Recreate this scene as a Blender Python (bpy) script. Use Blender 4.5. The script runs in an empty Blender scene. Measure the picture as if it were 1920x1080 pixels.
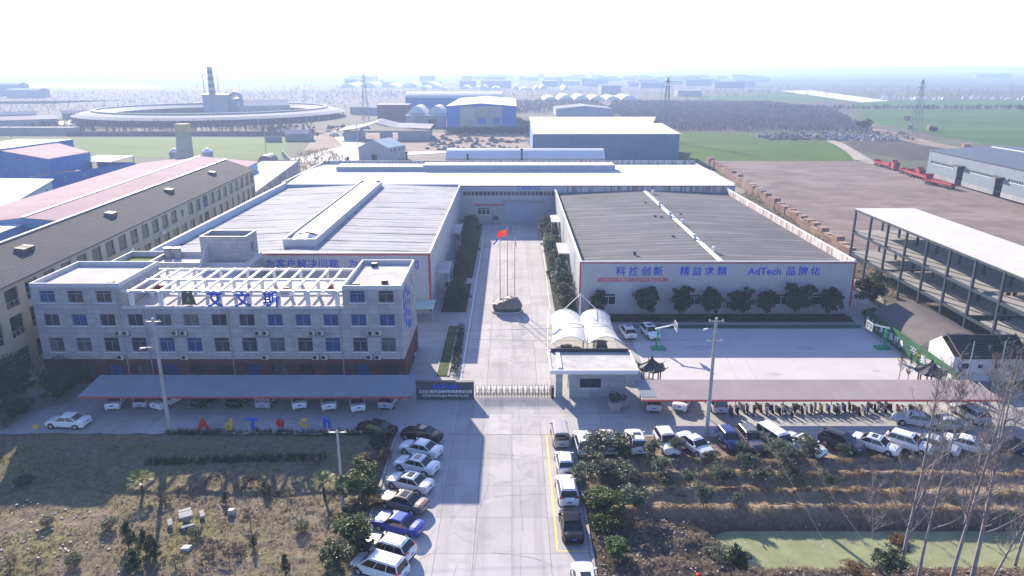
import bpy, math, random
from mathutils import Vector, Matrix, noise as mnoise
scene = bpy.context.scene
COL = scene.collection
R = math.radians
rnd = random.Random(7)

# ---------------------------------------------------------------- camera, sky, sun, exposure
CAM_H = 38.0
HAZE_D = 0.00038
PITCH = math.atan(412 / 1350)
cam_data = bpy.data.cameras.new('camera')
cam_data.sensor_width = 36
cam_data.lens = 36 * 1350 / 1920
cam_data.clip_start = 1.0
cam_data.clip_end = 40000
cam = bpy.data.objects.new('camera', cam_data)
COL.objects.link(cam)
cam.location = (0, 0, CAM_H)
cam.rotation_euler = (math.pi / 2 - PITCH, 0, 0)
scene.camera = cam

SUN_EL = 24.5
SUN_AZ = -21.8          # degrees from +Y, negative = to the left
SKY_STRENGTH = 0.105
world = bpy.data.worlds.new('World')
scene.world = world
world.use_nodes = True
wn = world.node_tree.nodes
sky = wn.new('ShaderNodeTexSky')
sky.sky_type = 'NISHITA'
sky.sun_disc = False
sky.sun_elevation = R(SUN_EL)
sky.sun_rotation = R(SUN_AZ)
sky.air_density = 1.0
sky.dust_density = 0.6
sky.ozone_density = 2.5
tint = wn.new('ShaderNodeMix'); tint.data_type = 'RGBA'; tint.blend_type = 'MULTIPLY'
tint.inputs[0].default_value = 1.0
tint.inputs[7].default_value = (0.92, 0.94, 1.19, 1)      # cool camera white balance of the clear winter sky
world.node_tree.links.new(sky.outputs[0], tint.inputs[6])
world.node_tree.links.new(tint.outputs[2], wn['Background'].inputs[0])
wn['Background'].inputs[1].default_value = SKY_STRENGTH
sun_data = bpy.data.lights.new('sun', 'SUN')
sun_data.energy = 5.0
sun_data.angle = R(0.5)
sun_data.color = (1.0, 0.88, 0.70)
sun = bpy.data.objects.new('sun', sun_data)
COL.objects.link(sun)
sun.rotation_euler = (R(90 - SUN_EL), 0, R(180 - SUN_AZ))
sun.location = (-400, 900, 600)
scene.view_settings.view_transform = 'Standard'
scene.view_settings.look = 'None'
scene.view_settings.gamma = 1
scene.view_settings.exposure = 1.24
cy = scene.cycles
cy.max_bounces = 5
cy.diffuse_bounces = 2
cy.glossy_bounces = 2
cy.transmission_bounces = 2
cy.transparent_max_bounces = 6
cy.volume_bounces = 0
cy.caustics_reflective = False
cy.caustics_refractive = False

# ---------------------------------------------------------------- helpers
def G(px, py, z=0.0):
    """ground position of a point measured in the 1920x1080 survey picture, at height z"""
    c, s = math.cos(PITCH), math.sin(PITCH)
    u = (px - 960) / 1350; v = (py - 540) / 1350
    t = (CAM_H - z) / (s + c * v)
    return (u * t, (c - s * v) * t)

def tag(o, label=None, cat=None, group=None, kind=None):
    if label: o['label'] = label
    if cat: o['category'] = cat
    if group: o['group'] = group
    if kind: o['kind'] = kind
    return o

def thing(name, label, cat, loc=(0, 0, 0), rz=0.0, group=None):
    o = bpy.data.objects.new(name, None)
    o.empty_display_size = 0.5
    COL.objects.link(o)
    o.location = loc
    o.rotation_euler = (0, 0, rz)
    return tag(o, label, cat, group)

CH = {}
def link_child(o, parent):
    o.parent = parent
    CH.setdefault(parent.name, []).append(o)

def dup(o, loc=None, rz=None, label=None, scale=None, parent=None):
    c = o.copy()
    COL.objects.link(c)
    if parent is not None:
        link_child(c, parent)
    if loc is not None: c.location = loc
    if rz is not None: c.rotation_euler = (0, 0, rz)
    if scale is not None: c.scale = scale if hasattr(scale, '__len__') else (scale,) * 3
    if label: c['label'] = label
    for ch in list(CH.get(o.name, [])):
        dup(ch, parent=c)
    return c

class MB:
    def __init__(s):
        s.v = []; s.f = []; s.m = []
    def poly(s, pts, mi=0):
        n = len(s.v); s.v += [tuple(p) for p in pts]
        s.f.append(tuple(range(n, n + len(pts)))); s.m.append(mi)
        return s
    def hexa(s, b, t, mi=0, cap=(1, 1)):
        """b,t: lists of equal length, bottom and top rings (counter-clockwise seen from above)"""
        n = len(s.v); k = len(b)
        s.v += [tuple(p) for p in b] + [tuple(p) for p in t]
        for i in range(k):
            j = (i + 1) % k
            s.f.append((n + i, n + j, n + k + j, n + k + i)); s.m.append(mi)
        if cap[0]: s.f.append(tuple(n + i for i in reversed(range(k)))); s.m.append(mi)
        if cap[1]: s.f.append(tuple(n + k + i for i in range(k))); s.m.append(mi)
        return s
    def box(s, x0, y0, z0, x1, y1, z1, mi=0):
        x0, x1 = min(x0, x1), max(x0, x1); y0, y1 = min(y0, y1), max(y0, y1); z0, z1 = min(z0, z1), max(z0, z1)
        b = [(x0, y0, z0), (x1, y0, z0), (x1, y1, z0), (x0, y1, z0)]
        return s.hexa(b, [(p[0], p[1], z1) for p in b], mi)
    def obox(s, c, d, rz=0, mi=0, tilt=0):
        m = Matrix.Rotation(rz, 3, 'Z') @ Matrix.Rotation(tilt, 3, 'X')
        P = [m @ Vector((sx * d[0] / 2, sy * d[1] / 2, sz * d[2] / 2)) + Vector(c)
             for sz in (-1, 1) for sx, sy in ((-1, -1), (1, -1), (1, 1), (-1, 1))]
        return s.hexa(P[:4], P[4:], mi)
    def prism(s, outline, z0, z1, mi=0):
        return s.hexa([(p[0], p[1], z0) for p in outline], [(p[0], p[1], z1) for p in outline], mi)
    def ext(s, prof, axis, a, b, mi=0):
        """prof: list of 2D points in the plane normal to axis ('x': (y,z), 'y': (x,z)); extruded a..b"""
        if axis == 'x':
            A = [(a, p[0], p[1]) for p in prof]; B = [(b, p[0], p[1]) for p in prof]
        else:
            A = [(p[0], b, p[1]) for p in prof]; B = [(p[0], a, p[1]) for p in prof]
        return s.hexa(A, B, mi)
    def tube(s, pts, rad, n=6, mi=0, cap=True):
        pts = [Vector(p) for p in pts]
        if not hasattr(rad, '__len__'): rad = [rad] * len(pts)
        base = len(s.v)
        for i, p in enumerate(pts):
            d = (pts[min(i + 1, len(pts) - 1)] - pts[max(i - 1, 0)])
            d = d.normalized() if d.length > 1e-9 else Vector((0, 0, 1))
            a = Vector((0, 0, 1)) if abs(d.z) < 0.9 else Vector((1, 0, 0))
            u = d.cross(a).normalized(); w = d.cross(u)
            for k in range(n):
                t = 2 * math.pi * k / n
                q = p + (u * math.cos(t) + w * math.sin(t)) * rad[i]
                s.v.append((q.x, q.y, q.z))
        for i in range(len(pts) - 1):
            for k in range(n):
                j = (k + 1) % n
                s.f.append((base + i * n + k, base + (i + 1) * n + k, base + (i + 1) * n + j, base + i * n + j)); s.m.append(mi)
        if cap:
            s.f.append(tuple(base + k for k in range(n))); s.m.append(mi)
            e = base + (len(pts) - 1) * n
            s.f.append(tuple(e + k for k in reversed(range(n)))); s.m.append(mi)
        return s
    def bar(s, a, b, w, mi=0):
        return s.tube([a, b], w, 4, mi)
    def add_mesh(s, me, mat4, mi=0):
        n = len(s.v)
        s.v += [tuple(mat4 @ v.co) for v in me.vertices]
        for p in me.polygons:
            s.f.append(tuple(n + i for i in p.vertices)); s.m.append(mi)
        return s
    def mesh(s, name, mats, off=None, smooth=False, sharp=None):
        me = bpy.data.meshes.new(name)
        V = s.v if off is None else [(a - off[0], b - off[1], c - off[2]) for a, b, c in s.v]
        me.from_pydata(V, [], s.f)
        if not isinstance(mats, (list, tuple)): mats = [mats]
        for m in mats: me.materials.append(m)
        me.polygons.foreach_set('material_index', s.m)
        if smooth:
            me.polygons.foreach_set('use_smooth', [True] * len(me.polygons))
            if sharp: me.set_sharp_from_angle(angle=R(sharp))
        me.update()
        return me
    def build(s, name, mats, parent=None, local=False, smooth=False, sharp=None, origin=None):
        off = None
        loc = (0, 0, 0)
        if parent is not None and not local:
            off = tuple(parent.location)
            q = parent
            while q.parent is not None:
                q = q.parent
                off = tuple(off[i] + q.location[i] for i in range(3))
        if origin is not None: off = origin; loc = origin
        o = bpy.data.objects.new(name, s.mesh(name, mats, off, smooth, sharp))
        COL.objects.link(o)
        if parent is not None: link_child(o, parent)
        else: o.location = loc
        return o

def single(mb, name, mats, label, cat, origin=None, group=None, smooth=False, sharp=None, kind=None):
    return tag(mb.build(name, mats, origin=origin, smooth=smooth, sharp=sharp), label, cat, group, kind)

# ---------------------------------------------------------------- procedural materials
def mat(name, col, rough=0.8, var=0.15, scale=0.6, col2=None, metal=0.0, bump=0.0, bscale=None, stripe=None,
        tile=None, spec=0.3, detail=5, streak=None, trans=0.0, rand=0.0, coat=0.0, grime=None, world=False, seam=None):
    if rough >= 0.75 and spec == 0.3: spec = 0.06
    m = bpy.data.materials.new(name)
    m.use_nodes = True
    nt = m.node_tree; N = nt.nodes; L = nt.links
    bs = N['Principled BSDF']
    bs.inputs['Roughness'].default_value = rough
    bs.inputs['Metallic'].default_value = metal
    bs.inputs['Specular IOR Level'].default_value = spec
    if coat: bs.inputs['Coat Weight'].default_value = coat
    if world:
        co = N.new('ShaderNodeNewGeometry').outputs['Position']
    else:
        co = N.new('ShaderNodeTexCoord').outputs['Object']
    def math_(op, a, b=None, clamp=False):
        n = N.new('ShaderNodeMath'); n.operation = op; n.use_clamp = clamp
        for i, q in enumerate((a, b)):
            if q is None: continue
            if isinstance(q, (int, float)): n.inputs[i].default_value = q
            else: L.new(q, n.inputs[i])
        return n.outputs[0]
    def mix(f, a, b, mode='MIX'):
        n = N.new('ShaderNodeMix'); n.data_type = 'RGBA'; n.blend_type = mode
        if isinstance(f, (int, float)): n.inputs['Factor'].default_value = f
        else: L.new(f, n.inputs['Factor'])
        for k, q in (('A', a), ('B', b)):
            i = n.inputs[6 if k == 'A' else 7]
            if isinstance(q, (tuple, list)): i.default_value = (q[0], q[1], q[2], 1)
            else: L.new(q, i)
        return n.outputs[2]
    def noise(sc, det=detail, vec=co, scl=None, dist=0.0):
        if scl is not None:
            mp = N.new('ShaderNodeMapping'); mp.inputs['Scale'].default_value = scl
            L.new(vec, mp.inputs['Vector']); vec = mp.outputs[0]
        n = N.new('ShaderNodeTexNoise'); n.inputs['Scale'].default_value = sc; n.inputs['Detail'].default_value = det
        n.inputs['Roughness'].default_value = 0.6; n.inputs['Distortion'].default_value = dist
        L.new(vec, n.inputs['Vector'])
        return n.outputs['Fac']
    def ramp(f, a, b):
        n = N.new('ShaderNodeMapRange'); n.inputs['From Min'].default_value = a; n.inputs['From Max'].default_value = b
        L.new(f, n.inputs['Value']); return n.outputs[0]
    f = ramp(noise(scale), 0.35, 0.65)
    lo = tuple(c * (1 - var) for c in col) if col2 is None else col
    hi = tuple(min(1, c * (1 + var)) for c in col) if col2 is None else col2
    c = mix(f, lo, hi)
    height = None
    if grime:      # (scale, colour, threshold, amount): worn patches with a shape of their own
        g = ramp(noise(grime[0], 6, dist=0.6), grime[2], grime[2] + 0.12)
        c = mix(math_('MULTIPLY', g, grime[3]), c, grime[1])
    if streak:     # (mapping scale, colour, threshold, amount)
        g = ramp(noise(1.0, 4, scl=streak[0]), streak[2], streak[2] + 0.15)
        c = mix(math_('MULTIPLY', g, streak[3]), c, streak[1])
    if stripe:     # (axis index or mapping, period, groove fraction, groove darkening)
        sp = N.new('ShaderNodeSeparateXYZ'); L.new(co, sp.inputs[0])
        a = math_('FRACT', math_('DIVIDE', sp.outputs[stripe[0]], stripe[1]))
        g = math_('LESS_THAN', a, stripe[2])
        c = mix(math_('MULTIPLY', g, stripe[3]), c, tuple(q * 0.25 for q in col))
        height = math_('PINGPONG', math_('DIVIDE', sp.outputs[stripe[0]], stripe[1]), 0.5)
        hb = stripe[4] if len(stripe) > 4 else 0.05
    if seam:       # (axis index, spacing, width fraction, colour, amount, gap scale): overlapping sheets with dirt caught at the laps
        sp = N.new('ShaderNodeSeparateXYZ'); L.new(co, sp.inputs[0])
        wv = math_('MULTIPLY', noise(0.10, 2), 1.6)
        a = math_('FRACT', math_('DIVIDE', math_('ADD', sp.outputs[seam[0]], wv), seam[1]))
        g = math_('LESS_THAN', a, seam[2])
        g = math_('MULTIPLY', g, ramp(noise(1.0, 3, scl=seam[5]), 0.42, 0.6))
        c = mix(math_('MULTIPLY', g, seam[4]), c, seam[3])
    if tile:       # (plane 'xz'|'xy'|'yz', width, height, mortar, mortar colour, offset)
        sp = N.new('ShaderNodeSeparateXYZ'); L.new(co, sp.inputs[0])
        cb = N.new('ShaderNodeCombineXYZ')
        ax = 'xyz'
        if tile[0] == 'wall':
            L.new(math_('ADD', sp.outputs[0], sp.outputs[1]), cb.inputs[0]); L.new(sp.outputs[2], cb.inputs[1])
        else:
            L.new(sp.outputs[ax.index(tile[0][0])], cb.inputs[0]); L.new(sp.outputs[ax.index(tile[0][1])], cb.inputs[1])
        bt = N.new('ShaderNodeTexBrick')
        bt.inputs['Scale'].default_value = 1
        bt.inputs['Brick Width'].default_value = tile[1]; bt.inputs['Row Height'].default_value = tile[2]
        bt.inputs['Mortar Size'].default_value = tile[3]; bt.inputs['Mortar Smooth'].default_value = 0.2
        bt.offset = tile[5] if len(tile) > 5 else 0.0
        bt.inputs['Color1'].default_value = (0.86, 0.86, 0.87, 1); bt.inputs['Color2'].default_value = (1.08, 1.08, 1.08, 1)
        bt.inputs['Mortar'].default_value = (1, 1, 1, 1)
        L.new(cb.outputs[0], bt.inputs['Vector'])
        c = mix(1.0, c, bt.outputs['Color'], 'MULTIPLY')
        c = mix(bt.outputs['Fac'], c, tile[4])
    if rand:
        oi = N.new('ShaderNodeObjectInfo')
        hsv = N.new('ShaderNodeHueSaturation')
        L.new(math_('ADD', math_('MULTIPLY', oi.outputs['Random'], rand), 1 - rand / 2), hsv.inputs['Value'])
        L.new(math_('ADD', math_('MULTIPLY', oi.outputs['Random'], rand * 0.08), 0.5 - rand * 0.04), hsv.inputs['Hue'])
        L.new(c, hsv.inputs['Color']); c = hsv.outputs[0]
    L.new(c, bs.inputs['Base Color'])
    if height is not None or bump:
        b = N.new('ShaderNodeBump')
        if height is not None:
            b.inputs['Distance'].default_value = hb; b.inputs['Strength'].default_value = 0.6
            L.new(height, b.inputs['Height'])
        else:
            b.inputs['Distance'].default_value = bump; b.inputs['Strength'].default_value = 1
            L.new(noise(bscale or scale * 4, 6), b.inputs['Height'])
        L.new(b.outputs[0], bs.inputs['Normal'])
    if trans:
        tr = N.new('ShaderNodeBsdfTranslucent'); L.new(c, tr.inputs['Color'])
        mx = N.new('ShaderNodeMixShader'); mx.inputs[0].default_value = trans
        L.new(bs.outputs[0], mx.inputs[1]); L.new(tr.outputs[0], mx.inputs[2])
        L.new(mx.outputs[0], N['Material Output'].inputs['Surface'])
    return m

def text_mesh(txt, size, depth=0.0, bold=0.0):
    """letter outlines as a mesh, lying in the xy plane, centred on x, baseline at y=0"""
    cu = bpy.data.curves.new('lettering', 'FONT')
    cu.body = txt; cu.size = size; cu.extrude = depth; cu.align_x = 'CENTER'; cu.offset = bold
    cu.resolution_u = 2
    o = bpy.data.objects.new('lettering', cu)
    COL.objects.link(o)
    bpy.context.view_layer.update()
    dg = bpy.context.evaluated_depsgraph_get()
    me = bpy.data.meshes.new_from_object(o.evaluated_get(dg))
    bpy.data.objects.remove(o)
    bpy.data.curves.remove(cu)
    return me
UPRIGHT = Matrix.Rotation(math.pi / 2, 4, 'X')       # text facing -Y
def put_text(mb, txt, size, loc, rot=None, depth=0.03, bold=0.0, mi=0, sx=1.0):
    me = text_mesh(txt, size, depth, bold)
    M4 = Matrix.Translation(loc) @ (rot if rot is not None else UPRIGHT) @ Matrix.Diagonal((sx, 1, 1, 1))
    mb.add_mesh(me, M4, mi)
    bpy.data.meshes.remove(me)
# ---------------------------------------------------------------- shared materials
M_conc = mat('pale_concrete', (0.44, 0.415, 0.415), 0.8, 0.07, 0.15, tile=('xy', 3.15, 5.0, 0.035, (0.25, 0.24, 0.24), 0.0), streak=((0.9, 0.03, 1), (0.31, 0.29, 0.29), 0.5, 0.5),
             grime=(0.35, (0.34, 0.32, 0.315), 0.53, 0.6), bump=0.01, bscale=6, world=True)
M_conc2 = mat('grey_concrete', (0.38, 0.37, 0.365), 0.8, 0.08, 0.25, tile=('xy', 5.0, 5.0, 0.03, (0.24, 0.23, 0.225), 0.0), grime=(0.2, (0.29, 0.28, 0.265), 0.52, 0.6), bump=0.012, bscale=5, world=True)
M_court = mat('court_concrete', (0.50, 0.46, 0.465), 0.7, 0.05, 0.2, grime=(0.3, (0.42, 0.385, 0.385), 0.55, 0.5), world=True)
M_dirt = mat('bare_field_soil', (0.21, 0.165, 0.145), 0.95, 0.2, 0.12, grime=(0.05, (0.27, 0.215, 0.19), 0.5, 0.8),
             streak=((0.05, 0.6, 1), (0.14, 0.11, 0.095), 0.5, 0.7), bump=0.06, bscale=1.5, world=True)
M_white = mat('white_paint', (0.68, 0.68, 0.68), 0.5, 0.04, 0.8)
M_line = mat('road_paint_white', (0.75, 0.75, 0.74), 0.6, 0.06, 2.0)
M_yellow = mat('road_paint_yellow', (0.70, 0.56, 0.12), 0.6, 0.12, 2.0)
M_dark = mat('dark_metal', (0.03, 0.03, 0.035), 0.5, 0.1, 1.0)
M_black = mat('black_rubber', (0.012, 0.012, 0.013), 0.7, 0.1, 2.0)
M_grey = mat('grey_metal', (0.32, 0.33, 0.34), 0.45, 0.08, 1.0)
M_steelw = mat('galvanised_pale', (0.62, 0.64, 0.66), 0.4, 0.06, 1.0)
M_glass = mat('window_glass_dark', (0.025, 0.035, 0.055), 0.08, 0.35, 0.7, spec=0.6)
M_glassb = mat('window_glass_blue_blind', (0.012, 0.065, 0.20), 0.12, 0.2, 0.5, spec=0.5)
M_glassc = mat('window_glass_grey_curtain', (0.09, 0.095, 0.11), 0.15, 0.3, 0.6, spec=0.5)
M_frame = mat('window_frame_white', (0.70, 0.71, 0.72), 0.5, 0.04, 1.0)
M_red = mat('red_trim', (0.42, 0.06, 0.06), 0.5, 0.12, 0.8)
M_blue = mat('blue_lettering', (0.015, 0.085, 0.55), 0.45, 0.12, 0.6)
M_bark = mat('grey_bark', (0.22, 0.185, 0.165), 0.9, 0.2, 2.0, bump=0.02, bscale=9)
M_barkb = mat('brown_bark', (0.10, 0.075, 0.06), 0.9, 0.2, 2.0)
M_pole = mat('concrete_pole', (0.40, 0.39, 0.38), 0.8, 0.1, 1.0)

# ---------------------------------------------------------------- the ground, one sheet to the horizon
RIDGES = (64.6, 61.8, 58.9, 56.3)
def smooth(a, b, x):
    t = max(0.0, min(1.0, (x - a) / (b - a))); return t * t * (3 - 2 * t)
def fbm(x, y, o=4):
    return mnoise.fractal(Vector((x, y, 0.37)), 1.0, 2.0, o, noise_basis='PERLIN_ORIGINAL')
def in_yard(x, y):
    if y > 71 and -64 < x < 64 and y < 232: return True
    if -12.6 < x < 6.6 and y < 75: return True
    return False
def edge_left(x): return 70.6 + 0.5 * fbm(x * 0.3, 3) - 0.3
def edge_right(x): return 69.6 - max(0, x - 20) * 0.075 + 0.4 * fbm(x * 0.25, 9)
def ground_z(x, y):
    z = 0.0
    if y < 71.5 and x < -12.6:
        w = smooth(71.2, 70.0, y) * smooth(-12.8, -14.2, x)
        z = w * (-0.12 + 0.22 * fbm(x * 0.14, y * 0.14) + 0.10 * fbm(x * 0.9, y * 0.9) + 0.05 * fbm(x * 2.7, y * 2.7))
        z += w * 0.25 * smooth(60, 57, y) * smooth(70, 62, y)
    elif y < 71 and x > 6.6:
        w = smooth(6.8, 8.6, x) * smooth(69.8, 67.0, y)
        n1 = fbm(x * 0.35, y * 0.5); n2 = fbm(x * 1.5, y * 1.5); n3 = fbm(x * 3.1, y * 3.1)
        r = 0.0
        for i, yr in enumerate(RIDGES):
            yc = yr + 0.25 * fbm(x * 0.12, yr) - 0.02 * max(0, x - 30) * (i - 1)
            d = (y - yc) / (0.68 if y > yc else 0.8)
            r += math.exp(-d * d) * (0.85 + 0.35 * fbm(x * 0.5, yr * 3))
        z = w * (-0.25 + 0.66 * r + 0.12 * n1 + 0.09 * n2 + 0.06 * n3)
        # bank falling to the pond, pond bed, then the littered near bank
        px0 = smooth(15.5, 20.0, x)
        bank = smooth(55.6, 53.4, y)
        near = smooth(50.6, 48.8, y + 0.5 * n1)
        low = -1.75 + 0.12 * n2
        nearz = -0.55 + 0.25 * n1 + 0.14 * n2 + 0.1 * n3
        rough = -0.35 + 0.35 * n1 + 0.22 * n2 + 0.12 * n3
        tgt = (low * (1 - near) + nearz * near) * px0 + rough * (1 - px0)
        z = z * (1 - bank) + w * tgt * bank
    return z
xs = [-9000, -6000, -3500, -2000, -1200, -700, -400, -250, -160, -110, -90]
x = -78.0
while x < 66: xs.append(round(x, 3)); x += 0.42
xs += [70, 80, 100, 140, 200, 300, 500, 900, 1500, 2500, 4500, 9000]
ys = [-400, -100, 0, 25, 38]
y = 43.0
while y < 72.5: ys.append(round(y, 3)); y += 0.34
ys += [80, 100, 140, 200, 300, 500, 900, 1500, 2500, 4500, 9500]
gv = []; gf = []
nx = len(xs)
for yy in ys:
    for xx in xs:
        z = ground_z(xx, yy)
        if in_yard(xx, yy): z = -0.12
        gv.append((xx, yy, z - 0.03))
for j in range(len(ys) - 1):
    for i in range(nx - 1):
        a = j * nx + i
        gf.append((a, a + 1, a + nx + 1, a + nx))
gmesh = bpy.data.meshes.new('ground'); gmesh.from_pydata(gv, [], gf)
gmesh.polygons.foreach_set('use_smooth', [True] * len(gf))

def ground_material():
    m = bpy.data.materials.new('dry_ground'); m.use_nodes = True
    nt = m.node_tree; N = nt.nodes; L = nt.links; bs = N['Principled BSDF']
    bs.inputs['Roughness'].default_value = 0.95; bs.inputs['Specular IOR Level'].default_value = 0.1
    pos = N.new('ShaderNodeNewGeometry').outputs['Position']
    def nz(sc, det=6, scl=(1, 1, 1), dist=0.4):
        mp = N.new('ShaderNodeMapping'); mp.inputs['Scale'].default_value = scl; L.new(pos, mp.inputs[0])
        n = N.new('ShaderNodeTexNoise'); n.inputs['Scale'].default_value = sc; n.inputs['Detail'].default_value = det
        n.inputs['Distortion'].default_value = dist; n.inputs['Roughness'].default_value = 0.65; L.new(mp.outputs[0], n.inputs[0]); return n.outputs['Fac']
    def rng(v, a, b):
        n = N.new('ShaderNodeMapRange'); n.inputs[1].default_value = a; n.inputs[2].default_value = b; L.new(v, n.inputs[0]); return n.outputs[0]
    def mx(f, a, b):
        n = N.new('ShaderNodeMix'); n.data_type = 'RGBA'
        if isinstance(f, float): n.inputs[0].default_value = f
        else: L.new(f, n.inputs[0])
        for k, q in ((6, a), (7, b)):
            if isinstance(q, tuple): n.inputs[k].default_value = (*q, 1)
            else: L.new(q, n.inputs[k])
        return n.outputs[2]
    def mul(a, b):
        n = N.new('ShaderNodeMath'); n.operation = 'MULTIPLY'; L.new(a, n.inputs[0]); L.new(b, n.inputs[1]); return n.outputs[0]
    sp = N.new('ShaderNodeSeparateXYZ'); L.new(pos, sp.inputs[0])
    # near: dry grass, olive patches, bare brown soil
    straw = mx(rng(nz(1.6, 8), 0.35, 0.68), (0.115, 0.09, 0.07), (0.25, 0.205, 0.145))
    olive = mx(rng(nz(2.2, 8), 0.35, 0.65), (0.10, 0.093, 0.048), (0.24, 0.215, 0.105))
    soil = mx(rng(nz(0.9, 8), 0.35, 0.65), (0.115, 0.09, 0.078), (0.23, 0.185, 0.16))
    c = mx(rng(nz(0.16, 5), 0.46, 0.60), straw, olive)
    c = mx(rng(nz(0.11, 6), 0.55, 0.66), c, soil)
    rightc = mx(rng(nz(0.4, 6, (0.5, 1.4, 1)), 0.50, 0.68), mx(rng(nz(2.0, 8), 0.35, 0.65), (0.17, 0.125, 0.085), (0.30, 0.235, 0.16)), soil)
    rightc = mx(rng(sp.outputs[1], 56.0, 54.6), rightc, mx(rng(nz(3.0, 8), 0.35, 0.7), (0.05, 0.04, 0.034), (0.15, 0.115, 0.09)))  # shade of the bank above the pond painted in as darker soil
    c = mx(rng(sp.outputs[0], -2.0, 2.0), c, rightc)
    # far plain: wide strips of fields and bare earth
    far = mx(rng(nz(0.011, 4, (0.35, 1.6, 1)), 0.44, 0.56), (0.11, 0.098, 0.082), (0.085, 0.105, 0.045))
    far = mx(rng(nz(0.006, 5, (0.3, 2.5, 1)), 0.5, 0.62), far, (0.16, 0.15, 0.125))
    far = mx(rng(nz(0.3, 5), 0.4, 0.7), far, mx(0.5, far, (0.13, 0.105, 0.08)))
    c = mx(rng(sp.outputs[1], 76.0, 84.0), c, far)
    L.new(c, bs.inputs[0])
    b = N.new('ShaderNodeBump'); b.inputs['Distance'].default_value = 0.12; b.inputs['Strength'].default_value = 0.9
    L.new(nz(3.5, 8), b.inputs['Height']); L.new(b.outputs[0], bs.inputs['Normal'])
    return m
gmesh.materials.append(ground_material())
ground = bpy.data.objects.new('ground', gmesh); COL.objects.link(ground)
tag(ground, kind='structure')

def sheet(name, pts, m, z=0.0, label=None):
    o = MB().poly([(p[0], p[1], z) for p in pts], 0).build(name, m)
    return tag(o, kind='structure')

# concrete of the forecourt and the works yard (one slab, 12 cm thick at its kerbed edges)
yard_pts = [(-12.35, 30), (6.4, 30), (6.4, 69.4)]
yard_pts += [(xx, edge_right(xx)) for xx in [7 + k * 1.5 for k in range(37)]]
yard_pts += [(63, 66), (63, 226), (-63, 226), (-63, 71.5)]
yard_pts += [(xx, edge_left(xx)) for xx in [-56 + k * 1.4 for k in range(30)]]
yard_pts += [(-12.35, 70.5)]
sheet('yard_paving', yard_pts, M_conc2, 0.0)
sheet('road', [(-6.9, 30), (6.2, 30), (6.2, 79.5), (4.9, 81), (4.9, 92), (5.9, 94), (6.2, 112), (6.6, 181.5), (-7.2, 181.5), (-7.0, 112), (-6.7, 81), (-6.7, 79)], M_conc, 0.006)
sheet('forecourt_paving', [(-12.3, 30), (-6.92, 30), (-6.72, 78.9), (-11.8, 78.9), (-12.3, 71)], mat('parking_concrete', (0.45, 0.43, 0.425), 0.8, 0.06, 0.2,
      grime=(0.25, (0.35, 0.325, 0.32), 0.54, 0.6), bump=0.01, bscale=5, world=True, tile=('xy', 6, 5.0, 0.03, (0.27, 0.26, 0.255))), 0.005)
# kerbs beside the forecourt
kb = MB()
for k in range(33):
    kb.box(-12.66, 37.5 + k, -0.2, -12.38, 38.47 + k, 0.12)
    if k < 31: kb.box(6.42, 37.5 + k, -0.2, 6.66, 38.47 + k, 0.12)
tag(kb.build('kerb', mat('kerb_stone', (0.36, 0.345, 0.33), 0.85, 0.12, 1.5)), kind='structure')
# painted markings
pm = MB()
def line(x0, y0, x1, y1, w, z=0.012, mi=0):
    d = Vector((x1 - x0, y1 - y0)); n = Vector((-d.y, d.x)).normalized() * w / 2
    pm.poly([(x0 + n.x, y0 + n.y, z), (x0 - n.x, y0 - n.y, z), (x1 - n.x, y1 - n.y, z), (x1 + n.x, y1 + n.y, z)], mi)
line(3.75, 70, 3.75, 50.3, 0.16, mi=1)
for yy in (69.9, 63.6, 57.6, 50.35): line(3.83, yy, 6.1, yy, 0.12, mi=1)
for k in range(10): line(-10.3 + k * 0.02, 48.4 + 2.45 * k - 2, -7.9, 47.3 + 2.45 * k - 2, 0.10, 0.016, 1)
line(-6.55, 82, -6.7, 172, 0.14)
for k in range(14): line(-4.25 + 0.66 * k, 80.6, -4.25 + 0.66 * k, 82.4, 0.36)
line(4.9, 92.5, 5.9, 112, 0.10); line(6.3, 113, 7.0, 170, 0.10)
tag(pm.build('road_marking', [M_line, M_yellow]), kind='structure')
# hairline cracks, worn patches and tyre-dark tracks in the slabs
ck = MB(); rc = random.Random(31)
def crack(x, y, dx, dy, n, w):
    p = Vector((x, y)); d = Vector((dx, dy))
    for k in range(n):
        d = (d + Vector((rc.gauss(0, .07), rc.gauss(0, .05)))).normalized() * d.length
        q = p + d; nn = Vector((-d.y, d.x)).normalized() * w * rc.uniform(.4, 1)
        ck.poly([(p.x + nn.x, p.y + nn.y, .013), (p.x - nn.x, p.y - nn.y, .013), (q.x - nn.x, q.y - nn.y, .013), (q.x + nn.x, q.y + nn.y, .013)]); p = q
for k in range(16):
    crack(rc.uniform(-6.5, 5.5), rc.uniform(45, 125), rc.uniform(-.25, .25), rc.uniform(.2, .5) * rc.choice((-1, 1)), rc.randint(5, 14), .018)
for k in range(16): crack(rc.uniform(-6.4, 3), 50 + k * 8 + rc.uniform(-.3, .3), .6, .02, rc.randint(6, 14), .022)
for xj in (-3.2, .9):
    for yj in range(44, 150, 9): crack(xj, yj, .0, .9, 9, .026)
tag(ck.build('pavement_crack', mat('crack_dirt', (0.25, 0.24, 0.235), .9, .2, 1)), kind='structure')
pt = MB()
for k in range(26):
    x, y = rc.uniform(-6.3, 4.6), rc.uniform(44, 150); a, b = rc.uniform(.6, 2.2), rc.uniform(.5, 2.6); n = 11
    pt.poly([(x + a * rc.uniform(.6, 1) * math.cos(j * 6.283 / n), y + b * rc.uniform(.6, 1) * math.sin(j * 6.283 / n), .0075 + k * .0002) for j in range(n)])
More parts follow.
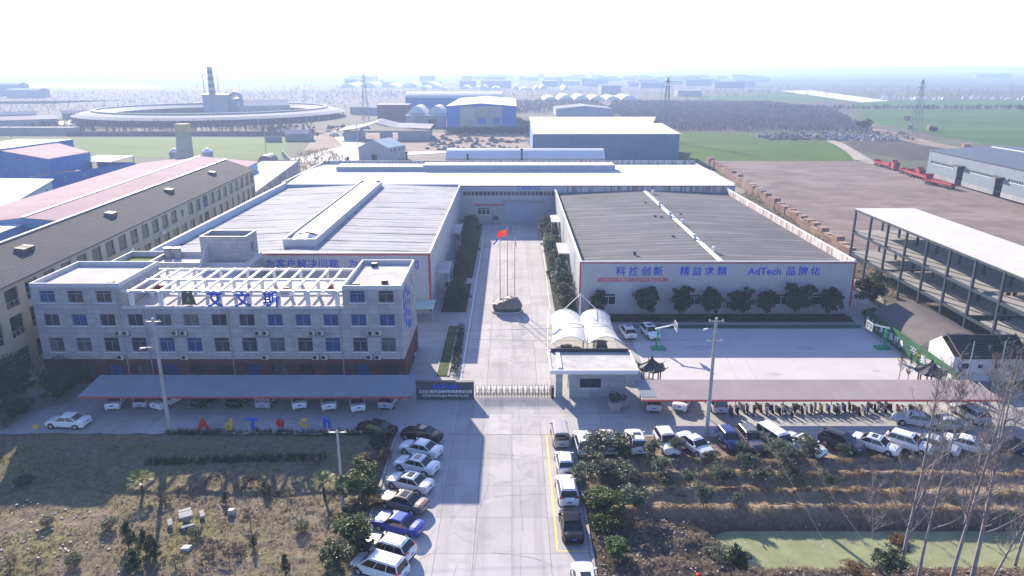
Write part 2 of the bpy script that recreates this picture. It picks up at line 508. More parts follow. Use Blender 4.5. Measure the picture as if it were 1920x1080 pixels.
for k in range(5):
    x, y = rc.uniform(18, 52), rc.uniform(80, 102); a = rc.uniform(.5, 2.4); n = 11
    pt.poly([(x + a * rc.uniform(.5, 1) * math.cos(j * 6.283 / n), y + .6 * a * rc.uniform(.5, 1) * math.sin(j * 6.283 / n), .0075 + k * .0003) for j in range(n)])
tag(pt.build('pavement_stain', mat('worn_concrete_stain', (0.425, 0.40, 0.395), .85, .1, .8, world=True)), kind='structure')
# sports court, green border strip in front of the right hall
M_green = mat('green_court_paint', (0.03, 0.13, 0.085), 0.6, 0.15, 0.4, world=True)
sheet('court', [(17.5, 79.2), (54.2, 79.2), (53.2, 103.3), (17.5, 103.3)], M_court, 0.005)
sheet('court_border', [(17.5, 103.32), (53.2, 103.32), (54.2, 105.0), (17.5, 105.0)], M_green, 0.006)
# flower bed strip along the right hall's front
tag(MB().box(12, 106.2, -0.1, 53.6, 109.7, 0.14).build('planting_strip', mat('bed_soil', (0.06, 0.055, 0.04), 0.95, 0.3, 0.8, world=True)), kind='structure')
tag(MB().box(-11.6, 111, -0.1, -7.5, 127, 0.10).box(-11.6, 131, -0.1, -7.5, 180, 0.10).box(7.0, 111.5, -0.1, 10.6, 180, 0.10).build('planting_bed', mat('bed_soil_dark', (0.05, 0.048, 0.035), 0.95, 0.3, 0.8, world=True)), kind='structure')

# fields, lanes and bare lots beyond the works wall
M_wheat = mat('winter_wheat', (0.065, 0.120, 0.018), 0.9, 0.14, 0.05, streak=((0.004, 0.22, 1), (0.095, 0.138, 0.032), 0.5, 0.45), bump=0.05, bscale=0.6, world=True)
M_wheat2 = mat('far_winter_wheat', (0.06, 0.125, 0.03), 0.9, 0.16, 0.02, streak=((0.002, 0.09, 1), (0.13, 0.16, 0.08), 0.5, 0.5), world=True)
M_lane = mat('dusty_lane', (0.36, 0.31, 0.265), 0.95, 0.12, 0.1, world=True)
M_clear = mat('bare_pink_earth', (0.27, 0.205, 0.165), 0.95, 0.2, 0.06, world=True)
sheet('field', [(70, 305), G(1320, 302), G(1604, 302), G(1588, 285), G(1565, 271), G(1545, 263), G(1440, 263), G(1400, 250), G(1272, 248), (74, 460)], M_wheat, 0.02)
sheet('field', [(-420, 330), (-260, 335), (-99, 314), (-128, 420), (-420, 421)], M_wheat, 0.02)
sheet('dirt_lot', [(74, 120), (131, 120), (152, 205), (158, 250), (148, 315), (84, 315)], M_dirt, 0.015)
sheet('dirt_lot', [G(1608, 282), G(1700, 300), (215, 300), (222, 404), G(1585, 266)], mat('dark_fallow', (0.085, 0.07, 0.062), 0.95, 0.2, 0.1, world=True), 0.015)
sheet('lane', [(147.5, 314), (158, 250), (151, 205), (131, 119), (143, 119), (152.5, 204), (157, 296), G(1640, 303), G(1604, 282), G(1580, 268), G(1552, 261), G(1545, 263), G(1565, 271), G(1588, 285), G(1604, 302)], M_lane, 0.022)
sheet('lane', [(222, 300), (232, 300), (225, 380), (240, 470), (236, 500), (220, 430), (212, 380)], M_clear, 0.025)
sheet('field', [(245, 350), (600, 330), (700, 690), (330, 712), (262, 540)], M_wheat2, 0.02)
sheet('field', [(340, 745), (800, 745), (950, 930), (420, 905)], M_wheat2, 0.02)
sheet('field', [(330, 880), (440, 900), (480, 1290), (405, 1290)], M_wheat2, 0.02)
sheet('field', [(230, 850), (320, 850), (360, 1050), (250, 1050)], M_wheat2, 0.02)
sheet('field', [(480, 1500), (2400, 1500), (2800, 1750), (560, 1750)], M_wheat2, 0.03)
sheet('field', [(-900, 1750), (-100, 1750), (-120, 2050), (-1100, 2050)], M_wheat2, 0.03)
sheet('field', [(-2200, 2300), (400, 2300), (500, 3000), (-2500, 3000)], M_wheat2, 0.04)
sheet('field', [(600, 2400), (3500, 2400), (4200, 3300), (700, 3300)], M_wheat2, 0.04)
M_floor = mat('leaf_litter_floor', (.15, .125, .118), .95, .2, .03, world=True)
sheet('wood_floor', [(86, 462), (222, 452), (230, 470), (305, 690), (300, 860), (-60, 890), (-20, 640), (90, 640)], M_floor, 0.03)
sheet('wood_floor', [(-1000, 760), (-420, 640), (-140, 740), (-150, 1260), (-1150, 1310)], M_floor, 0.03)
sheet('wood_floor', [(-1800, 1350), (-300, 1350), (2400, 1350), (2600, 1480), (560, 1490), (500, 1700), (-1800, 1500)], M_floor, 0.025)
M_pale = mat('pale_plastic_mulch', (0.66, 0.66, 0.64), 0.5, 0.08, 0.05, world=True)
sheet('concrete_pad', [(473, 1323), (540, 1340), (460, 905), (408, 868)], M_pale, 0.05)
sheet('concrete_pad', [(420, 800), (560, 700), (525, 690), (395, 800)], M_clear, 0.05)
sheet('lane', [(-99, 311), (-78, 300), (-56, 330), (-30, 342), (8, 345), (8, 352), (-40, 350), (-62, 343), (-76, 380), (-92, 420), (-104, 428), (-86, 372)], mat('white_concrete_lane', (0.55, 0.53, 0.51), 0.8, 0.08, 0.1, world=True), 0.02)
sheet('lane', [(-78, 232), (-63, 232), (-80, 300), (-99, 312)], M_lane, 0.018)
sheet('dirt_lot', [(-100, 350), (10, 350), (6, 450), (-120, 450)], M_clear, 0.012)
sheet('dirt_lot', [(-64, 227), (76, 227), (76, 330), (10, 345), (-70, 330)], mat('back_lot_soil', (0.24, 0.20, 0.17), 0.95, 0.2, 0.08, world=True), 0.01)
sheet('dirt_lot', [(-400, 424), (-120, 424), (-100, 520), (-420, 560)], mat('kiln_yard_soil', (0.14, 0.115, 0.10), 0.95, 0.25, 0.03, world=True), 0.012)
sheet('snow_patch', [(-345, 512), (-300, 520), (-296, 536), (-330, 560), (-352, 536)], M_pale, 0.03)
sheet('snow_patch', [(-700, 800), (-520, 830), (-480, 930), (-560, 905), (-720, 870)], M_pale, 0.03)
sheet('snow_patch', [(-1800, 1650), (-700, 1500), (-950, 1900), (-2000, 2150)], M_pale, 0.05)

# pond
pond_m = mat('pond_duckweed', (0.235, 0.255, 0.135), 0.6, 0.14, 0.5, grime=(1.4, (0.28, 0.295, 0.185), 0.55, 0.6), spec=0.12, world=True)
tag(MB().box(14, 47, -1.9, 62, 56, -1.05).build('pond_water', pond_m), kind='structure')
# ---------------------------------------------------------------- building helpers
def AT(px, py, Y):
    """x and z of a surveyed point known to lie in the plane y = Y"""
    c, s = math.cos(PITCH), math.sin(PITCH)
    u = (px - 960) / 1350; v = (py - 540) / 1350
    t = Y / (c - s * v)
    return (u * t, CAM_H + t * (-s - c * v))

def wall(mb, p0, p1, z0, z1, holes=(), depth=0.18, mi=0):
    """wall face from p0 to p1 (outside on the right hand side) with real openings"""
    d = Vector((p1[0] - p0[0], p1[1] - p0[1])); Ln = d.length; d.normalize()
    nin = Vector((-d.y, d.x))
    S = sorted({0.0, Ln} | {h[0] for h in holes} | {h[1] for h in holes})
    Z = sorted({z0, z1} | {h[2] for h in holes} | {h[3] for h in holes})
    def P(s, z, k=0.0): return (p0[0] + d.x * s + nin.x * k, p0[1] + d.y * s + nin.y * k, z)
    for i in range(len(S) - 1):
        for j in range(len(Z) - 1):
            sm = (S[i] + S[i + 1]) / 2; zm = (Z[j] + Z[j + 1]) / 2
            if any(h[0] < sm < h[1] and h[2] < zm < h[3] for h in holes): continue
            mb.poly([P(S[i], Z[j]), P(S[i + 1], Z[j]), P(S[i + 1], Z[j + 1]), P(S[i], Z[j + 1])], mi)
    for a, b, c, e in holes:
        for q in ([(a, c), (a, e)], [(a, e), (b, e)], [(b, e), (b, c)], [(b, c), (a, c)]):
            mb.poly([P(*q[0]), P(*q[1]), P(q[1][0], q[1][1], depth), P(q[0][0], q[0][1], depth)], mi)

def window(parent, p0, p1, h, depth=0.14, glass=None, nv=1, transom=None, sill=True, fw=0.05, frame=None, local=False, name='window'):
    """glazing set into an opening h = (s0, s1, z0, z1) of the wall p0-p1, frame bars in front of the pane"""
    d = Vector((p1[0] - p0[0], p1[1] - p0[1])).normalized(); nin = Vector((-d.y, d.x))
    def P(s, z, k): return (p0[0] + d.x * s + nin.x * k, p0[1] + d.y * s + nin.y * k, z)
    a, b, c, e = h
    mb = MB()
    mb.poly([P(a, c, depth), P(b, c, depth), P(b, e, depth), P(a, e, depth)], 1)
    def bar(s0, s1, z0, z1):
        k0, k1 = depth - 0.05, depth - 0.004
        mb.hexa([P(s0, z0, k0), P(s1, z0, k0), P(s1, z0, k1), P(s0, z0, k1)], [P(s0, z1, k0), P(s1, z1, k0), P(s1, z1, k1), P(s0, z1, k1)], 0)
    bar(a, a + fw, c + fw, e - fw); bar(b - fw, b, c + fw, e - fw); bar(a, b, c, c + fw); bar(a, b, e - fw, e)
    zt = e - fw
    if transom:
        zt = c + (e - c) * transom; bar(a + fw, b - fw, zt, zt + fw)
    for k in range(nv):
        s = a + (b - a) * (k + 1) / (nv + 1)
        bar(s - fw / 2, s + fw / 2, c + fw, zt)
    o = mb.build(name, [frame or M_frame, glass or M_glass], parent, local=local)
    if sill:
        sb = MB(); k0, k1 = -0.10, 0.04
        sb.hexa([P(a - 0.08, c - 0.11, k0), P(b + 0.08, c - 0.11, k0), P(b + 0.08, c - 0.11, -0.003), P(a - 0.08, c - 0.11, -0.003)],
                [P(a - 0.08, c - 0.02, k0), P(b + 0.08, c - 0.02, k0), P(b + 0.08, c - 0.02, -0.003), P(a - 0.08, c - 0.02, -0.003)])
        if local: sb.build('sill', M_white, o, local=True)
        else: sb.build('sill', M_white, o)
    return o

def parapet(mb, outline, z0, z1, t=0.22, mi=0):
    """low wall round a flat roof; outline counter-clockwise"""
    n = len(outline)
    inner = []
    for i in range(n):
        a = Vector(outline[i - 1]); b = Vector(outline[i]); c = Vector(outline[(i + 1) % n])
        d1 = (b - a).normalized(); d2 = (c - b).normalized()
        n1 = Vector((-d1.y, d1.x)); n2 = Vector((-d2.y, d2.x))
        m = (n1 + n2); m = m / max(0.2, m.dot(n1))
        inner.append((b.x + m.x * t, b.y + m.y * t))
    for i in range(n):
        j = (i + 1) % n
        A, B = outline[i], outline[j]; a, b = inner[i], inner[j]
        mb.poly([(*A, z0), (*B, z0), (*B, z1), (*A, z1)], mi)
        mb.poly([(*b, z0 - 0.4), (*a, z0 - 0.4), (*a, z1), (*b, z1)], mi)
        mb.poly([(*A, z1), (*B, z1), (*b, z1), (*a, z1)], mi)
    return inner

# ---------------------------------------------------------------- office block
M_tile = mat('grey_facing_tile', (0.355, 0.355, 0.37), 0.6, 0.07, 0.5, tile=('wall', 1.20, 0.62, 0.022, (0.21, 0.21, 0.225), 0.0), streak=((0.8, 0.8, 0.06), (0.28, 0.28, 0.295), 0.55, 0.5))
M_plinth = mat('dark_red_facing', (0.10, 0.03, 0.035), 0.6, 0.15, 0.6, tile=('wall', 0.6, 0.3, 0.012, (0.09, 0.03, 0.03), 0.5))
M_roofw = mat('pale_roof_screed', (0.50, 0.475, 0.47), 0.85, 0.07, 0.5, grime=(0.45, (0.37, 0.34, 0.33), 0.48, 0.65), world=True)
M_lawn = mat('roof_lawn', (0.11, 0.19, 0.045), 0.9, 0.3, 1.5, world=True)
office = thing('office_building', 'grey tiled four storey office block with white roof pergola and red ground floor', 'building', (-35.8, 89.5, 0))
FY = 83.2; XL, XA, XB, XR = -58.3, -47.55, -20.55, -13.4
xw = [-57.3, -53.9, -50.45, -47.05, -43.6, -40.2, -36.8, -33.4, -29.95, -26.5, -23.1, -19.7, -16.2]
ww = 1.85
holes = []
wins = []
blue_w = {(1, 4), (1, 10), (2, 10), (2, 11), (2, 12), (2, 9), (3, 11), (3, 0), (2, 1), (2, 8), (1, 5)}
for row, (z0, z1) in enumerate(((0.9, 2.6), (4.35, 6.2), (7.75, 9.25), (10.75, 12.25))):
    for i, x in enumerate(xw):
        if row == 3 and 2 < i < 11: continue
        h = (x - XL, x + ww - XL, z0, z1)
        holes.append(h); wins.append((h, row, i))
w = MB()
f0, f1 = (XL, FY), (XR, FY)
low = [h for h in holes if h[3] < 3.3]; mid = [h for h in holes if 3.3 < h[3] < 9.9]
wall(w, f0, f1, 3.35, 9.9, mid)
wall(w, f0, (XA, FY), 9.9, 12.7, [h for h in holes if h[3] > 10 and h[1] < 11])
wall(w, (XB, FY), f1, 9.9, 12.4, [(h[0] - (XB - XL), h[1] - (XB - XL), h[2], h[3]) for h in holes if h[3] > 10 and h[1] > 30])
EY = 95.6
eh = [(8.3, 9.1, 4.6, 6.6), (8.3, 9.1, 7.6, 9.3), (8.3, 9.1, 10.2, 12.0)]
wall(w, (XR, FY), (XR, EY), 3.35, 12.4, eh)
w.poly([(XL, 93.6, 0), (XL, FY, 0), (XL, FY, 12.7), (XL, 93.6, 12.7)])
w.poly([(XL, EY, 0), (XL, 93.6, 0), (XL, 93.6, 9.9), (XL, EY, 9.9)])
w.poly([(XR, EY, 0), (XL, EY, 0), (XL, EY, 9.9), (XR, EY, 9.9)])
w.poly([(XA, FY, 9.9), (XA, 93.6, 9.9), (XA, 93.6, 12.7), (XA, FY, 12.7)])
w.poly([(XA, 93.6, 9.9), (XL, 93.6, 9.9), (XL, 93.6, 12.7), (XA, 93.6, 12.7)])
w.poly([(XB, EY, 9.9), (XB, FY, 9.9), (XB, FY, 12.4), (XB, EY, 12.4)])
w.poly([(XR, EY, 9.9), (XB, EY, 9.9), (XB, EY, 12.4), (XR, EY, 12.4)])
# rear wing
w.box(-59.6, EY, 0, -39.2, 109.6, 9.7)
w.build('wall', M_tile, office)
b = MB()
wall(b, (XL - 0.003, FY - 0.06), (XR + 0.06, FY - 0.06), 0, 3.35, low, 0.22)
wall(b, (XR + 0.06, FY - 0.06), (XR + 0.06, EY), 0, 3.35, [(8.3, 9.1, 0.6, 2.8)])
b.poly([(XL, FY - 0.06, 3.35), (XR + 0.06, FY - 0.06, 3.35), (XR + 0.06, FY, 3.35), (XL, FY, 3.35)])
b.poly([(XR, FY, 3.35), (XR + 0.06, FY, 3.35), (XR + 0.06, EY, 3.35), (XR, EY, 3.35)])
b.build('plinth', M_plinth, office)
for h, row, i in wins:
    y = FY if row else FY - 0.06
    rw = random.Random(row * 31 + i).random()
    g = M_glassb if (row, i) in blue_w or (row == 0 and i in (2, 4, 7, 11)) else (M_glassc if rw < .4 else M_glass)
    window(office, (XL, y), (XR, y), h, 0.14 if row else 0.2, g, 1, 0.72 if row in (1, 3) else None, sill=row > 0, frame=M_dark if row == 0 else M_grey)
for h in eh: window(office, (XR, FY), (XR, EY), h, 0.14, M_glass, 0, None)
window(office, (XR + 0.06, FY - 0.06), (XR + 0.06, EY), (8.3, 9.1, 0.6, 2.8), 0.16, M_glass, 0, None)
r = MB()
r.poly([(XL + .2, FY + .2, 12.6), (XA - .2, FY + .2, 12.6), (XA - .2, 93.4, 12.6), (XL + .2, 93.4, 12.6)])
r.poly([(XB + .2, FY + .2, 12.3), (XR - .2, FY + .2, 12.3), (XR - .2, EY - .2, 12.3), (XB + .2, EY - .2, 12.3)])
r.poly([(XA, FY + .25, 9.86), (XB, FY + .25, 9.86), (XB, EY, 9.86), (XA, EY, 9.86)])
r.poly([(-59.4, EY, 9.76), (-39.4, EY, 9.76), (-39.4, 109.4, 9.76), (-59.4, 109.4, 9.76)])
r.poly([(-59.6, 93.6, 9.9), (-47.5, 93.6, 9.9), (-47.5, 95.6, 9.9), (-59.6, 95.6, 9.9)])
r.build('roof', M_roofw, office)
pp = MB()
parapet(pp, [(XL, FY), (XA, FY), (XA, 93.6), (XL, 93.6)], 12.7, 13.2)
parapet(pp, [(XB, FY), (XR, FY), (XR, EY), (XB, EY)], 12.4, 12.9)
parapet(pp, [(-59.6, 102.6), (-39.2, 102.6), (-39.2, 109.6), (-59.6, 109.6)], 9.7, 10.6)
pp.box(XA, FY, 9.86, XB, FY + 0.18, 10.30)
pp.box(-54.4, 102.9, 9.77, -54.1, 109.3, 10.35)
pp.hexa([(-45.4, 100.2, 9.8), (-45.1, 100.2, 9.8), (-45.1, 104, 9.8), (-45.4, 104, 9.8)], [(-45.4, 100.2, 10.2), (-45.1, 100.2, 10.2), (-45.1, 104, 13.2), (-45.4, 104, 13.2)])
pp.build('parapet', mat('parapet_render', (0.50, 0.50, 0.51), 0.7, 0.08, 0.5), office)
MB().poly([(-59.3, 102.9, 9.82), (-54.45, 102.9, 9.82), (-54.45, 109.3, 9.82), (-59.3, 109.3, 9.82)]).build('roof_lawn', M_lawn, office)
tw = MB()
wall(tw, (-46.2, 103.9), (-39.3, 103.9), 9.7, 13.5)
wall(tw, (-39.3, 103.9), (-39.3, 108.4), 9.7, 13.5, [(1.6, 2.9, 11.3, 12.9)])
tw.poly([(-39.3, 108.4, 9), (-46.2, 108.4, 9), (-46.2, 108.4, 13.5), (-39.3, 108.4, 13.5)])
tw.poly([(-46.2, 108.4, 9), (-46.2, 103.9, 9), (-46.2, 103.9, 13.5), (-46.2, 108.4, 13.5)])
parapet(tw, [(-46.2, 103.9), (-39.3, 103.9), (-39.3, 108.4), (-46.2, 108.4)], 13.5, 14.25)
tw.poly([(-46, 104.1, 13.6), (-39.5, 104.1, 13.6), (-39.5, 108.2, 13.6), (-46, 108.2, 13.6)], 1)
tws = tw.build('stair_tower', [M_tile, M_roofw], office)
for z in ((11.3, 12.9),): window(tws, (-39.3, 103.9), (-39.3, 108.4), (1.6, 2.9, z[0], z[1]), 0.14, M_glass, 1, sill=False)
for x in (-53.4, -52.0):
    t = MB().tube([(x, 108.6, 9.8), (x, 108.6, 10.1), (x, 108.6, 11.2), (x, 108.6, 11.35)], [0.55, 0.6, 0.6, 0.3], 12)
    t.tube([(x, 108.6, 11.35), (x, 108.6, 11.42)], [0.66, 0.66], 12); t.build('water_tank', M_grey, office)
# pergola over the roof terrace
pg = MB()
for y, z in ((FY + 0.25, 12.25), (88.3, 12.25), (93.2, 12.25)):
    pg.box(XA - 0.3, y, z - 0.32, XB + 0.02, y + 0.26, z)
nb = 15
for k in range(nb):
    x = XA + 1.0 + k * (XB - XA - 1.6) / (nb - 1)
    for y0, y1 in ((FY - 0.15, FY + 0.245), (FY + 0.515, 88.295), (88.565, 93.195), (93.465, 93.75)):
        pg.box(x, y0, 11.98, x + 0.24, y1, 12.22)
for k in range(8):
    x = XA + 0.9 + k * (XB - XA - 1.9) / 7
    pg.box(x, FY + 0.24, 10.31, x + 0.5, FY + 0.52, 11.92)
    for y in (88.28, 93.2): pg.box(x + 0.1, y, 9.87, x + 0.45, y + 0.3, 11.92)
pg.build('pergola', M_white, office)
# big roof characters and the emblem
for px, ch in ((404, '艾'), (455, '文'), (509, '斯')):
    X, Z = AT(px, 566, FY + 0.12)
    m_ = MB(); put_text(m_, ch, 2.05, (X, FY + 0.06, 10.42), depth=0.10, bold=0.03); m_.build('sign_character', M_blue, office)
X, Z = AT(353, 566, FY + 0.12)
em = MB()
em.ext([(X - 0.75, 10.5), (X + 0.95, 10.5), (X + 0.5, 12.3), (X - 0.55, 12.3)], 'y', FY - 0.06, FY + 0.16)
em.ext([(X - 0.1, 10.9), (X + 0.35, 10.9), (X + 0.12, 11.6)], 'y', FY - 0.10, FY - 0.065, 1)
em.build('roof_emblem', [mat('olive_sign_paint', (0.085, 0.08, 0.05), 0.6, 0.2, 1.5), M_grey], office)
# air conditioners on brackets, drain pipes
M_acw = mat('ac_casing', (0.46, 0.46, 0.46), .6, .08, 2)
def ac_unit(x, z):
    m_ = MB().box(x, FY - 0.42, z, x + 0.82, FY - 0.06, z + 0.62)
    m_.box(x - 0.05, FY - 0.45, z - 0.07, x + 0.87, FY - 0.003, z - 0.01, 1)
    m_.tube([(x + 0.32, FY - 0.425, z + 0.31), (x + 0.32, FY - 0.445, z + 0.31)], 0.25, 12, 1)
    m_.build('air_conditioner', [M_acw, M_dark], office)
for x in (-48.75, -47.85, -41.8, -40.75, -31.6, -30.7, -25.0, -23.95, -17.75, -16.85): ac_unit(x, 6.62)
for x in (-49.0, -41.0, -31.0, -24.75, -23.7, -18.1, -17.05): ac_unit(x, 3.42)
for x in (-44.9, -34.7, -21.0, -47.9):
    MB().tube([(x, FY - 0.08, 0.1), (x, FY - 0.08, 10.1 if x > -47 else 12)], 0.06, 6).build('drain_pipe', M_grey, office)
# blue painted characters down the east wall
ch = MB()
for c, (yy, txt, zt) in enumerate(((84.7, '质量第一', 11.9), (86.3, '诚信创新', 12.2), (88.0, '携手共赢', 11.4), (89.6, '追求卓越', 11.0))):
    for k, q in enumerate(txt):
        put_text(ch, q, 1.35, (XR + 0.02, yy, zt - 1.45 * k - 1.2), Matrix.Rotation(math.pi / 2, 4, 'Z') @ UPRIGHT, 0.015, 0.0)
ch.build('wall_lettering', M_blue, office)
for a, c in (((-49.4, 84.0), 0), ((-19.5, 84.3), 0), ((-16.2, 85.6), 0), ((-19, 93.8), 0)):
    z = 12.62 if a[0] < -40 else 12.32
    MB().box(a[0], a[1], z, a[0] + 0.75, a[1] + 0.6, z + 0.5).build('roof_vent', M_dark, office)

# ---------------------------------------------------------------- production halls
M_corr = mat('pale_corrugated_cladding', (0.42, 0.43, 0.455), 0.5, 0.05, 0.3, stripe=(0, 0.40, 0.16, 0.34), streak=((0.5, 0.5, 0.05), (0.40, 0.39, 0.38), 0.5, 0.35))
M_corry = mat('pale_corrugated_cladding_side', (0.47, 0.48, 0.50), 0.5, 0.05, 0.3, stripe=(1, 0.40, 0.16, 0.30))
M_roofL = mat('weathered_light_roof_sheet', (0.40, 0.40, 0.43), 0.9, 0.08, 0.2, stripe=(1, 2.3, 0.3, 0.28),
              streak=((0.035, 0.28, 1), (0.14, 0.14, 0.155), 0.60, 0.8), grime=(0.10, (0.31, 0.30, 0.33), 0.5, 0.6), spec=0.05, seam=(1, 6.2, 0.13, (0.06, 0.06, 0.07), 0.9, (0.12, 0.3, 1)))
M_roofR = mat('weathered_grey_roof_sheet', (0.150, 0.146, 0.155), 0.9, 0.10, 0.15, stripe=(1, 2.1, 0.3, 0.2),
              streak=((0.03, 0.45, 1), (0.22, 0.215, 0.22), 0.52, 0.55), grime=(0.08, (0.115, 0.11, 0.115), 0.5, 0.6), spec=0.05, seam=(1, 4.3, 0.14, (0.24, 0.235, 0.245), 0.7, (0.1, 0.2, 1)))
M_roofB = mat('white_roof_sheet', (0.60, 0.585, 0.58), 0.85, 0.05, 0.2, spec=0.08, stripe=(0, 0.8, 0.12, 0.3), streak=((0.4, 0.05, 1), (0.52, 0.49, 0.46), 0.52, 0.5))
M_rust = mat('rust_streaked_sheet', (0.55, 0.53, 0.52), 0.7, 0.1, 0.5, streak=((1.1, 1.1, 0.10), (0.24, 0.13, 0.08), 0.46, 0.85))
M_skyl = mat('milky_skylight_sheet', (0.70, 0.72, 0.70), 0.35, 0.04, 0.3, stripe=(1, 1.1, 0.05, 0.2))
M_ban = mat('faded_red_banner', (0.50, 0.16, 0.18), 0.8, 0.12, 0.8)

def doorcanopy(parent, x0, x1, y0, y1, z):
    m_ = MB().box(x0, y0, z, x1, y1, z + 0.22)
    xo = x0 if abs(x0) < abs(x1) else x1
    for y in (y0 + 0.15, y1 - 0.3): m_.box(xo - 0.08, y, 0.02, xo + 0.08, y + 0.16, z, 1)
    m_.build('door_canopy', [M_roofw, M_grey], parent)

# left hall
hl = thing('production_hall', 'pale hall left of the central road with white striped roof and long vaulted skylight', 'building', (-35, 145, 0))
LX0, LX1, LY0, LY1, LH = -57.2, -12.95, 110.3, 181.3, 10.0
m_ = MB()
wall(m_, (LX0, LY0), (LX1, LY0), 0, LH, [(35.3, 37.3, 2.6, 5.2)], 0.12)
m_.build('wall', M_corr, hl)
MB().poly([(LX1, LY1, 0), (LX0, LY1, 0), (LX0, LY1, LH), (LX1, LY1, LH)]).build('back_wall', M_corr, hl)
eh = [(6 + k * 9.2, 8.2 + k * 9.2, 1.6, 3.2) for k in range(7)]
m_ = MB()
wall(m_, (LX1, LY0), (LX1, LY1), 0, LH, eh, 0.1)
m_.build('side_wall', M_corry, hl)
MB().poly([(LX0, LY1, 0), (LX0, LY0, 0), (LX0, LY0, LH), (LX0, LY1, LH)]).build('side_wall', M_corry, hl)
for h in eh: window(hl, (LX1, LY0), (LX1, LY1), h, 0.09, M_glass, 1, sill=False)
window(hl, (LX0, LY0), (LX1, LY0), (35.3, 37.3, 2.6, 5.2), 0.10, M_glass, 1, 0.7, sill=False)
xc = -35.0
m_ = MB()
for a, b_ in (((LX0 + .3, 9.15), (xc, 10.05)), ((xc, 10.05), (LX1 - .25, 9.45))):
    m_.poly([(a[0], LY0 + .3, a[1]), (b_[0], LY0 + .3, b_[1]), (b_[0], LY1, b_[1]), (a[0], LY1, a[1])])
m_.build('roof', M_roofL, hl)
m_ = MB()
m_.box(LX1 - 0.28, LY0 - 0.04, LH, LX1 + 0.04, LY1 - 0.1, LH + 0.16)
m_.box(LX0 - 0.04, LY0 - 0.04, LH, LX1 - 0.285, LY0 + 0.26, LH + 0.16)
m_.box(LX0 - 0.04, LY0 + 0.265, LH, LX0 + 0.26, LY1, LH + 0.5)
m_.box(LX0 + 0.262, LY0 + 0.3, 9.1, LX0 + 0.29, LY1, LH + 0.45, 1)
m_.build('parapet', [M_white, mat('pale_blue_sheet', (0.42, 0.50, 0.58), 0.5, 0.06, 0.4)], hl)
m_ = MB().box(LX0, LY0 - 0.06, LH - 0.26, LX1 + 0.06, LY0 - 0.004, LH - 0.003)
m_.box(LX1 - 0.34, LY0 - 0.055, 0.4, LX1 + 0.055, LY0 - 0.005, LH - 0.262)
m_.build('red_trim', M_red, hl)
# vaulted skylight standing on the ridge
m_ = MB()
sx0, sx1, sy0, sy1 = -37.6, -32.2, 115.2, 178.5
for x in (sx0, sx1 - 0.2): m_.box(x, sy0, 9.3, x + 0.2, sy1, 11.25)
m_.box(sx0 + 0.2, sy0, 9.5, sx1 - 0.2, sy0 + 0.15, 11.25); m_.box(sx0 + 0.2, sy1 - 0.15, 9.5, sx1 - 0.2, sy1, 11.4)
so = m_.build('skylight_box', M_corry, hl)
m_ = MB(); n = 8
ar = [(sx0 + 0.2 + (sx1 - sx0 - 0.4) * k / n, 10.75 + 0.75 * math.sin(math.pi * k / n)) for k in range(n + 1)]
ny = 22
for j in range(ny):
    ya = sy0 + 4.2 + (sy1 - sy0 - 4.4) * j / ny; yb = sy0 + 4.2 + (sy1 - sy0 - 4.4) * (j + 1) / ny
    for k in range(n):
        m_.poly([(ar[k][0], ya, ar[k][1]), (ar[k + 1][0], ya, ar[k + 1][1]), (ar[k + 1][0], yb, ar[k + 1][1]), (ar[k][0], yb, ar[k][1])])
for k in range(n):   # torn end of the sheeting sagging into the box
    q = [(ar[k][0], sy0 + 0.3 + 0.5 * math.sin(k * 2.1), 10.2 + 0.3 * math.sin(k * 1.7)), (ar[k + 1][0], sy0 + 0.3 + 0.5 * math.sin(k * 2.1 + 2.1), 10.2 + 0.3 * math.sin(k * 1.7 + 1.7))]
    m_.poly([q[0], q[1], (ar[k + 1][0], sy0 + 3.9, ar[k + 1][1] - 0.15), (ar[k][0], sy0 + 3.9, ar[k][1] - 0.15)])
m_.build('skylight_vault', M_skyl, so, smooth=True)
doorcanopy(hl, LX1 + 0.01, LX1 + 2.3, 116.5, 124, 5.0); doorcanopy(hl, LX1 + 0.01, LX1 + 2.0, 148, 156.5, 4.8)
m_ = MB()
for k, q in enumerate('为客户解决问题'):
    X, Z = AT(508 + k * 19.8, 507, LY0); put_text(m_, q, 1.6, (X, LY0 - 0.04, 7.75), depth=0.03, bold=0.006)
X, Z = AT(663, 507, LY0); put_text(m_, '为', 1.6, (X, LY0 - 0.04, 7.75), depth=0.03, bold=0.006)
X, Z = AT(777.5, 507, LY0); put_text(m_, '司', 1.6, (X, LY0 - 0.04, 7.6), depth=0.03, bold=0.018)
m_.build('wall_lettering', M_blue, hl)
m_ = MB().box(-15.9, 105.7, 2.3, -12.2, 110.2, 2.42); m_.box(-15.9, 105.75, 0.02, -15.75, 105.9, 2.3, 1); m_.box(-12.35, 105.75, 0.02, -12.2, 105.9, 2.3, 1)
m_.build('lean_to_roof', [mat('green_translucent_sheet', (0.40, 0.56, 0.52), 0.4, 0.08, 0.6), M_grey], hl)

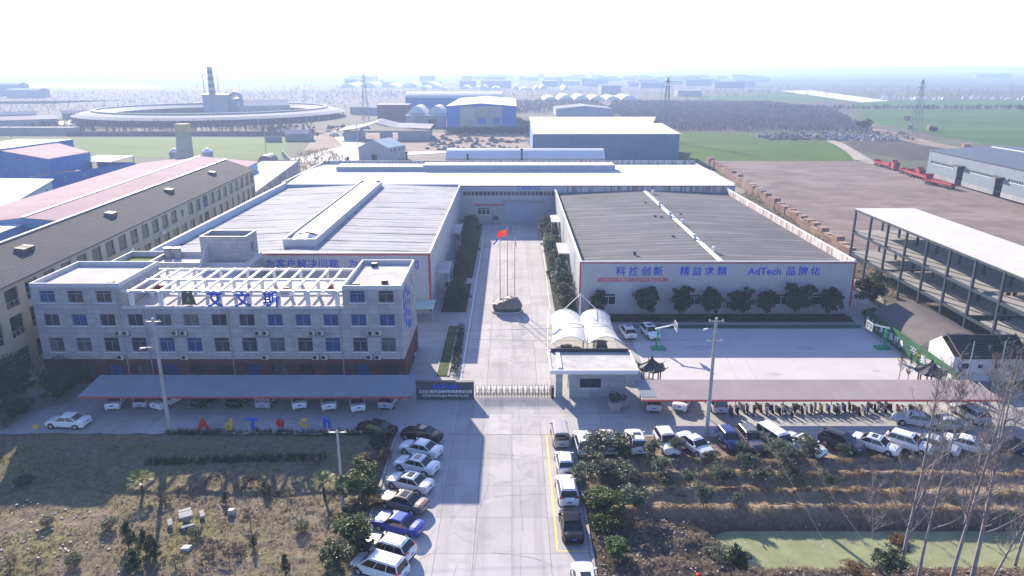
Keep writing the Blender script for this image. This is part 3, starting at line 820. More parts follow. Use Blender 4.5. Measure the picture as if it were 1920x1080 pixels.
# right hall
hr = thing('production_hall', 'grey roofed hall behind the sports court with blue slogan on its corrugated front', 'building', (32, 142, 0))
RX0, RX1, RY0, RY1, RH = 10.75, 54.3, 109.8, 181.3, 8.75
fh = [(2.3, 5.9, 1.6, 3.6), (17.4, 19.6, 1.6, 3.4), (20.3, 22.2, 1.6, 3.4), (31.4, 34.4, 1.6, 3.5), (37.4, 39.6, 1.6, 3.5)]
m_ = MB()
wall(m_, (RX0, RY0), (RX1, RY0), 1.2, RH, fh, 0.12)
m_.build('wall', M_corr, hr)
m_ = MB()
wall(m_, (RX1, RY0), (RX1, RY1), 0, RH); m_.build('side_wall', M_corry, hr); m_ = MB()
wall(m_, (RX0, RY1), (RX0, RY0), 0, RH, [(6 + k * 9.4, 8.2 + k * 9.4, 1.6, 3.2) for k in range(7)], 0.1)
m_.build('side_wall', M_corry, hr)
for k in range(7): window(hr, (RX0, RY1), (RX0, RY0), (6 + k * 9.4, 8.2 + k * 9.4, 1.6, 3.2), 0.09, M_glass, 1, sill=False)
for h in fh: window(hr, (RX0, RY0), (RX1, RY0), h, 0.10, M_glass, 2 if h[1] - h[0] > 2.5 else 1, 0.72, sill=False, fw=0.09)
MB().box(RX0 - 0.05, RY0 - 0.08, 0, RX1 + 0.05, RY0 - 0.003, 1.2).build('plinth', mat('pale_plinth_render', (0.40, 0.39, 0.39), 0.8, 0.1, 0.6), hr)
m_ = MB()
xc = 33.4
for a, b_ in (((RX0 + .3, 7.75), (xc, 8.55)), ((xc, 8.55), (RX1 - .3, 7.75))):
    m_.poly([(a[0], RY0 + .3, a[1]), (b_[0], RY0 + .3, b_[1]), (b_[0], RY1, b_[1]), (a[0], RY1, a[1])])
m_.build('roof', M_roofR, hr)
MB().hexa([(xc - .45, RY0 + .3, 8.5), (xc + .45, RY0 + .3, 8.5), (xc + .45, RY1, 8.5), (xc - .45, RY1, 8.5)], [(xc - .3, RY0 + .3, 8.66), (xc + .3, RY0 + .3, 8.66), (xc + .3, RY1, 8.66), (xc - .3, RY1, 8.66)]).build('ridge_cap', M_steelw, hr)
m_ = MB()
m_.box(RX0 - 0.04, RY0 - 0.04, RH, RX1 + 0.04, RY0 + 0.26, RH + 0.16)
m_.box(RX0 - 0.04, RY0 + 0.265, RH, RX0 + 0.3, RY1, RH + 0.16)
m_.box(RX1 - 0.26, RY0 + 0.265, RH + 0.2, RX1 + 0.06, RY1, RH + 0.32)
m_.box(RX1 - 0.28, RY0 + 0.265, 7.6, RX1 - 0.002, RY1, RH + 0.2, 1)
m_.build('parapet', [M_white, M_rust], hr)
m_ = MB().box(RX0 - 0.06, RY0 - 0.07, RH - 0.2, RX1 + 0.06, RY0 - 0.004, RH - 0.003)
m_.box(RX0 - 0.06, RY0 - 0.065, 1.25, RX0 + 0.2, RY0 - 0.005, RH - 0.202); m_.box(RX1 - 0.2, RY0 - 0.065, 1.25, RX1 + 0.06, RY0 - 0.005, RH - 0.202)
m_.build('red_trim', M_red, hr)
for ph in ((('科', 1164), ('技', 1188), ('创', 1211.5), ('新', 1234)), (('精', 1284), ('益', 1307), ('求', 1330), ('精', 1354)), (('品', 1483), ('牌', 1506), ('化', 1529)), (('AdTech', 1434),)):
    m_ = MB()
    for q, px in ph:
        X, Z = AT(px, 508, RY0); put_text(m_, q, 1.55 if len(q) == 1 else 1.65, (X, RY0 - 0.04, 6.72), depth=0.03, bold=0.018)
    m_.build('wall_lettering', M_blue, hr)
X0, _ = AT(1121, 520, RY0); X1, _ = AT(1252, 520, RY0)
m_ = MB().box(X0, RY0 - 0.035, 5.55, X1, RY0 - 0.01, 6.2)
put_text(m_, '安全生产 质量第一 精益管理 持续改进', 0.5, ((X0 + X1) / 2, RY0 - 0.045, 5.68), depth=0.005, mi=1, sx=1.15)
m_.build('banner', [M_ban, mat('banner_letters', (0.62, 0.42, 0.40), 0.8, 0.1, 1)], hr)
for px, py in ((1190, 477), (1262, 446), (1240, 410), (1228, 408), (1210, 383), (1276, 404)):
    x, y = G(px, py, 8.2)
    if abs(x - xc) > 1: MB().tube([(x, y, 7.9), (x, y, 8.5), (x, y, 8.7)], [0.22, 0.22, 0.34], 8).build('roof_vent', M_dark, hr)
for px, py in ((1235, 385), (1255, 404), (1278, 418), (1301, 446), (1337, 470), (1223, 362)):
    x, y = G(px, py, 8.8)
    MB().tube([(x + 0.2, y, 8.6), (x + 0.2, y, 9.0), (x + 0.2, y, 9.1), (x + 0.2, y, 9.45), (x + 0.2, y, 9.6)], [0.25, 0.25, 0.42, 0.42, 0.1], 10).build('roof_ventilator', M_steelw, hr)
doorcanopy(hr, RX0 - 2.0, RX0 - 0.01, 131, 139.5, 4.6); doorcanopy(hr, RX0 - 1.9, RX0 - 0.01, 158, 166, 5.0)
m_ = MB()
m_.tube([(RX0 - 0.2, 118, 0.1), (RX0 - 0.2, 118, 8.4)], 0.07); m_.tube([(RX0 - 0.2, 145, 0.1), (RX0 - 0.2, 145, 8.4)], 0.07)
m_.build('drain_pipe', M_white, hr)

# back hall across the end of the road
hb = thing('production_hall', 'long white roofed hall closing the end of the central road', 'building', (0, 202, 0))
BX0, BX1, BY0, BY1, BH = -58.2, 56.5, 181.8, 224, 9.65
st = [(45.8 + k * 1.02, 46.62 + k * 1.02, 7.1, 8.15) for k in range(23)]
m_ = MB()
wall(m_, (BX0, BY0), (BX1, BY0), 0, BH - 0.1, st + [(49.3, 52.6, 2.1, 4.1)], 0.12)
m_.build('wall', M_corr, hb)
m_ = MB(); wall(m_, (BX1, BY0), (BX1, BY1), 0, BH); m_.build('side_wall', M_corry, hb); m_ = MB(); wall(m_, (BX0, BY1), (BX0, BY0), 0, BH); m_.build('side_wall', M_corry, hb); m_ = MB()
m_.poly([(BX1, BY1, 0), (BX0, BY1, 0), (BX0, BY1, BH), (BX1, BY1, BH)])
m_.build('back_wall', M_corr, hb)
g_ = MB()
for h in st: g_.box(BX0 + h[0], BY0 + 0.08, h[2], BX0 + h[1], BY0 + 0.1, h[3])
g_.build('window_band', M_glass, hb)
window(hb, (BX0, BY0), (BX1, BY0), (49.3, 52.6, 2.1, 4.1), 0.1, M_glass, 2, 0.7, fw=0.12)
yr = 203.5
m_ = MB()
m_.poly([(BX0, BY0 - 0.25, BH), (BX1, BY0 - 0.25, BH), (BX1, yr, BH + 0.75), (BX0, yr, BH + 0.75)])
m_.poly([(BX0, yr, BH + 0.75), (BX1, yr, BH + 0.75), (BX1, BY1, BH), (BX0, BY1, BH)])
m_.box(BX0, BY0 - 0.28, BH - 0.16, BX1, BY0 - 0.01, BH - 0.006, 1)
m_.build('roof', [M_roofB, M_dark], hb)
m_ = MB()
m_.box(BX0, BY1 - 0.15, BH - 0.6, BX1, BY1 + 0.1, BH + 1.1); m_.box(BX1 - 0.2, BY0, BH - 0.5, BX1 + 0.05, BY1 - 0.16, BH + 0.5); m_.box(BX0 - 0.05, BY0, BH - 0.5, BX0 + 0.2, BY1 - 0.16, BH + 0.75)
m_.build('parapet', M_rust, hb)
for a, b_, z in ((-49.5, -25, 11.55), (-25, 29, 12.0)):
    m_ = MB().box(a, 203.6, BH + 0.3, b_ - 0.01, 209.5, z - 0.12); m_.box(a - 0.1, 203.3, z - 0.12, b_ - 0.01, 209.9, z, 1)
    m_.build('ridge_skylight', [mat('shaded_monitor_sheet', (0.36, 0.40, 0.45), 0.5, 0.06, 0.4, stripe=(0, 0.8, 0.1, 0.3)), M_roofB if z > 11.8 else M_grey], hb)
m_ = MB().box(11.2, BY0 - 0.07, 8.05, BX1 - 1.6, BY0 - 0.02, BH - 0.2); m_.box(BX0 + 1, BY0 - 0.07, 8.4, -13.2, BY0 - 0.02, BH - 0.2)
m_.build('streaked_fascia', M_rust, hb)
X0, _ = AT(889, 383, BY0); X1, _ = AT(950, 383, BY0)
MB().box(X0, BY0 - 0.04, 4.35, X1, BY0 - 0.01, 5.0).build('banner', M_ban, hb)
m_ = MB().box(-1.9, BY0 - 0.10, 0.05, 2.1, BY0 - 0.02, 5.3).box(2.14, BY0 - 0.10, 0.05, 6.1, BY0 - 0.02, 5.3)
m_.box(-2.6, BY0 - 0.2, 5.4, 8.2, BY0 - 0.02, 5.6, 1); m_.box(-2.6, BY0 - 0.16, 5.75, 8.2, BY0 - 0.02, 5.85, 1)
m_.build('sliding_door', [mat('blue_grey_door_sheet', (0.36, 0.42, 0.52), 0.5, 0.06, 0.5, stripe=(0, 0.3, 0.12, 0.3)), M_grey], hb)
X, _ = AT(996, 360, BY0)
m_ = MB(); put_text(m_, '新材料车间', 0.95, (X, BY0 - 0.03, 8.55), depth=0.01, bold=0.01)
ring = [(math.cos(t * math.pi / 8) , math.sin(t * math.pi / 8)) for t in range(16)]
for k in range(16):
    a, b_ = ring[k], ring[(k + 1) % 16]
    m_.poly([(X - 3.2 + a[0] * .5, BY0 - .03, 8.95 + a[1] * .5), (X - 3.2 + b_[0] * .5, BY0 - .03, 8.95 + b_[1] * .5), (X - 3.2 + b_[0] * .38, BY0 - .03, 8.95 + b_[1] * .38), (X - 3.2 + a[0] * .38, BY0 - .03, 8.95 + a[1] * .38)])
m_.box(X - 3.25, BY0 - .03, 8.6, X - 3.15, BY0 - .02, 9.3)
m_.build('wall_lettering', M_blue, hb)
for x in (BX1 - 0.5, BX1 + 0.8): MB().tube([(x, 200 + x * 0.1, 0), (x, 200 + x * 0.1, 13.2)], 0.12).build('vent_pipe', M_dark, hb)

for x, y, s, l in ((-29.6, 90.2, 1.3, 'red crate with dark lattice on the office roof terrace under the pergola'), (-46.4, 91.0, 1.2, 'red box beside the left parapet of the office roof terrace'), (-24.2, 91.5, 0.9, 'small red box near the right end of the roof terrace')):
    t = thing('crate', l, 'crate', (x, y, 9.87))
    MB().box(-s / 2, -s / 3, 0, s / 2, s / 3, .8).build('box', M_red, t, local=True)
    MB().box(-s / 2 - .02, -s / 3 - .03, .3, s / 2 + .02, -s / 3 - .004, .42).build('band', M_dark, t, local=True)
# ---------------------------------------------------------------- carports along the front
M_shedL = mat('blue_grey_shed_sheet', (0.26, 0.29, 0.33), 0.8, 0.07, 0.3, stripe=(0, 0.30, 0.2, 0.45))
M_shedR = mat('pinkish_shed_sheet', (0.36, 0.30, 0.29), 0.9, 0.07, 0.3, stripe=(0, 0.30, 0.2, 0.25), streak=((0.35, 0.02, 1), (0.50, 0.44, 0.42), 0.62, 0.7))
def carport(name, label, x0, x1, y0, y1, z0, z1, m, slant, patch=None):
    t = thing(name, label, 'carport', ((x0 + x1) / 2, (y0 + y1) / 2, 0))
    mb = MB()
    a = [(x0, y0, z0), (x1, y0, z0), (x1 + slant, y1, z1), (x0 - slant * 0.3, y1, z1)]
    mb.hexa([(p[0], p[1], p[2] - 0.06) for p in a], a, 0)
    mb.build('roof', m, t)
    MB().box(x0 - 0.03, y0 - 0.12, z0 - 0.2, x1 + 0.03, y0 - 0.02, z0 - 0.02).build('fascia', M_red, t)
    n = int((x1 - x0) / 5.2)
    for k in range(n + 1):
        x = x0 + 0.6 + (x1 - x0 - 1.2) * k / n
        MB().tube([(x, y1 - 0.5, 0), (x, y1 - 0.5, z1 - 0.12)], 0.07, 6).build('post', M_grey, t)
        MB().hexa([(x - .05, y0 + .2, z0 - .14), (x + .05, y0 + .2, z0 - .14), (x + .05, y1 - .43, z1 - .22), (x - .05, y1 - .43, z1 - .22)],
                  [(x - .05, y0 + .2, z0 - .07), (x + .05, y0 + .2, z0 - .07), (x + .05, y1 - .43, z1 - .11), (x - .05, y1 - .43, z1 - .11)]).build('rafter', M_grey, t)
    if patch:
        mb = MB()
        f = lambda x, q: (x, y0 + (y1 - y0) * q, z0 + (z1 - z0) * q + 0.03)
        mb.poly([f(patch[0], 0.12), f(patch[1], 0.12), f(patch[1] - 0.3, 0.99), f(patch[0] - 0.3, 0.99)])
        mb.build('roof_patch', M_shedL, t)
    return t
carport('carport', 'long blue grey corrugated carport with red edge in front of the office block', -49.2, -11.5, 74.4, 79.3, 2.45, 2.95, M_shedL, 0)
carport('carport', 'long pinkish corrugated carport beside the gatehouse with bicycles parked beneath it', 14.5, 55.3, 73.6, 77.9, 2.45, 2.95, M_shedR, -1.5, (14.6, 16.3))

# ---------------------------------------------------------------- gate, gatehouse, name wall
M_stone = mat('gatehouse_stone_tile', (0.36, 0.37, 0.385), 0.5, 0.07, 0.6, tile=('wall', 1.1, 0.7, 0.02, (0.24, 0.245, 0.26), 0.0))
gh = thing('gatehouse', 'flat roofed stone clad gatehouse with white edged canopy beside the folding gate', 'gatehouse', (10, 80.8, 0))
w = MB(); hw = (1.25, 3.75, 1.3, 2.5)
wall(w, (6.9, 79.2), (13.6, 79.2), 0, 3.5, [hw]); wall(w, (13.6, 79.2), (13.6, 83.4), 0, 3.5); wall(w, (13.6, 83.4), (6.9, 83.4), 0, 3.5)
wall(w, (6.9, 83.4), (6.9, 79.2), 0, 3.5, [(1.6, 2.6, 0.05, 2.2)])
w.build('wall', M_stone, gh)
window(gh, (6.9, 79.2), (13.6, 79.2), hw, 0.14, M_glass, 2, None, frame=M_dark)
MB().box(5.25, 79.1, 0, 6.05, 79.9, 3.5).build('column', M_stone, gh)
r = MB()
r.poly([(4.75, 78.5, 3.86), (14.7, 78.5, 3.86), (14.7, 84.3, 3.86), (4.75, 84.3, 3.86)])
r.build('roof', M_roofw, gh)
r = MB()
r.box(4.5, 78.2, 3.505, 14.9, 84.5, 3.8)
parapet(r, [(4.5, 78.2), (14.9, 78.2), (14.9, 84.5), (4.5, 84.5)], 3.8, 4.0, 0.2)
r.box(4.9, 84.2, 3.87, 14.6, 84.29, 4.35, 1)
r.hexa([(5.45, 79, 3.87), (5.95, 79, 3.87), (5.95, 83.9, 3.87), (5.45, 83.9, 3.87)], [(5.45, 79, 4.05), (5.95, 79, 4.05), (5.95, 83.9, 4.05), (5.45, 83.9, 4.05)])
r.build('canopy', [M_white, M_dark], gh)
tag(MB().box(6.62, 75.6, 0, 6.88, 79.1, 0.12).box(6.66, 75.7, 0.12, 6.74, 75.78, 1.0).build('kerb', M_conc2), kind='structure')

sw = thing('name_wall', 'dark grey stone wall with company name in white beside the folding gate', 'sign', (-8, 78.85, 0))
MB().box(-11.45, 78.6, 0, -4.55, 79.1, 2.25).build('wall', mat('dark_granite', (0.075, 0.08, 0.095), 0.35, 0.12, 1.2), sw)
MB().box(-11.5, 78.55, 2.255, -4.5, 79.15, 2.33).build('capstone', M_dark, sw)
m_ = MB()
put_text(m_, '艾文斯(焦作)冶金材料有限责任公司', 0.44, (-7.95, 78.58, 0.93), depth=0.012, bold=0.012, sx=0.93)
put_text(m_, 'AdTech Metallurgical Materials Co.,Ltd.', 0.40, (-7.95, 78.58, 0.45), depth=0.012, bold=0.008, sx=0.86)
m_.build('white_lettering', M_white, sw)
m_ = MB(); put_text(m_, 'AdTech', 0.86, (-8.0, 78.57, 1.48), depth=0.02, bold=0.03, sx=1.15); m_.build('blue_lettering', M_blue, sw)
m_ = MB()
m_.tube([(-7.3, 80.6, 0), (-7.3, 80.6, 1.05)], 0.03).tube([(-5.2, 80.6, 0), (-5.2, 80.6, 1.05)], 0.03).tube([(-7.9, 80.6, 0.8), (-7.3, 80.6, 1.05), (-5.2, 80.6, 1.05)], 0.03)
single(m_, 'hand_rail', M_grey, 'thin grey metal rail behind the dark name wall', 'railing', (-6.2, 80.6, 0))

gt = thing('folding_gate', 'retractable lattice gate of crossed metal bars across the entrance road', 'gate', (0.3, 79.3, 0))
M_gate = mat('gate_bar_metal', (0.045, 0.045, 0.05), 0.6, 0.1, 2, spec=0.1)
n = 26
for k in range(n):
    x = -4.35 + k * 0.36
    if k < n - 1:
        for y in (79.1, 79.5):
            lat = MB()
            for a, b in ((0.25, 0.7), (0.7, 1.15)):
                lat.bar((x, y, a), (x + 0.36, y, b), 0.02); lat.bar((x, y, b), (x + 0.36, y, a), 0.02)
            lat.build('lattice', M_gate, gt)
    up = MB().tube([(x, 79.1, 0.06), (x, 79.1, 1.55), (x, 79.12, 1.62)], [0.026, 0.026, 0.008], 5).tube([(x, 79.5, 0.06), (x, 79.5, 1.55), (x, 79.48, 1.62)], [0.026, 0.026, 0.008], 5)
    up.box(x - 0.02, 79.12, 1.1, x + 0.02, 79.48, 1.14)
    up.build('upright', M_gate, gt)
MB().box(4.72, 78.95, 0, 5.05, 79.65, 1.45).build('drive_box', M_dark, gt)
MB().poly([(-4.5, 79.08, 0.016), (5, 79.08, 0.016), (5, 79.16, 0.016), (-4.5, 79.16, 0.016)]).build('rail', M_dark, gt)

# planters by the gatehouse
M_leafd = mat('dark_evergreen_leaf', (0.030, 0.052, 0.020), 0.6, 0.4, 0.9, rand=0.35, trans=0.15)
def leafball(mb, c, r, n, s, rg, mi=0, flat=1.0):
    for _ in range(n):
        d = Vector((rg.gauss(0, 1), rg.gauss(0, 1), rg.gauss(0, 1))).normalized() * (r * (0.45 + 0.6 * rg.random() ** 0.6))
        p = Vector(c) + Vector((d.x, d.y, d.z * flat))
        a = Vector((rg.gauss(0, 1), rg.gauss(0, 1), rg.gauss(0, 1))).normalized()
        b = a.cross(Vector((rg.gauss(0, 1), rg.gauss(0, 1), rg.gauss(0, 1)))).normalized()
        q = s * (0.6 + 0.8 * rg.random())
        mb.poly([p - a * q, p + b * q * 0.6, p + a * q, p - b * q * 0.6], mi)
for i, (x, y, l) in enumerate(((11.9, 76.1, 'square concrete planter with dark shrub in front of the gatehouse'), (-4.15, 180.3, 'pale concrete planter with low shrub below the window of the back hall'))):
    t = thing('planter', l, 'planter', (x, y, 0))
    MB().hexa([(-.6, -.6, 0), (.6, -.6, 0), (.6, .6, 0), (-.6, .6, 0)], [(-.75, -.75, 1.1), (.75, -.75, 1.1), (.75, .75, 1.1), (-.75, .75, 1.1)]).build('tub', M_conc2, t, local=True)
    sb = MB(); leafball(sb, (0, 0, 1.5), 0.75, 260, 0.12, rnd); sb.build('shrub', M_leafd, t, local=True)
t = thing('planter', 'smaller concrete planter tucked behind the square planter at the gatehouse corner', 'planter', (13.1, 76.9, 0))
MB().hexa([(-.35, -.35, 0), (.35, -.35, 0), (.35, .35, 0), (-.35, .35, 0)], [(-.42, -.42, 0.9), (.42, -.42, 0.9), (.42, .42, 0.9), (-.42, .42, 0.9)]).build('tub', M_conc2, t, local=True)
sb = MB(); leafball(sb, (0, 0, 1.1), 0.4, 90, 0.1, rnd); sb.build('shrub', M_leafd, t, local=True)

# ---------------------------------------------------------------- membrane car shade: two vaulted bays on a middle mast line
mc = thing('membrane_canopy', 'white double vaulted fabric car shade with steel mast behind the gatehouse', 'canopy', (10.1, 95.5, 0))
M_memb = mat('white_membrane', (0.74, 0.71, 0.68), 0.45, 0.04, 0.3, trans=0.12)
for sgn, nm in ((-1, 0), (1, 0)):
    mb = MB(); NU, NV = 12, 12
    P = {}
    for j in range(NV + 1):
        v = j / NV; y = 89.8 + (101.2 - 89.8) * v
        bow = math.sin(math.pi * v)
        for i in range(NU + 1):
            u = i / NU
            x = 10.1 + sgn * u * (4.35 + 0.55 * (1 - bow) - (0.45 if v > .5 else 0) * (v - .5) * 2)
            z = 2.75 + 1.0 * math.sin(math.pi * min(1, u * 1.02)) ** 0.8 * (0.75 + 0.35 * (1 - bow)) + 0.75 * (1 - u) * (bow * 0.55) - 0.25 * u * bow
            P[(i, j)] = (x, y, z)
    for j in range(NV):
        for i in range(NU):
            q = [P[(i, j)], P[(i + 1, j)], P[(i + 1, j + 1)], P[(i, j + 1)]]
            mb.poly(q if sgn > 0 else q[::-1])
    mb.build('membrane', M_memb, mc, smooth=True)
    for v in (0.0, 0.5, 1.0):
        j = int(v * NV)
        MB().tube([(p[0], p[1] + (-0.02 if v == 0 else 0), p[2] + 0.01) for p in [P[(i, j)] for i in range(NU + 1)]], 0.055, 6).build('arch_rib', M_steelw, mc)
for y, zt in ((90.0, 4.9), (95.4, 4.6), (101.6, 6.2)):
    MB().tube([(10.1, y - 0.12, 0), (10.1, y - 0.12, zt)], [0.12, 0.08], 8).build('mast', M_white, mc)
for s in (-1, 1):
    MB().tube([(10.1, 101.4, 6.1), (10.1 + s * 2.6, 100.9, 3.7)], 0.06, 6).build('strut', M_white, mc)
    for a, b in (((10.1, 101.4, 4.5), (10.1 + s * 3.4, 96, 3.75)), ((10.1, 90, 4.8), (10.1 + s * 3.2, 94, 3.9)), ((10.1 + s * 3.4, 96, 3.8), (10.1 + s * 2.2, 92.6, 4.05)), ((10.1 + s * 3.0, 101, 3.7), (10.1 + s * 2.2, 97.5, 4.05))):
        MB().tube([a, b], 0.02, 4).build('cable', M_grey, mc)

# ---------------------------------------------------------------- rockery planter under a tarpaulin, flagpoles
rk = thing('covered_rockery', 'brown tarpaulin draped over an oval dark rockery planter in the middle of the road', 'planter', (-0.75, 111.3, 0))
def oval(a, b, z, n=28, cx=-0.75, cy=111.3, p=2.6):
    r = []
    for k in range(n):
        t = 2 * math.pi * k / n; c, s = math.cos(t), math.sin(t)
        r.append((cx + a * math.copysign(abs(c) ** (2 / p), c), cy + b * math.copysign(abs(s) ** (2 / p), s), z))
    return r
MB().hexa(oval(2.55, 1.7, 0.02), oval(2.5, 1.65, 0.22)).build('kerb', M_conc2, rk)
MB().hexa(oval(2.3, 1.5, 0.222), oval(2.4, 1.6, 1.15)).build('planter_wall', mat('dark_planter_tile', (0.035, 0.05, 0.05), 0.4, 0.2, 1.0), rk)
MB().hexa(oval(2.44, 1.64, 0.25), oval(2.44, 1.64, 0.34)).build('rim', M_steelw, rk)
mb = MB(); rings = []
for q, (a, b, z) in enumerate(((2.46, 1.66, 0.95), (2.4, 1.6, 1.5), (2.05, 1.3, 1.95), (1.3, 0.8, 2.2), (0.4, 0.25, 2.25))):
    rr = []
    for k, p in enumerate(oval(a, b, z)):
        f = fbm(p[0] * 0.9, p[1] * 0.9 + q)
        rr.append((p[0], p[1], z + 0.5 * f * (q > 0) + (0.25 * (p[0] + 0.75) / 2.4 if q > 1 else 0)))
    rings.append(rr)
for q in range(4):
    for k in range(28):
        j = (k + 1) % 28
        mb.poly([rings[q][k], rings[q][j], rings[q + 1][j], rings[q + 1][k]])
mb.poly(rings[4])
mb.build('tarpaulin', mat('brown_tarpaulin', (0.20, 0.145, 0.125), 0.6, 0.2, 0.6), rk, smooth=True)
M_flagr = mat('red_flag_cloth', (0.62, 0.03, 0.025), 0.8, 0.08, 2, trans=0.3)
M_stary = mat('yellow_star_cloth', (0.75, 0.55, 0.05), 0.8, 0.05, 2)
M_flagb = mat('blue_flag_cloth', (0.04, 0.09, 0.32), 0.8, 0.1, 2, trans=0.2)
M_flagw = mat('white_flag_cloth', (0.75, 0.75, 0.78), 0.8, 0.05, 2, trans=0.2)
def flag(mb, w, h, amp, droop, lean, fn):
    NX, NZ = 12, 8
    def P(i, j):
        u, v = i / NX, j / NZ
        return (lean * w * u * (1 - 0.25 * droop), amp * math.sin(u * 7 + v * 1.3) * u ** 0.5, -h * v - droop * w * u * 0.9)
    for i in range(NX):
        for j in range(NZ):
            mb.poly([P(i, j), P(i + 1, j), P(i + 1, j + 1), P(i, j + 1)], fn((i + .5) / NX, (j + .5) / NZ))
def star_fn(u, v):
    if (u - 0.17) ** 2 * 2.2 + (v - 0.25) ** 2 < 0.022: return 1
    for a, b in ((0.33, 0.1), (0.4, 0.2), (0.4, 0.35), (0.33, 0.45)):
        if (u - a) ** 2 * 2.2 + (v - b) ** 2 < 0.004: return 1
    return 0
def us_fn(u, v): return 2 if (u < 0.4 and v < 0.54) else (0 if int(v * 8) % 2 == 0 else 1)
for x, y, z, l, w, h, dr, ln, fn, ms in (
        (-1.95, 113.6, 12.0, 'left flagpole carrying a drooping pale blue and white flag', 2.2, 1.1, 0.75, -0.8, lambda u, v: 1 if v > 0.35 else 0, [M_flagb, M_flagw]),
        (-0.75, 113.6, 13.4, 'middle and tallest flagpole flying a red flag with yellow stars', 2.4, 1.5, 0.35, -1.0, star_fn, [M_flagr, M_stary]),
        (0.45, 113.6, 11.6, 'right flagpole with a limp red and white striped flag with blue corner', 1.5, 1.2, 1.1, 0.35, us_fn, [M_flagr, M_flagw, M_flagb])):
    t = thing('flagpole', l, 'flagpole', (x, y, 0), group='flagpoles behind the covered rockery')
    MB().tube([(0, 0, 0), (0, 0, z * 0.5), (0, 0, z)], [0.075, 0.06, 0.04], 8).build('pole', M_grey, t, local=True)
    MB().tube([(0, 0, z), (0, 0, z + 0.12), (0, 0, z + 0.2)], [0.09, 0.09, 0.02], 8).build('finial', M_steelw, t, local=True)
    mb = MB(); flag(mb, w * .72, h * .72, 0.13, dr, ln, fn)
    f = mb.build('flag', ms, t, local=True, smooth=True); f.location = (0.06 * (1 if ln > 0 else -1), 0, z - 0.1)

# ---------------------------------------------------------------- sports court things
M_hoopg = mat('green_hoop_paint', (0.03, 0.30, 0.16), 0.45, 0.08, 1.0)
M_hoopw = mat('white_hoop_paint', (0.74, 0.76, 0.75), 0.4, 0.05, 1.0)
def hoop(x, y, rz, label):
    t = thing('basketball_hoop', label, 'basketball hoop', (x, y, 0), rz, 'basketball hoops on the court')
    MB().box(-0.9, -0.6, 0.02, 1.1, 0.6, 0.28).build('base', M_hoopg, t, local=True)
    mb = MB().hexa([(-.35, -.12, .28), (-.1, -.12, .28), (-.1, .12, .28), (-.35, .12, .28)], [(-.2, -.1, 2.9), (0.02, -.1, 2.9), (0.02, .1, 2.9), (-.2, .1, 2.9)])
    mb.build('post', M_hoopg, t, local=True)
    MB().hexa([(-.5, -.1, 2.91), (2.3, -.08, 3.6), (2.3, .08, 3.6), (-.5, .1, 2.91)], [(-.5, -.1, 3.1), (2.3, -.08, 3.72), (2.3, .08, 3.72), (-.5, .1, 3.1)]).build('arm', M_hoopw, t, local=True)
    MB().tube([(0.6, 0, .29), (-0.05, 0, 2.5)], 0.05).build('stay', M_hoopg, t, local=True)
    mb = MB()
    for a, b in (((-.9, 2.85), (.9, 2.85)), ((-.9, 3.95), (.9, 3.95))): mb.box(2.36, a[0], a[1], 2.42, b[0], a[1] + .08)
    for yy in (-.9, .82): mb.box(2.36, yy, 2.93, 2.42, yy + .08, 3.95)
    mb.box(2.365, -.3, 3.05, 2.415, .3, 3.10); mb.box(2.365, -.3, 3.45, 2.415, .3, 3.5); mb.box(2.365, -.3, 3.10, 2.415, -.25, 3.45); mb.box(2.365, .25, 3.10, 2.415, .3, 3.45)
    mb.box(2.38, -.82, 2.93, 2.395, .82, 3.95, 1)
    mb.build('backboard', [M_hoopw, mat('clear_board', (0.35, 0.42, 0.42), 0.1, 0.05, 1, trans=0.5)], t, local=True)
    for yy in (-.5, .5): MB().tube([(1.6, 0, 3.6), (2.36, yy, 3.9)], 0.025).build('brace', M_hoopw, t, local=True)
    rp = [(2.65 + .23 * math.cos(k * math.pi / 6), .23 * math.sin(k * math.pi / 6), 3.05) for k in range(13)]
    MB().tube(rp, 0.02, 5).build('rim', mat('orange_rim', (0.6, 0.12, 0.03), 0.5, 0.05, 1), t, local=True)
hoop(20.6, 95.0, 0, 'green and white basketball hoop nearer the fabric car shade')
hoop(52.6, 95.2, math.pi, 'green and white basketball hoop next to the green slogan fence')

gf = thing('slogan_fence', 'green sheet fence with white slogan and five rings along the court edge', 'fence', (54, 94, 0))
FA, FB = (54.5, 105.0), (54.3, 81.0)
MB().hexa([(FA[0], FA[1], 0), (FB[0], FB[1], 0), (FB[0] + .1, FB[1], 0), (FA[0] + .1, FA[1], 0)], [(FA[0], FA[1], 2.6), (FB[0], FB[1], 2.6), (FB[0] + .1, FB[1], 2.6), (FA[0] + .1, FA[1], 2.6)]).build(
    'panel', mat('green_fence_sheet', (0.04, 0.125, 0.06), 0.6, 0.2, 0.3, stripe=(1, 2.4, 0.03, 0.5)), gf)
WM = Matrix.Rotation(-math.pi / 2, 4, 'Z') @ UPRIGHT
m_ = MB()
for k, q in enumerate('个人健身全民强身'):
    put_text(m_, q, 1.15, (54.36, 103.8 - 1.42 * k, 0.75 + (0.15 if k in (0, 4) else 0)), WM, 0.01, 0.04)
for k, q in enumerate('我运动我健康'):
    put_text(m_, q, 1.15, (54.28, 88.2 - 1.2 * k, 0.8), WM, 0.01, 0.03)
for a, b in ((0, 1.55), (.5, 1.55), (1.0, 1.55), (.25, 1.25), (.75, 1.25)):
    m_.tube([(54.3, 91.2 - a + .25 * math.cos(k * math.pi / 8), b + .25 * math.sin(k * math.pi / 8)) for k in range(17)], 0.035, 4)
m_.build('white_lettering', M_white, gf)
m_ = MB().tube([(54.3, 89.9, 1.9), (54.3, 89.5, 1.4), (54.3, 89.7, .8)], [.05, .12, .05], 5).tube([(54.3, 89.9, 1.6), (54.3, 89.1, 1.3), (54.3, 88.95, .9)], [.04, .08, .04], 5)
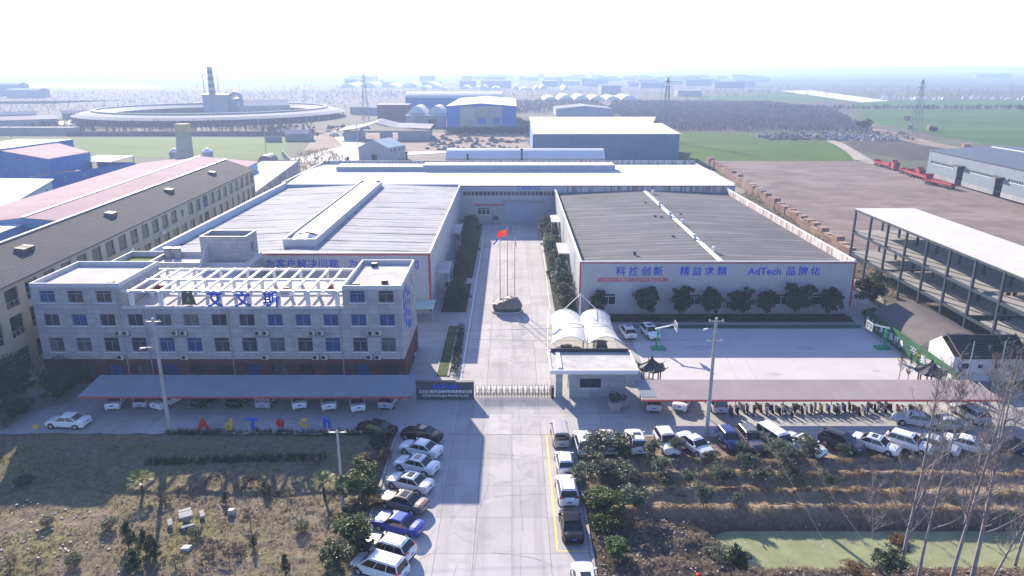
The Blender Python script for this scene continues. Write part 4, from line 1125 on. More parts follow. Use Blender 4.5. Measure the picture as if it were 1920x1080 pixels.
m_.build('yellow_figure', mat('ochre_paint', (0.5, 0.33, 0.05), 0.7, 0.1, 1), gf)

M_tileg = mat('dark_grey_roof_tile', (0.085, 0.08, 0.085), 0.7, 0.15, 1.0)
M_wood = mat('dark_pavilion_wood', (0.10, 0.055, 0.04), 0.6, 0.15, 1.0)
def pavilion(x, y, label, s=1.0, rz=0.0):
    t = thing('pavilion', label, 'pavilion', (x, y, 0), rz, 'small garden pavilions'); t.scale = (s, s, s)
    for k in range(6):
        a = math.pi / 6 + k * math.pi / 3
        MB().tube([(1.3 * math.cos(a), 1.3 * math.sin(a), 0), (1.3 * math.cos(a), 1.3 * math.sin(a), 2.4)], 0.09, 8).build('post', M_wood, t, local=True)
    mb = MB(); N = 6; prev = None
    for q in range(N + 1):
        f = q / N
        rad = 0.08 + 2.0 * f; zz = 3.75 - 1.3 * (1 - max(0.0, 1 - f) ** 1.7)
        ring = []
        for k in range(12):
            a = math.pi / 6 + k * math.pi / 6
            rr = rad if k % 2 == 0 else rad * 0.885
            ring.append((rr * math.cos(a), rr * math.sin(a), zz + (0.28 * f ** 4 if k % 2 == 0 else 0)))
        if prev:
            for k in range(12):
                j = (k + 1) % 12; mb.poly([prev[k], ring[k], ring[j], prev[j]])
        prev = ring
    mb.poly([(p[0] * .9, p[1] * .9, 2.4) for p in prev[::-1]])
    rf = mb.build('roof', M_tileg, t, local=True)
    for k in range(6):
        a = math.pi / 6 + k * math.pi / 3
        pts = [((0.08 + 2.08 * f) * math.cos(a), (0.08 + 2.08 * f) * math.sin(a), 3.8 - 1.3 * (1 - max(0.0, 1 - f) ** 1.7) + 0.36 * f ** 4) for f in (0, .25, .5, .75, .9, 1.08)]
        MB().tube(pts, 0.07, 5).build('hip_ridge', M_dark, rf, local=True)
    MB().tube([(0, 0, 3.7), (0, 0, 3.95), (0, 0, 4.1), (0, 0, 4.35)], [.14, .2, .1, .02], 8).build('finial', M_dark, rf, local=True)
    for k in range(6):
        if k == 4: continue
        a = math.pi / 6 + k * math.pi / 3; b = a + math.pi / 3
        MB().hexa([(1.2 * math.cos(a), 1.2 * math.sin(a), .38), (1.2 * math.cos(b), 1.2 * math.sin(b), .38), (.9 * math.cos(b), .9 * math.sin(b), .38), (.9 * math.cos(a), .9 * math.sin(a), .38)],
                  [(1.2 * math.cos(a), 1.2 * math.sin(a), .44), (1.2 * math.cos(b), 1.2 * math.sin(b), .44), (.9 * math.cos(b), .9 * math.sin(b), .44), (.9 * math.cos(a), .9 * math.sin(a), .44)]).build('bench', M_wood, t, local=True)
pavilion(17.4, 83.0, 'dark six sided pavilion between the gatehouse and the court', 0.92)
pavilion(51.4, 81.6, 'dark six sided pavilion standing below the white tiled roof cottage', 0.95, 0.3)

# ---------------------------------------------------------------- cottage, arched tarpaulin shed, steel frame
ct = thing('cottage', 'small white house with black ribbed tile roof beside the unfinished steel frame', 'house', (60, 86.5, 0))
c0, c1, d0, d1 = 55.6, 64.8, 84.0, 89.6
w = MB(); ch = [(1.2, 2.2, 1.7, 2.4), (3.2, 3.9, 1.75, 2.25), (5.3, 6.2, 1.7, 2.4)]
wall(w, (c0, d0), (c1, d0), 0, 3.3, ch); wall(w, (c1, d1), (c0, d1), 0, 3.3)
for x in (c0, c1):
    pts = [(x, d1, 0), (x, d0, 0), (x, d0, 3.3), (x, 87.3, 4.9), (x, d1, 3.3)]
    w.poly(pts if x == c0 else pts[::-1])
w.build('wall', mat('whitewash', (0.72, 0.72, 0.73), 0.8, 0.06, 0.6), ct)
for h in ch: window(ct, (c0, d0), (c1, d0), h, 0.12, M_glass, 1, sill=False, frame=M_dark)
m_ = MB()
m_.hexa([(c0 + .75, d0 - .35, 3.14), (c1 + .3, d0 - .35, 3.14), (c1 + .3, 87.3, 4.95), (c0 + .75, 87.3, 4.95)], [(c0 + .75, d0 - .35, 3.28), (c1 + .3, d0 - .35, 3.28), (c1 + .3, 87.3, 5.09), (c0 + .75, 87.3, 5.09)])
m_.hexa([(c0 + .75, 87.301, 4.95), (c1 + .3, 87.301, 4.95), (c1 + .3, d1 + .35, 3.14), (c0 + .75, d1 + .35, 3.14)], [(c0 + .75, 87.301, 5.09), (c1 + .3, 87.301, 5.09), (c1 + .3, d1 + .35, 3.28), (c0 + .75, d1 + .35, 3.28)])
rf = m_.build('roof', mat('black_roof_tile', (0.06, 0.058, 0.062), 0.6, 0.15, 0.8, stripe=(1, 0.45, 0.4, 0.6, 0.08)), ct)
m_ = MB()
for k in range(9):
    f = (k + .5) / 9; y = d0 - .35 + (87.3 - d0 + .35) * f; z = 3.29 + (5.09 - 3.28) * f
    m_.tube([(c0 + .8, y, z + .04), (c1 + .28, y, z + .04)], 0.09, 6)
m_.build('tile_roll', M_tileg, rf)
for x in (c0 + .62, c1 + .12):
    MB().hexa([(x, d0 - .4, 3.2), (x + .22, d0 - .4, 3.2), (x + .22, 87.3, 5.02), (x, 87.3, 5.02)], [(x, d0 - .4, 3.42), (x + .22, d0 - .4, 3.42), (x + .22, 87.3, 5.24), (x, 87.3, 5.24)]).build('verge', mat('brown_verge', (0.16, 0.10, 0.09), 0.7, 0.1, 1), rf)
ap = thing('arched_shed', 'low arched shed with dull grey brown tarpaulin roof behind the green fence', 'shed', (60, 98, 0))
m_ = MB(); N = 12
rg = lambda y: [(54.9 + 10.6 * k / N, y, 1.9 + 2.0 * math.sin(math.pi * k / N) ** 0.9) for k in range(N + 1)]
A, B = rg(90.8), rg(104.6)
for k in range(N): m_.poly([A[k], A[k + 1], B[k + 1], B[k]])
m_.build('roof', mat('grey_brown_tarpaulin', (0.135, 0.12, 0.115), 0.75, 0.12, 0.4), ap, smooth=True)
m_ = MB(); m_.poly([(54.9, 90.8, 0)] + [(65.5, 90.8, 0)] + [tuple(p) for p in A[::-1]]); m_.poly([(65.5, 104.6, 0), (54.9, 104.6, 0)] + B)
m_.build('end_wall', M_conc2, ap)

sf = thing('steel_frame', 'unfinished three storey steel frame with white concrete floors and open sides', 'building frame', (72, 100, 0))
M_slab = mat('pale_new_concrete', (0.55, 0.53, 0.52), 0.8, 0.06, 0.2, grime=(0.15, (0.50, 0.475, 0.46), 0.55, 0.5))
M_slab2 = mat('shade_toned_floor_concrete', (0.30, 0.29, 0.28), 0.85, 0.08, 0.2, grime=(0.15, (0.27, 0.25, 0.24), 0.5, 0.7))  # slab concrete in a darker tone, the inner floors' shade put into the colour
M_gal = mat('grey_painted_steel', (0.06, 0.075, 0.09), 0.45, 0.12, 1.0)
SY0, SY1, SX0, SX1 = 55.0, 137.0, 66.2, 77.2
ys_ = [SY1 - 0.3 - k * 6.25 for k in range(14)]
for q, z in enumerate((3.75, 7.9, 12.25)):
    o = (SX0 - 0.15, SX1 + .2) if z > 10 else (SX0 + .2, SX1 - .3)
    segs = [(SY0, SY1)] if q == 2 else ([(SY0, 96.3), (98.8, 121.5), (123.5, SY1 - (0 if q else 0))] if q == 0 else [(SY0, 95.0), (97.0, SY1)])
    for a, b in segs: MB().box(o[0], a, z - 0.16, o[1], b, z).build('floor_slab', M_slab if q == 2 else M_slab2, sf)
    MB().box(SX0 - 0.12, SY0, z - 0.55, SX0 + 0.12, SY1, z - 0.17).build('edge_beam', M_gal, sf)
    MB().box(SX1 - 0.12, SY0, z - 0.55, SX1 + 0.12, SY1, z - 0.17).build('edge_beam', M_gal, sf)
    for y in ys_: MB().box(SX0 + 0.13, y - 0.1, z - 0.5, SX1 - 0.13, y + 0.1, z - 0.165).build('cross_beam', M_gal, sf)
for y in ys_:
    for x in (SX0, SX1, (SX0 + SX1) / 2):
        MB().box(x - 0.17, y - 0.17, 0, x + 0.17, y + 0.17, 12.05 if x != SX0 else 12.08).build('column', M_gal, sf)
MB().poly([(SX0 - 1, 60, 0.02), (SX1 + 2, 60, 0.02), (SX1 + 2, SY1 + 2, 0.02), (SX0 - 1, SY1 + 2, 0.02)]).build('ground_floor', mat('frame_floor_earth', (0.15, 0.125, 0.11), 0.9, 0.25, 0.3), sf)

# stacks of bricks along the lot, each stack a thing
M_brick = mat('stacked_red_brick', (0.37, 0.25, 0.205), 0.9, 0.18, 1.5, tile=('wall', 0.24, 0.10, 0.012, (0.19, 0.13, 0.11), 0.5), rand=0.25)
def brick_stack(w, d, h, seed):
    r2 = random.Random(seed); mb = MB()
    nx_, nz_ = max(2, int(w / .8)), max(2, int(h / 0.55))
    for k in range(nz_):
        for i in range(nx_):
            if k == nz_ - 1 and r2.random() < 0.18: continue
            x0 = -w / 2 + w * i / nx_; j = 0.03
            mb.box(x0 + j * r2.random(), -d / 2 + j * r2.random(), h * k / nz_, x0 + w / nx_ - 0.02, d / 2 - j * r2.random(), h * (k + 1) / nz_ - 0.015)
    return mb.mesh('brick_stack', M_brick)
bsm = [brick_stack(2.6, 1.7, 2.4, 1), brick_stack(3.4, 1.5, 2.0, 2), brick_stack(2.2, 1.8, 2.7, 3)]
path = [G(1325, 303), G(1440, 392), G(1600, 482)]
n = 50
for k in range(n):
    f = k / (n - 1)
    y = 305 + (148 - 305) * f
    x = 82.8 + (70.9 - 82.8) * (305 - y) / 157 + 0.25 * math.sin(k * 2.3)
    o = bpy.data.objects.new('brick_stack', bsm[k % 3]); COL.objects.link(o)
    o.location = (x, y, 0); o.rotation_euler = (0, 0, math.pi / 2 + 0.08 + 0.05 * math.sin(k * 1.7)); o.scale = (1.15, 1, 0.9 + 0.25 * ((k * 7) % 5) / 5)
    tag(o, 'stack of red bricks in the long row edging the bare lot', 'brick stack', 'row of brick stacks beside the bare lot')
wl = MB()
wl.hexa([(60.9, 112, 0), (61.2, 112, 0), (68, 232, 0), (67.7, 232, 0)], [(60.9, 112, 1.6), (61.2, 112, 1.6), (68, 232, 1.6), (67.7, 232, 1.6)])
single(wl, 'boundary_wall', mat('weathered_wall_render', (0.30, 0.27, 0.25), 0.9, 0.2, 0.4), 'low weathered boundary wall between the right hall and the brick stacks', 'wall', (64, 172, 0))

# ---------------------------------------------------------------- big letters at the left forecourt edge
for q, px, m, z0, s, l in (('A', 380, M_red, 0.15, 2.05, 'large red standing letter A at the grass edge before the left carport'),
        ('d', 429, None, 0.15, 2.05, 'large yellow standing letter d beside the red A and a metal frame'),
        ('T', 474, M_blue, 0.2, 2.1, 'large blue standing letter T between the yellow d and the red e'),
        ('e', 525, M_red, 0.55, 2.1, 'large red standing letter e on thin posts beside the blue T'),
        ('c', 569, None, 0.55, 2.1, 'large yellow standing letter c on thin posts between red e and blue h'),
        ('h', 613, M_blue, 0.45, 2.1, 'large blue standing letter h on thin posts at the right end of the row')):
    x, _ = AT(px, 795, 70.9)
    t = thing('sign_letter', l, 'letter', (x, 70.9, 0), group='coloured standing letters spelling a name')
    mm = m if m else mat('yellow_sign_paint', (0.62, 0.42, 0.03), 0.45, 0.06, 1)
    if m is M_red: mm = mat('red_sign_paint', (0.50, 0.03, 0.03), 0.45, 0.06, 1)
    b_ = MB(); put_text(b_, q, s * .92, (0, 0, z0), depth=0.16, bold=0.04); b_.build('letter_body', mm, t, local=True)
    b_ = MB()
    for dx in (-0.3, 0.3): b_.tube([(dx, 0.2, 0), (dx, 0.2, z0 + 0.5)], 0.03)
    b_.build('post', M_dark, t, local=True)
x, _ = AT(404, 795, 71.3)
m_ = MB()
for k in range(5):
    m_.bar((-0.8, 0, 0.2 + .25 * k), (0.8, 0.5, 0.3 + .2 * k), 0.03); m_.bar((-0.8 + .4 * k, 0, 0.1), (-0.6 + .35 * k, 0.6, 1.3), 0.03)
m_.box(-0.8, -0.3, 0.05, 0.9, 0.6, 0.2)
o = m_.build('metal_frame', M_grey); o.location = (x, 71.6, 0); tag(o, 'tangle of pale metal bars between the red A and the yellow d', 'metal frame')
# ---------------------------------------------------------------- cars
M_pw = mat('white_car_paint', (0.74, 0.74, 0.74), 0.22, 0.01, 1, spec=0.5, coat=0.4)
M_carglass = mat('car_glass', (0.012, 0.014, 0.018), 0.06, 0.1, 1, spec=0.7)
M_lamp = mat('headlamp_lens', (0.55, 0.58, 0.62), 0.15, 0.05, 3, spec=0.6)
M_tail = mat('tail_lamp_lens', (0.35, 0.015, 0.015), 0.2, 0.05, 3, spec=0.5)
M_plate = mat('blue_number_plate', (0.02, 0.07, 0.42), 0.4, 0.05, 2)
M_rim = mat('alloy_wheel', (0.42, 0.43, 0.45), 0.35, 0.1, 4, metal=0.6)
M_trimb = mat('black_car_trim', (0.018, 0.018, 0.02), 0.5, 0.1, 2)
def paint(name, col): return mat(name, col, 0.22, 0.02, 1, spec=0.5 if max(col) > .1 else .2, coat=0.4 if max(col) > .1 else 0)
# profile rows: (t along length, bottom z, top z, half width)
CAR = {
 'sedan': dict(L=4.65, W=1.80, H=1.46, belt=0.93, roof=(-1.62, -0.78, 0.35, 1.12), st=[
    (-.5, .42, .78, .68), (-.485, .26, .98, .80), (-.42, .20, 1.02, .88), (-.33, .19, .99, .90), (-.10, .18, .95, .90), (.20, .18, .95, .90), (.32, .19, .90, .89), (.43, .22, .80, .85), (.485, .28, .66, .74), (.5, .38, .56, .62)]),
 'suv': dict(L=4.62, W=1.86, H=1.66, belt=1.05, roof=(-2.16, -1.62, 0.22, 1.08), st=[
    (-.5, .50, .95, .76), (-.485, .32, 1.08, .86), (-.42, .26, 1.09, .92), (-.2, .25, 1.07, .93), (.18, .25, 1.06, .93), (.30, .26, 1.03, .92), (.43, .28, .95, .88), (.485, .34, .80, .78), (.5, .42, .68, .68)]),
 'mpv': dict(L=4.70, W=1.80, H=1.68, belt=0.98, roof=(-2.22, -1.95, 0.55, 1.45), st=[
    (-.5, .42, .92, .76), (-.485, .26, 1.0, .84), (-.42, .20, 1.0, .89), (-.2, .19, .99, .90), (.25, .19, .98, .90), (.36, .20, .92, .88), (.45, .24, .82, .82), (.49, .30, .68, .72), (.5, .38, .6, .64)]),
 'van': dict(L=4.5, W=1.68, H=1.90, belt=1.08, roof=(-2.18, -2.02, 1.05, 1.75), st=[
    (-.5, .45, .98, .74), (-.49, .30, 1.08, .80), (-.42, .24, 1.09, .83), (.25, .24, 1.08, .84), (.40, .24, 1.04, .83), (.47, .28, .92, .79), (.5, .40, .72, .70)]),
 'hatch': dict(L=3.95, W=1.70, H=1.50, belt=0.95, roof=(-1.84, -1.42, 0.35, 1.05), st=[
    (-.5, .44, .88, .72), (-.48, .28, .97, .81), (-.40, .20, .98, .85), (-.1, .18, .95, .85), (.2, .18, .95, .85), (.34, .20, .90, .84), (.44, .24, .78, .79), (.49, .30, .64, .70), (.5, .38, .56, .62)])}
def wheel_mesh():
    m_ = MB()
    m_.tube([(0, -.10, 0), (0, -.11, 0), (0, .09, 0), (0, .10, 0)], [.25, .325, .325, .27], 16)
    tyre = m_.mesh('tyre', M_black)
    m_ = MB(); m_.tube([(0, .085, 0), (0, .112, 0)], [.215, .19], 12)
    for k in range(5):
        a = k * 2 * math.pi / 5; m_.bar((0, .113, 0), (.2 * math.cos(a), .113, .2 * math.sin(a)), .035)
    return tyre, m_.mesh('rim', M_rim)
TYRE, RIM = wheel_mesh()
CARMESH = {}
def car_parts(kind, sunroof, rails):
    key = (kind, sunroof, rails)
    if key in CARMESH: return CARMESH[key]
    d = CAR[kind]; L, H = d['L'], d['H']; parts = []
    # body shell
    m_ = MB(); rows = []
    for t, zb, zt, hw in d['st']:
        x = t * L
        half = [(0.0, zt + .035), (hw * .55, zt + .025), (hw * .90, zt - .03), (hw * .985, zt - .13), (hw, (zt + zb) * .5), (hw * .97, zb + .10), (hw * .86, zb)]
        rows.append([(x, y, z) for y, z in half] + [(x, -y, z) for y, z in half[::-1][:-1]])
    n = len(rows[0])
    for a, b in zip(rows[:-1], rows[1:]):
        for k in range(n):
            j = (k + 1) % n; m_.poly([a[k], b[k], b[j], a[j]])
    m_.poly(rows[0]); m_.poly(rows[-1][::-1])
    # cabin shell
    xr0, xr1, xf1, xf0 = d['roof']; bz = d['belt'] - .03; bw = d['W'] / 2 * .93; tw_ = bw * (.78 if kind != 'van' else .90); e = .07
    r0 = [(xr0, -bw, bz), (xf0, -bw, bz), (xf0 , bw, bz), (xr0, bw, bz)]
    r1 = [(xr1 - .06, -tw_ - .04, H - .09), (xf1 + .12, -tw_ - .04, H - .09), (xf1 + .12, tw_ + .04, H - .09), (xr1 - .06, tw_ + .04, H - .09)]
    r2 = [(xr1 + .10, -tw_ + .05, H - .02), (xf1 - .10, -tw_ + .05, H - .02), (xf1 - .10, tw_ - .05, H - .02), (xr1 + .10, tw_ - .05, H - .02)]
    m_.hexa(r0, r1, 0, (0, 0)); m_.hexa(r1, r2, 0, (0, 0))
    xm = (xr1 + xf1) / 2
    ctr = [(xr1 + .1, 0, H + .015), (xf1 - .1, 0, H + .015)]
    m_.poly([r2[0], r2[1], ctr[1], ctr[0]]); m_.poly([ctr[0], ctr[1], r2[2], r2[3]])
    # black wheel-arch lips and sills
    wb = L * .29
    for s in (-1, 1):
        y = s * (d['W'] / 2 * .985)
        for x in (-wb, wb + .05):
            m_.tube([(x, y - s * .12, .34), (x, y + s * .006, .34)], [.40, .395], 14, 1)
        m_.box(-wb + .42, y - .02, d['st'][3][1] + .0, wb - .37, y + .012, d['st'][3][1] + .10, 1)
    m_.box(-L / 2 + .01, -.55, .30, -L / 2 + .12, .55, .44, 1); m_.box(L / 2 - .14, -.5, .30, L / 2 - .005, .5, .46, 1)
    parts.append(('body', m_.mesh('body', [M_pw, M_trimb], smooth=True, sharp=38), (0, 0, 0), 0, None))
    # glass, set 12 mm proud of the shell with painted pillars left between
    def panel(a, b, c, e_, ins, name):
        a, b, c, e_ = map(Vector, (a, b, c, e_)); nn = (b - a).cross(e_ - a).normalized()
        ctr_ = (a + b + c + e_) / 4
        if nn.dot(ctr_ - Vector((xm, 0, .6))) < 0: nn = -nn
        def bl(u, v): return (a * (1 - u) + b * u) * (1 - v) + (e_ * (1 - u) + c * u) * v + nn * .012
        q = [bl(ins[0], ins[2]), bl(ins[1], ins[2]), bl(ins[1], ins[3]), bl(ins[0], ins[3])]
        return q
    wn_ = MB().poly(panel(r0[1], r0[2], r1[2], r1[1], (.02, .98, .03, .97), ''))
    parts.append(('windscreen', wn_.mesh('windscreen', M_carglass), (0, 0, 0), 0, None))
    wn_ = MB().poly(panel(r0[3], r0[0], r1[0], r1[3], (.04, .96, .12 if kind != 'sedan' else .04, .96), ''))
    parts.append(('rear_window', wn_.mesh('rear_window', M_carglass), (0, 0, 0), 0, None))
    for s in (0, 1):
        A = (r0[0], r0[1], r1[1], r1[0]) if s == 0 else (r0[2], r0[3], r1[3], r1[2])
        wn_ = MB()
        cuts = [(.05, .47), (.495, .93)] if kind not in ('mpv', 'van', 'suv') else [(.03, .30), (.32, .61), (.63, .94)]
        if s: cuts = [(1 - b, 1 - a) for a, b in cuts]
        for a, b in cuts: wn_.poly(panel(*A, (a, b, .08, .95), ''))
        parts.append(('side_window', wn_.mesh('side_window', M_carglass), (0, 0, 0), 0, None))
    st = d['st']
    for s in (-1, 1):
        zf = st[-2][2] + .02; zr = st[1][2] - .14
        hl_ = MB().hexa([(L * .485 - .02, s * .40, zf - .13), (L * .485 + .045, s * .40, zf - .13), (L * .485 - .10, s * (st[-2][3] + .03), zf - .12), (L * .485 - .20, s * (st[-2][3] + .02), zf - .12)][::s],
                        [(L * .485 - .06, s * .40, zf + .02), (L * .485 + .01, s * .40, zf), (L * .485 - .15, s * (st[-2][3] + .03), zf + .06), (L * .485 - .26, s * (st[-2][3] + .02), zf + .08)][::s])
        parts.append(('headlight', hl_.mesh('headlight', M_lamp), (0, 0, 0), 0, None))
        th = .34 if kind in ('suv', 'mpv', 'van') else .16
        tl = MB().hexa([(-L * .5 - .012, s * .48, zr - .06), (-L * .485 + .14, s * (st[1][3] + .035), zr - .06), (-L * .485 + .2, s * (st[1][3] + .02), zr - .06), (-L * .5 + .06, s * .5, zr - .06)][::s],
                       [(-L * .49 + .0, s * .48, zr + th - .06), (-L * .485 + .16, s * (st[1][3] + .03), zr + th - .06), (-L * .485 + .22, s * (st[1][3] - .01), zr + th - .06), (-L * .49 + .06, s * .5, zr + th - .06)][::s])
        parts.append(('taillight', tl.mesh('taillight', M_tail), (0, 0, 0), 0, None))
        mr = MB().hexa([(xf0 - .28, s * (bw + .0), bz + .06), (xf0 - .12, s * (bw + .0), bz + .06), (xf0 - .14, s * (bw + .2), bz + .09), (xf0 - .26, s * (bw + .2), bz + .09)][::s],
                       [(xf0 - .28, s * (bw - .03), bz + .2), (xf0 - .12, s * (bw - .03), bz + .2), (xf0 - .14, s * (bw + .2), bz + .22), (xf0 - .26, s * (bw + .2), bz + .22)][::s])
        parts.append(('mirror', mr.mesh('mirror', M_pw), (0, 0, 0), 0, None))
        for x in (-wb, wb + .05):
            parts.append(('wheel', TYRE, (x, s * (d['W'] / 2 - .075), .325), 0 if s > 0 else math.pi, RIM))
    zp = st[1][2] - (.36 if kind != 'sedan' else .22)
    parts.append(('number_plate', MB().box(-L / 2 - .02, -.22, zp - .05, -L / 2 - .004, .22, zp + .08).mesh('number_plate', M_plate), (0, 0, 0), 0, None))
    parts.append(('number_plate', MB().box(L / 2 + .004, -.22, .42, L / 2 + .02, .22, .55).mesh('number_plate', M_plate), (0, 0, 0), 0, None))
    if sunroof:
        parts.append(('sunroof', MB().box(xf1 - .85, -.40, H + .0, xf1 - .28, .40, H + .022).mesh('sunroof', M_carglass), (0, 0, 0), 0, None))
    if rails:
        for s in (-1, 1):
            parts.append(('roof_rail', MB().tube([(xr1 + .12, s * (tw_ - .10), H - .0), (xr1 + .25, s * (tw_ - .10), H + .06), (xf1 - .25, s * (tw_ - .10), H + .06), (xf1 - .1, s * (tw_ - .10), H - .0)], .022, 5).mesh('roof_rail', M_trimb), (0, 0, 0), 0, None))
    CARMESH[key] = parts
    return parts
def car(kind, x, y, head, label, m=None, sunroof=0, rails=0, roofm=None, cat='car', group=None, z=0.0):
    """head: heading in degrees, 0 = +X, 90 = away from the viewer"""
    t = thing('parked_' + ('van' if kind == 'van' else 'car'), label, 'van' if kind == 'van' else cat, (x, y, z), R(head), group)
    for nm, me, loc, rz, rim in car_parts(kind, sunroof, rails):
        o = bpy.data.objects.new(nm, me); COL.objects.link(o); o.location = loc; o.rotation_euler = (0, 0, rz); link_child(o, t)
        if m and nm in ('body', 'mirror'):
            o.material_slots[0].link = 'OBJECT'; o.material_slots[0].material = m
        if rim:
            q = bpy.data.objects.new('rim', rim); COL.objects.link(q); link_child(q, o)
    return t
P_black = paint('black_car_paint', (0.010, 0.010, 0.012)); P_bronze = paint('bronze_car_paint', (0.17, 0.115, 0.09)); P_blue = paint('blue_car_paint', (0.015, 0.04, 0.32))
P_silver = paint('silver_car_paint', (0.42, 0.43, 0.45)); P_navy = paint('navy_car_paint', (0.02, 0.03, 0.16)); P_dgrey = paint('dark_grey_car_paint', (0.05, 0.055, 0.07)); P_tan = paint('tan_van_paint', (0.42, 0.37, 0.34))
P_char = paint('charcoal_car_paint', (0.010, 0.009, 0.012)); P_tau = paint('taupe_car_paint', (0.13, 0.115, 0.11))
g1 = 'cars parked at an angle along the left kerb'
for kind, px, py, lab, m, sr in (
        ('sedan', 706, 812, 'black sedan half hidden behind the bushy tree at the left forecourt corner', P_black, 0),
        ('sedan', 790, 823, 'black sedan at the far end of the angled row on the left kerb', P_black, 1),
        ('sedan', 789, 850, 'white sedan with small roof object parked right below the black sedan in the left row', None, 0),
        ('sedan', 781, 880, 'white sedan third from the far end of the left kerb row', None, 1),
        ('sedan', 768, 914, 'white sedan with open dark sunroof right above the bronze sedan', None, 1),
        ('sedan', 757, 951, 'bronze brown sedan where the office shadow ends on the forecourt', P_bronze, 1),
        ('sedan', 747, 993, 'bright blue sedan between the bronze sedan and two white people carriers', P_blue, 0),
        ('suv', 728, 1039, 'white crossover parked between the blue sedan and the nearest white people carrier', None, 0),
        ('mpv', 712, 1074, 'white people carrier nearest the viewer at the left kerb', None, 0)):
    x, y = G(px, py)
    car(kind, x, y, 157, lab, m, sr, kind == 'suv', group=g1)
g2 = 'cars parked in line beside the yellow line'
for kind, px, py, lab, m, sr, rl in (
        ('van', 1052, 845, 'pale tan minivan at the far end of the line beside the yellow line', P_tan, 0, 0),
        ('hatch', 1061, 896, 'white hatchback with tall red rear lamps behind the tan minivan', None, 0, 1),
        ('suv', 1066, 956, 'white crossover with blue number plate in front of the black sedan', None, 0, 1),
        ('sedan', 1075, 1027, 'black sedan in the line beside the yellow line', P_char, 0, 0)):
    x, y = G(px, py); car(kind, x, y + CAR[kind]['L'] / 2, 92, lab, m, sr, rl, group=g2)
car('sedan', 5.55, 45.9, 92, 'white sedan with sunroof cut by the lower picture edge', None, 1, 0, group=g2)
g3 = 'cars parked along the edge of the furrowed plot'
def edgecar(kind, px, py, head, lab, m=None, sr=0, rl=0):
    x, y = G(px, py, 0.3); car(kind, x, y, head, lab, m, sr, rl, group=g3, z=max(0.0, min(0.25, ground_z(x, y))))
edgecar('suv', 1094, 835, 93, 'white crossover at the left end of the verge row beside the tan minivan')
edgecar('suv', 1138, 833, 91, 'white car with skylight mostly hidden behind the tall shrubs', None, 1)
edgecar('suv', 1192, 832, 91, 'white crossover seen from behind just right of the tall shrubs', None, 1, 1)
edgecar('suv', 1250, 833, -84, 'white compact crossover facing the furrowed plot beside a small tree')
edgecar('sedan', 1303, 838, -64, 'white sedan below the tall lamp pole facing the furrowed plot')
edgecar('hatch', 1366, 826, -83, 'small navy blue car with pale roof in the verge row', P_navy)
edgecar('suv', 1407, 828, -84, 'taupe grey off roader with slatted roof in the verge row', P_tau, 0, 1)
edgecar('van', 1453, 830, -68, 'white minivan between the taupe off roader and a white sedan')
edgecar('sedan', 1508, 838, -56, 'white sedan with two dark roof panels next to the dark grey crossover', None, 1)
edgecar('suv', 1578, 834, -48, 'dark grey crossover in the middle of the verge row', P_dgrey, 0, 1)
edgecar('sedan', 1642, 837, -42, 'white sedan with roof panels just right of the dark grey crossover', None, 1)
edgecar('suv', 1704, 836, -42, 'white crossover partly behind the leftmost tall bare tree', None)
edgecar('sedan', 1752, 838, -40, 'silver white sedan between two white cars behind the bare trees', P_silver)
edgecar('sedan', 1815, 838, -38, 'white sedan behind bare branches near the right end of the row')
edgecar('sedan', 1890, 838, -36, 'grey sedan at the right end of the verge row', P_dgrey)
for kind, px, py, hd, lab, m in (('sedan', 1770, 803, 172, 'silver sedan parked sideways behind the verge row at right', P_silver), ('sedan', 1715, 795, 160, 'pale silver car nose to nose with the sideways silver sedan', P_silver),
        ('suv', 1816, 783, 100, 'pale blue grey crossover at the right end of the right carport', P_silver)):
    x, y = G(px, py); car(kind, x, y, hd, lab, m)
g4 = 'cars under the carports'
for kind, px, py, hd, lab, m in (
        ('suv', 1226, 768, 84, 'silver crossover under the left end of the pinkish carport', P_silver),
        ('sedan', 1284, 767, 66, 'white sedan under the pinkish carport between two silver cars', None),
        ('mpv', 1345, 770, 92, 'silver people carrier under the pinkish carport beside the lamp pole', P_silver),
        ('sedan', 213, 764, 102, 'white sedan at the left end of the blue grey carport', None),
        ('hatch', 268, 763, 92, 'pale hatchback second from the left under the blue grey carport', P_silver),
        ('sedan', 312, 764, 68, 'white sedan right behind the left lamp pole under the carport', None),
        ('sedan', 385, 760, 75, 'dark car with a pale bumper under the carport above the red letter A', P_char),
        ('sedan', 448, 760, 80, 'dark car under the carport above the blue letter T', P_char),
        ('mpv', 500, 761, 88, 'silver people carrier under the carport above the red letter e', P_silver),
        ('sedan', 556, 763, 108, 'white sedan under the carport above the yellow letter c', None),
        ('sedan', 611, 765, 108, 'white sedan under the carport above the blue letter h', None),
        ('sedan', 665, 768, 108, 'white sedan with rear pulled furthest out of the blue grey carport', None),
        ('suv', 730, 763, 82, 'silver crossover at the right end of the blue grey carport beside the name wall', P_silver)):
    x, y = G(px, py); car(kind, x, y + 1.1, hd, lab, m, group=g4)
x, y = G(127, 800); car('sedan', x, y + .2, 176, 'white sedan parked sideways at the left edge of the forecourt strip')
x, y = G(1179, 636); car('suv', x, y + 1.6, 96, 'white crossover seen from behind between the fabric car shade and a black roofed car', None, 1, 0)
x, y = G(1222, 636); car('suv', x, y + 1.4, -80, 'white crossover with black roof facing the viewer beside the court', None, 1, 0)
car('sedan', 7.7, 92.6, 20, 'black sedan under the left vault of the fabric car shade', P_char)
car('suv', 12.4, 94.0, 88, 'dark car under the right vault of the fabric car shade', P_dgrey)

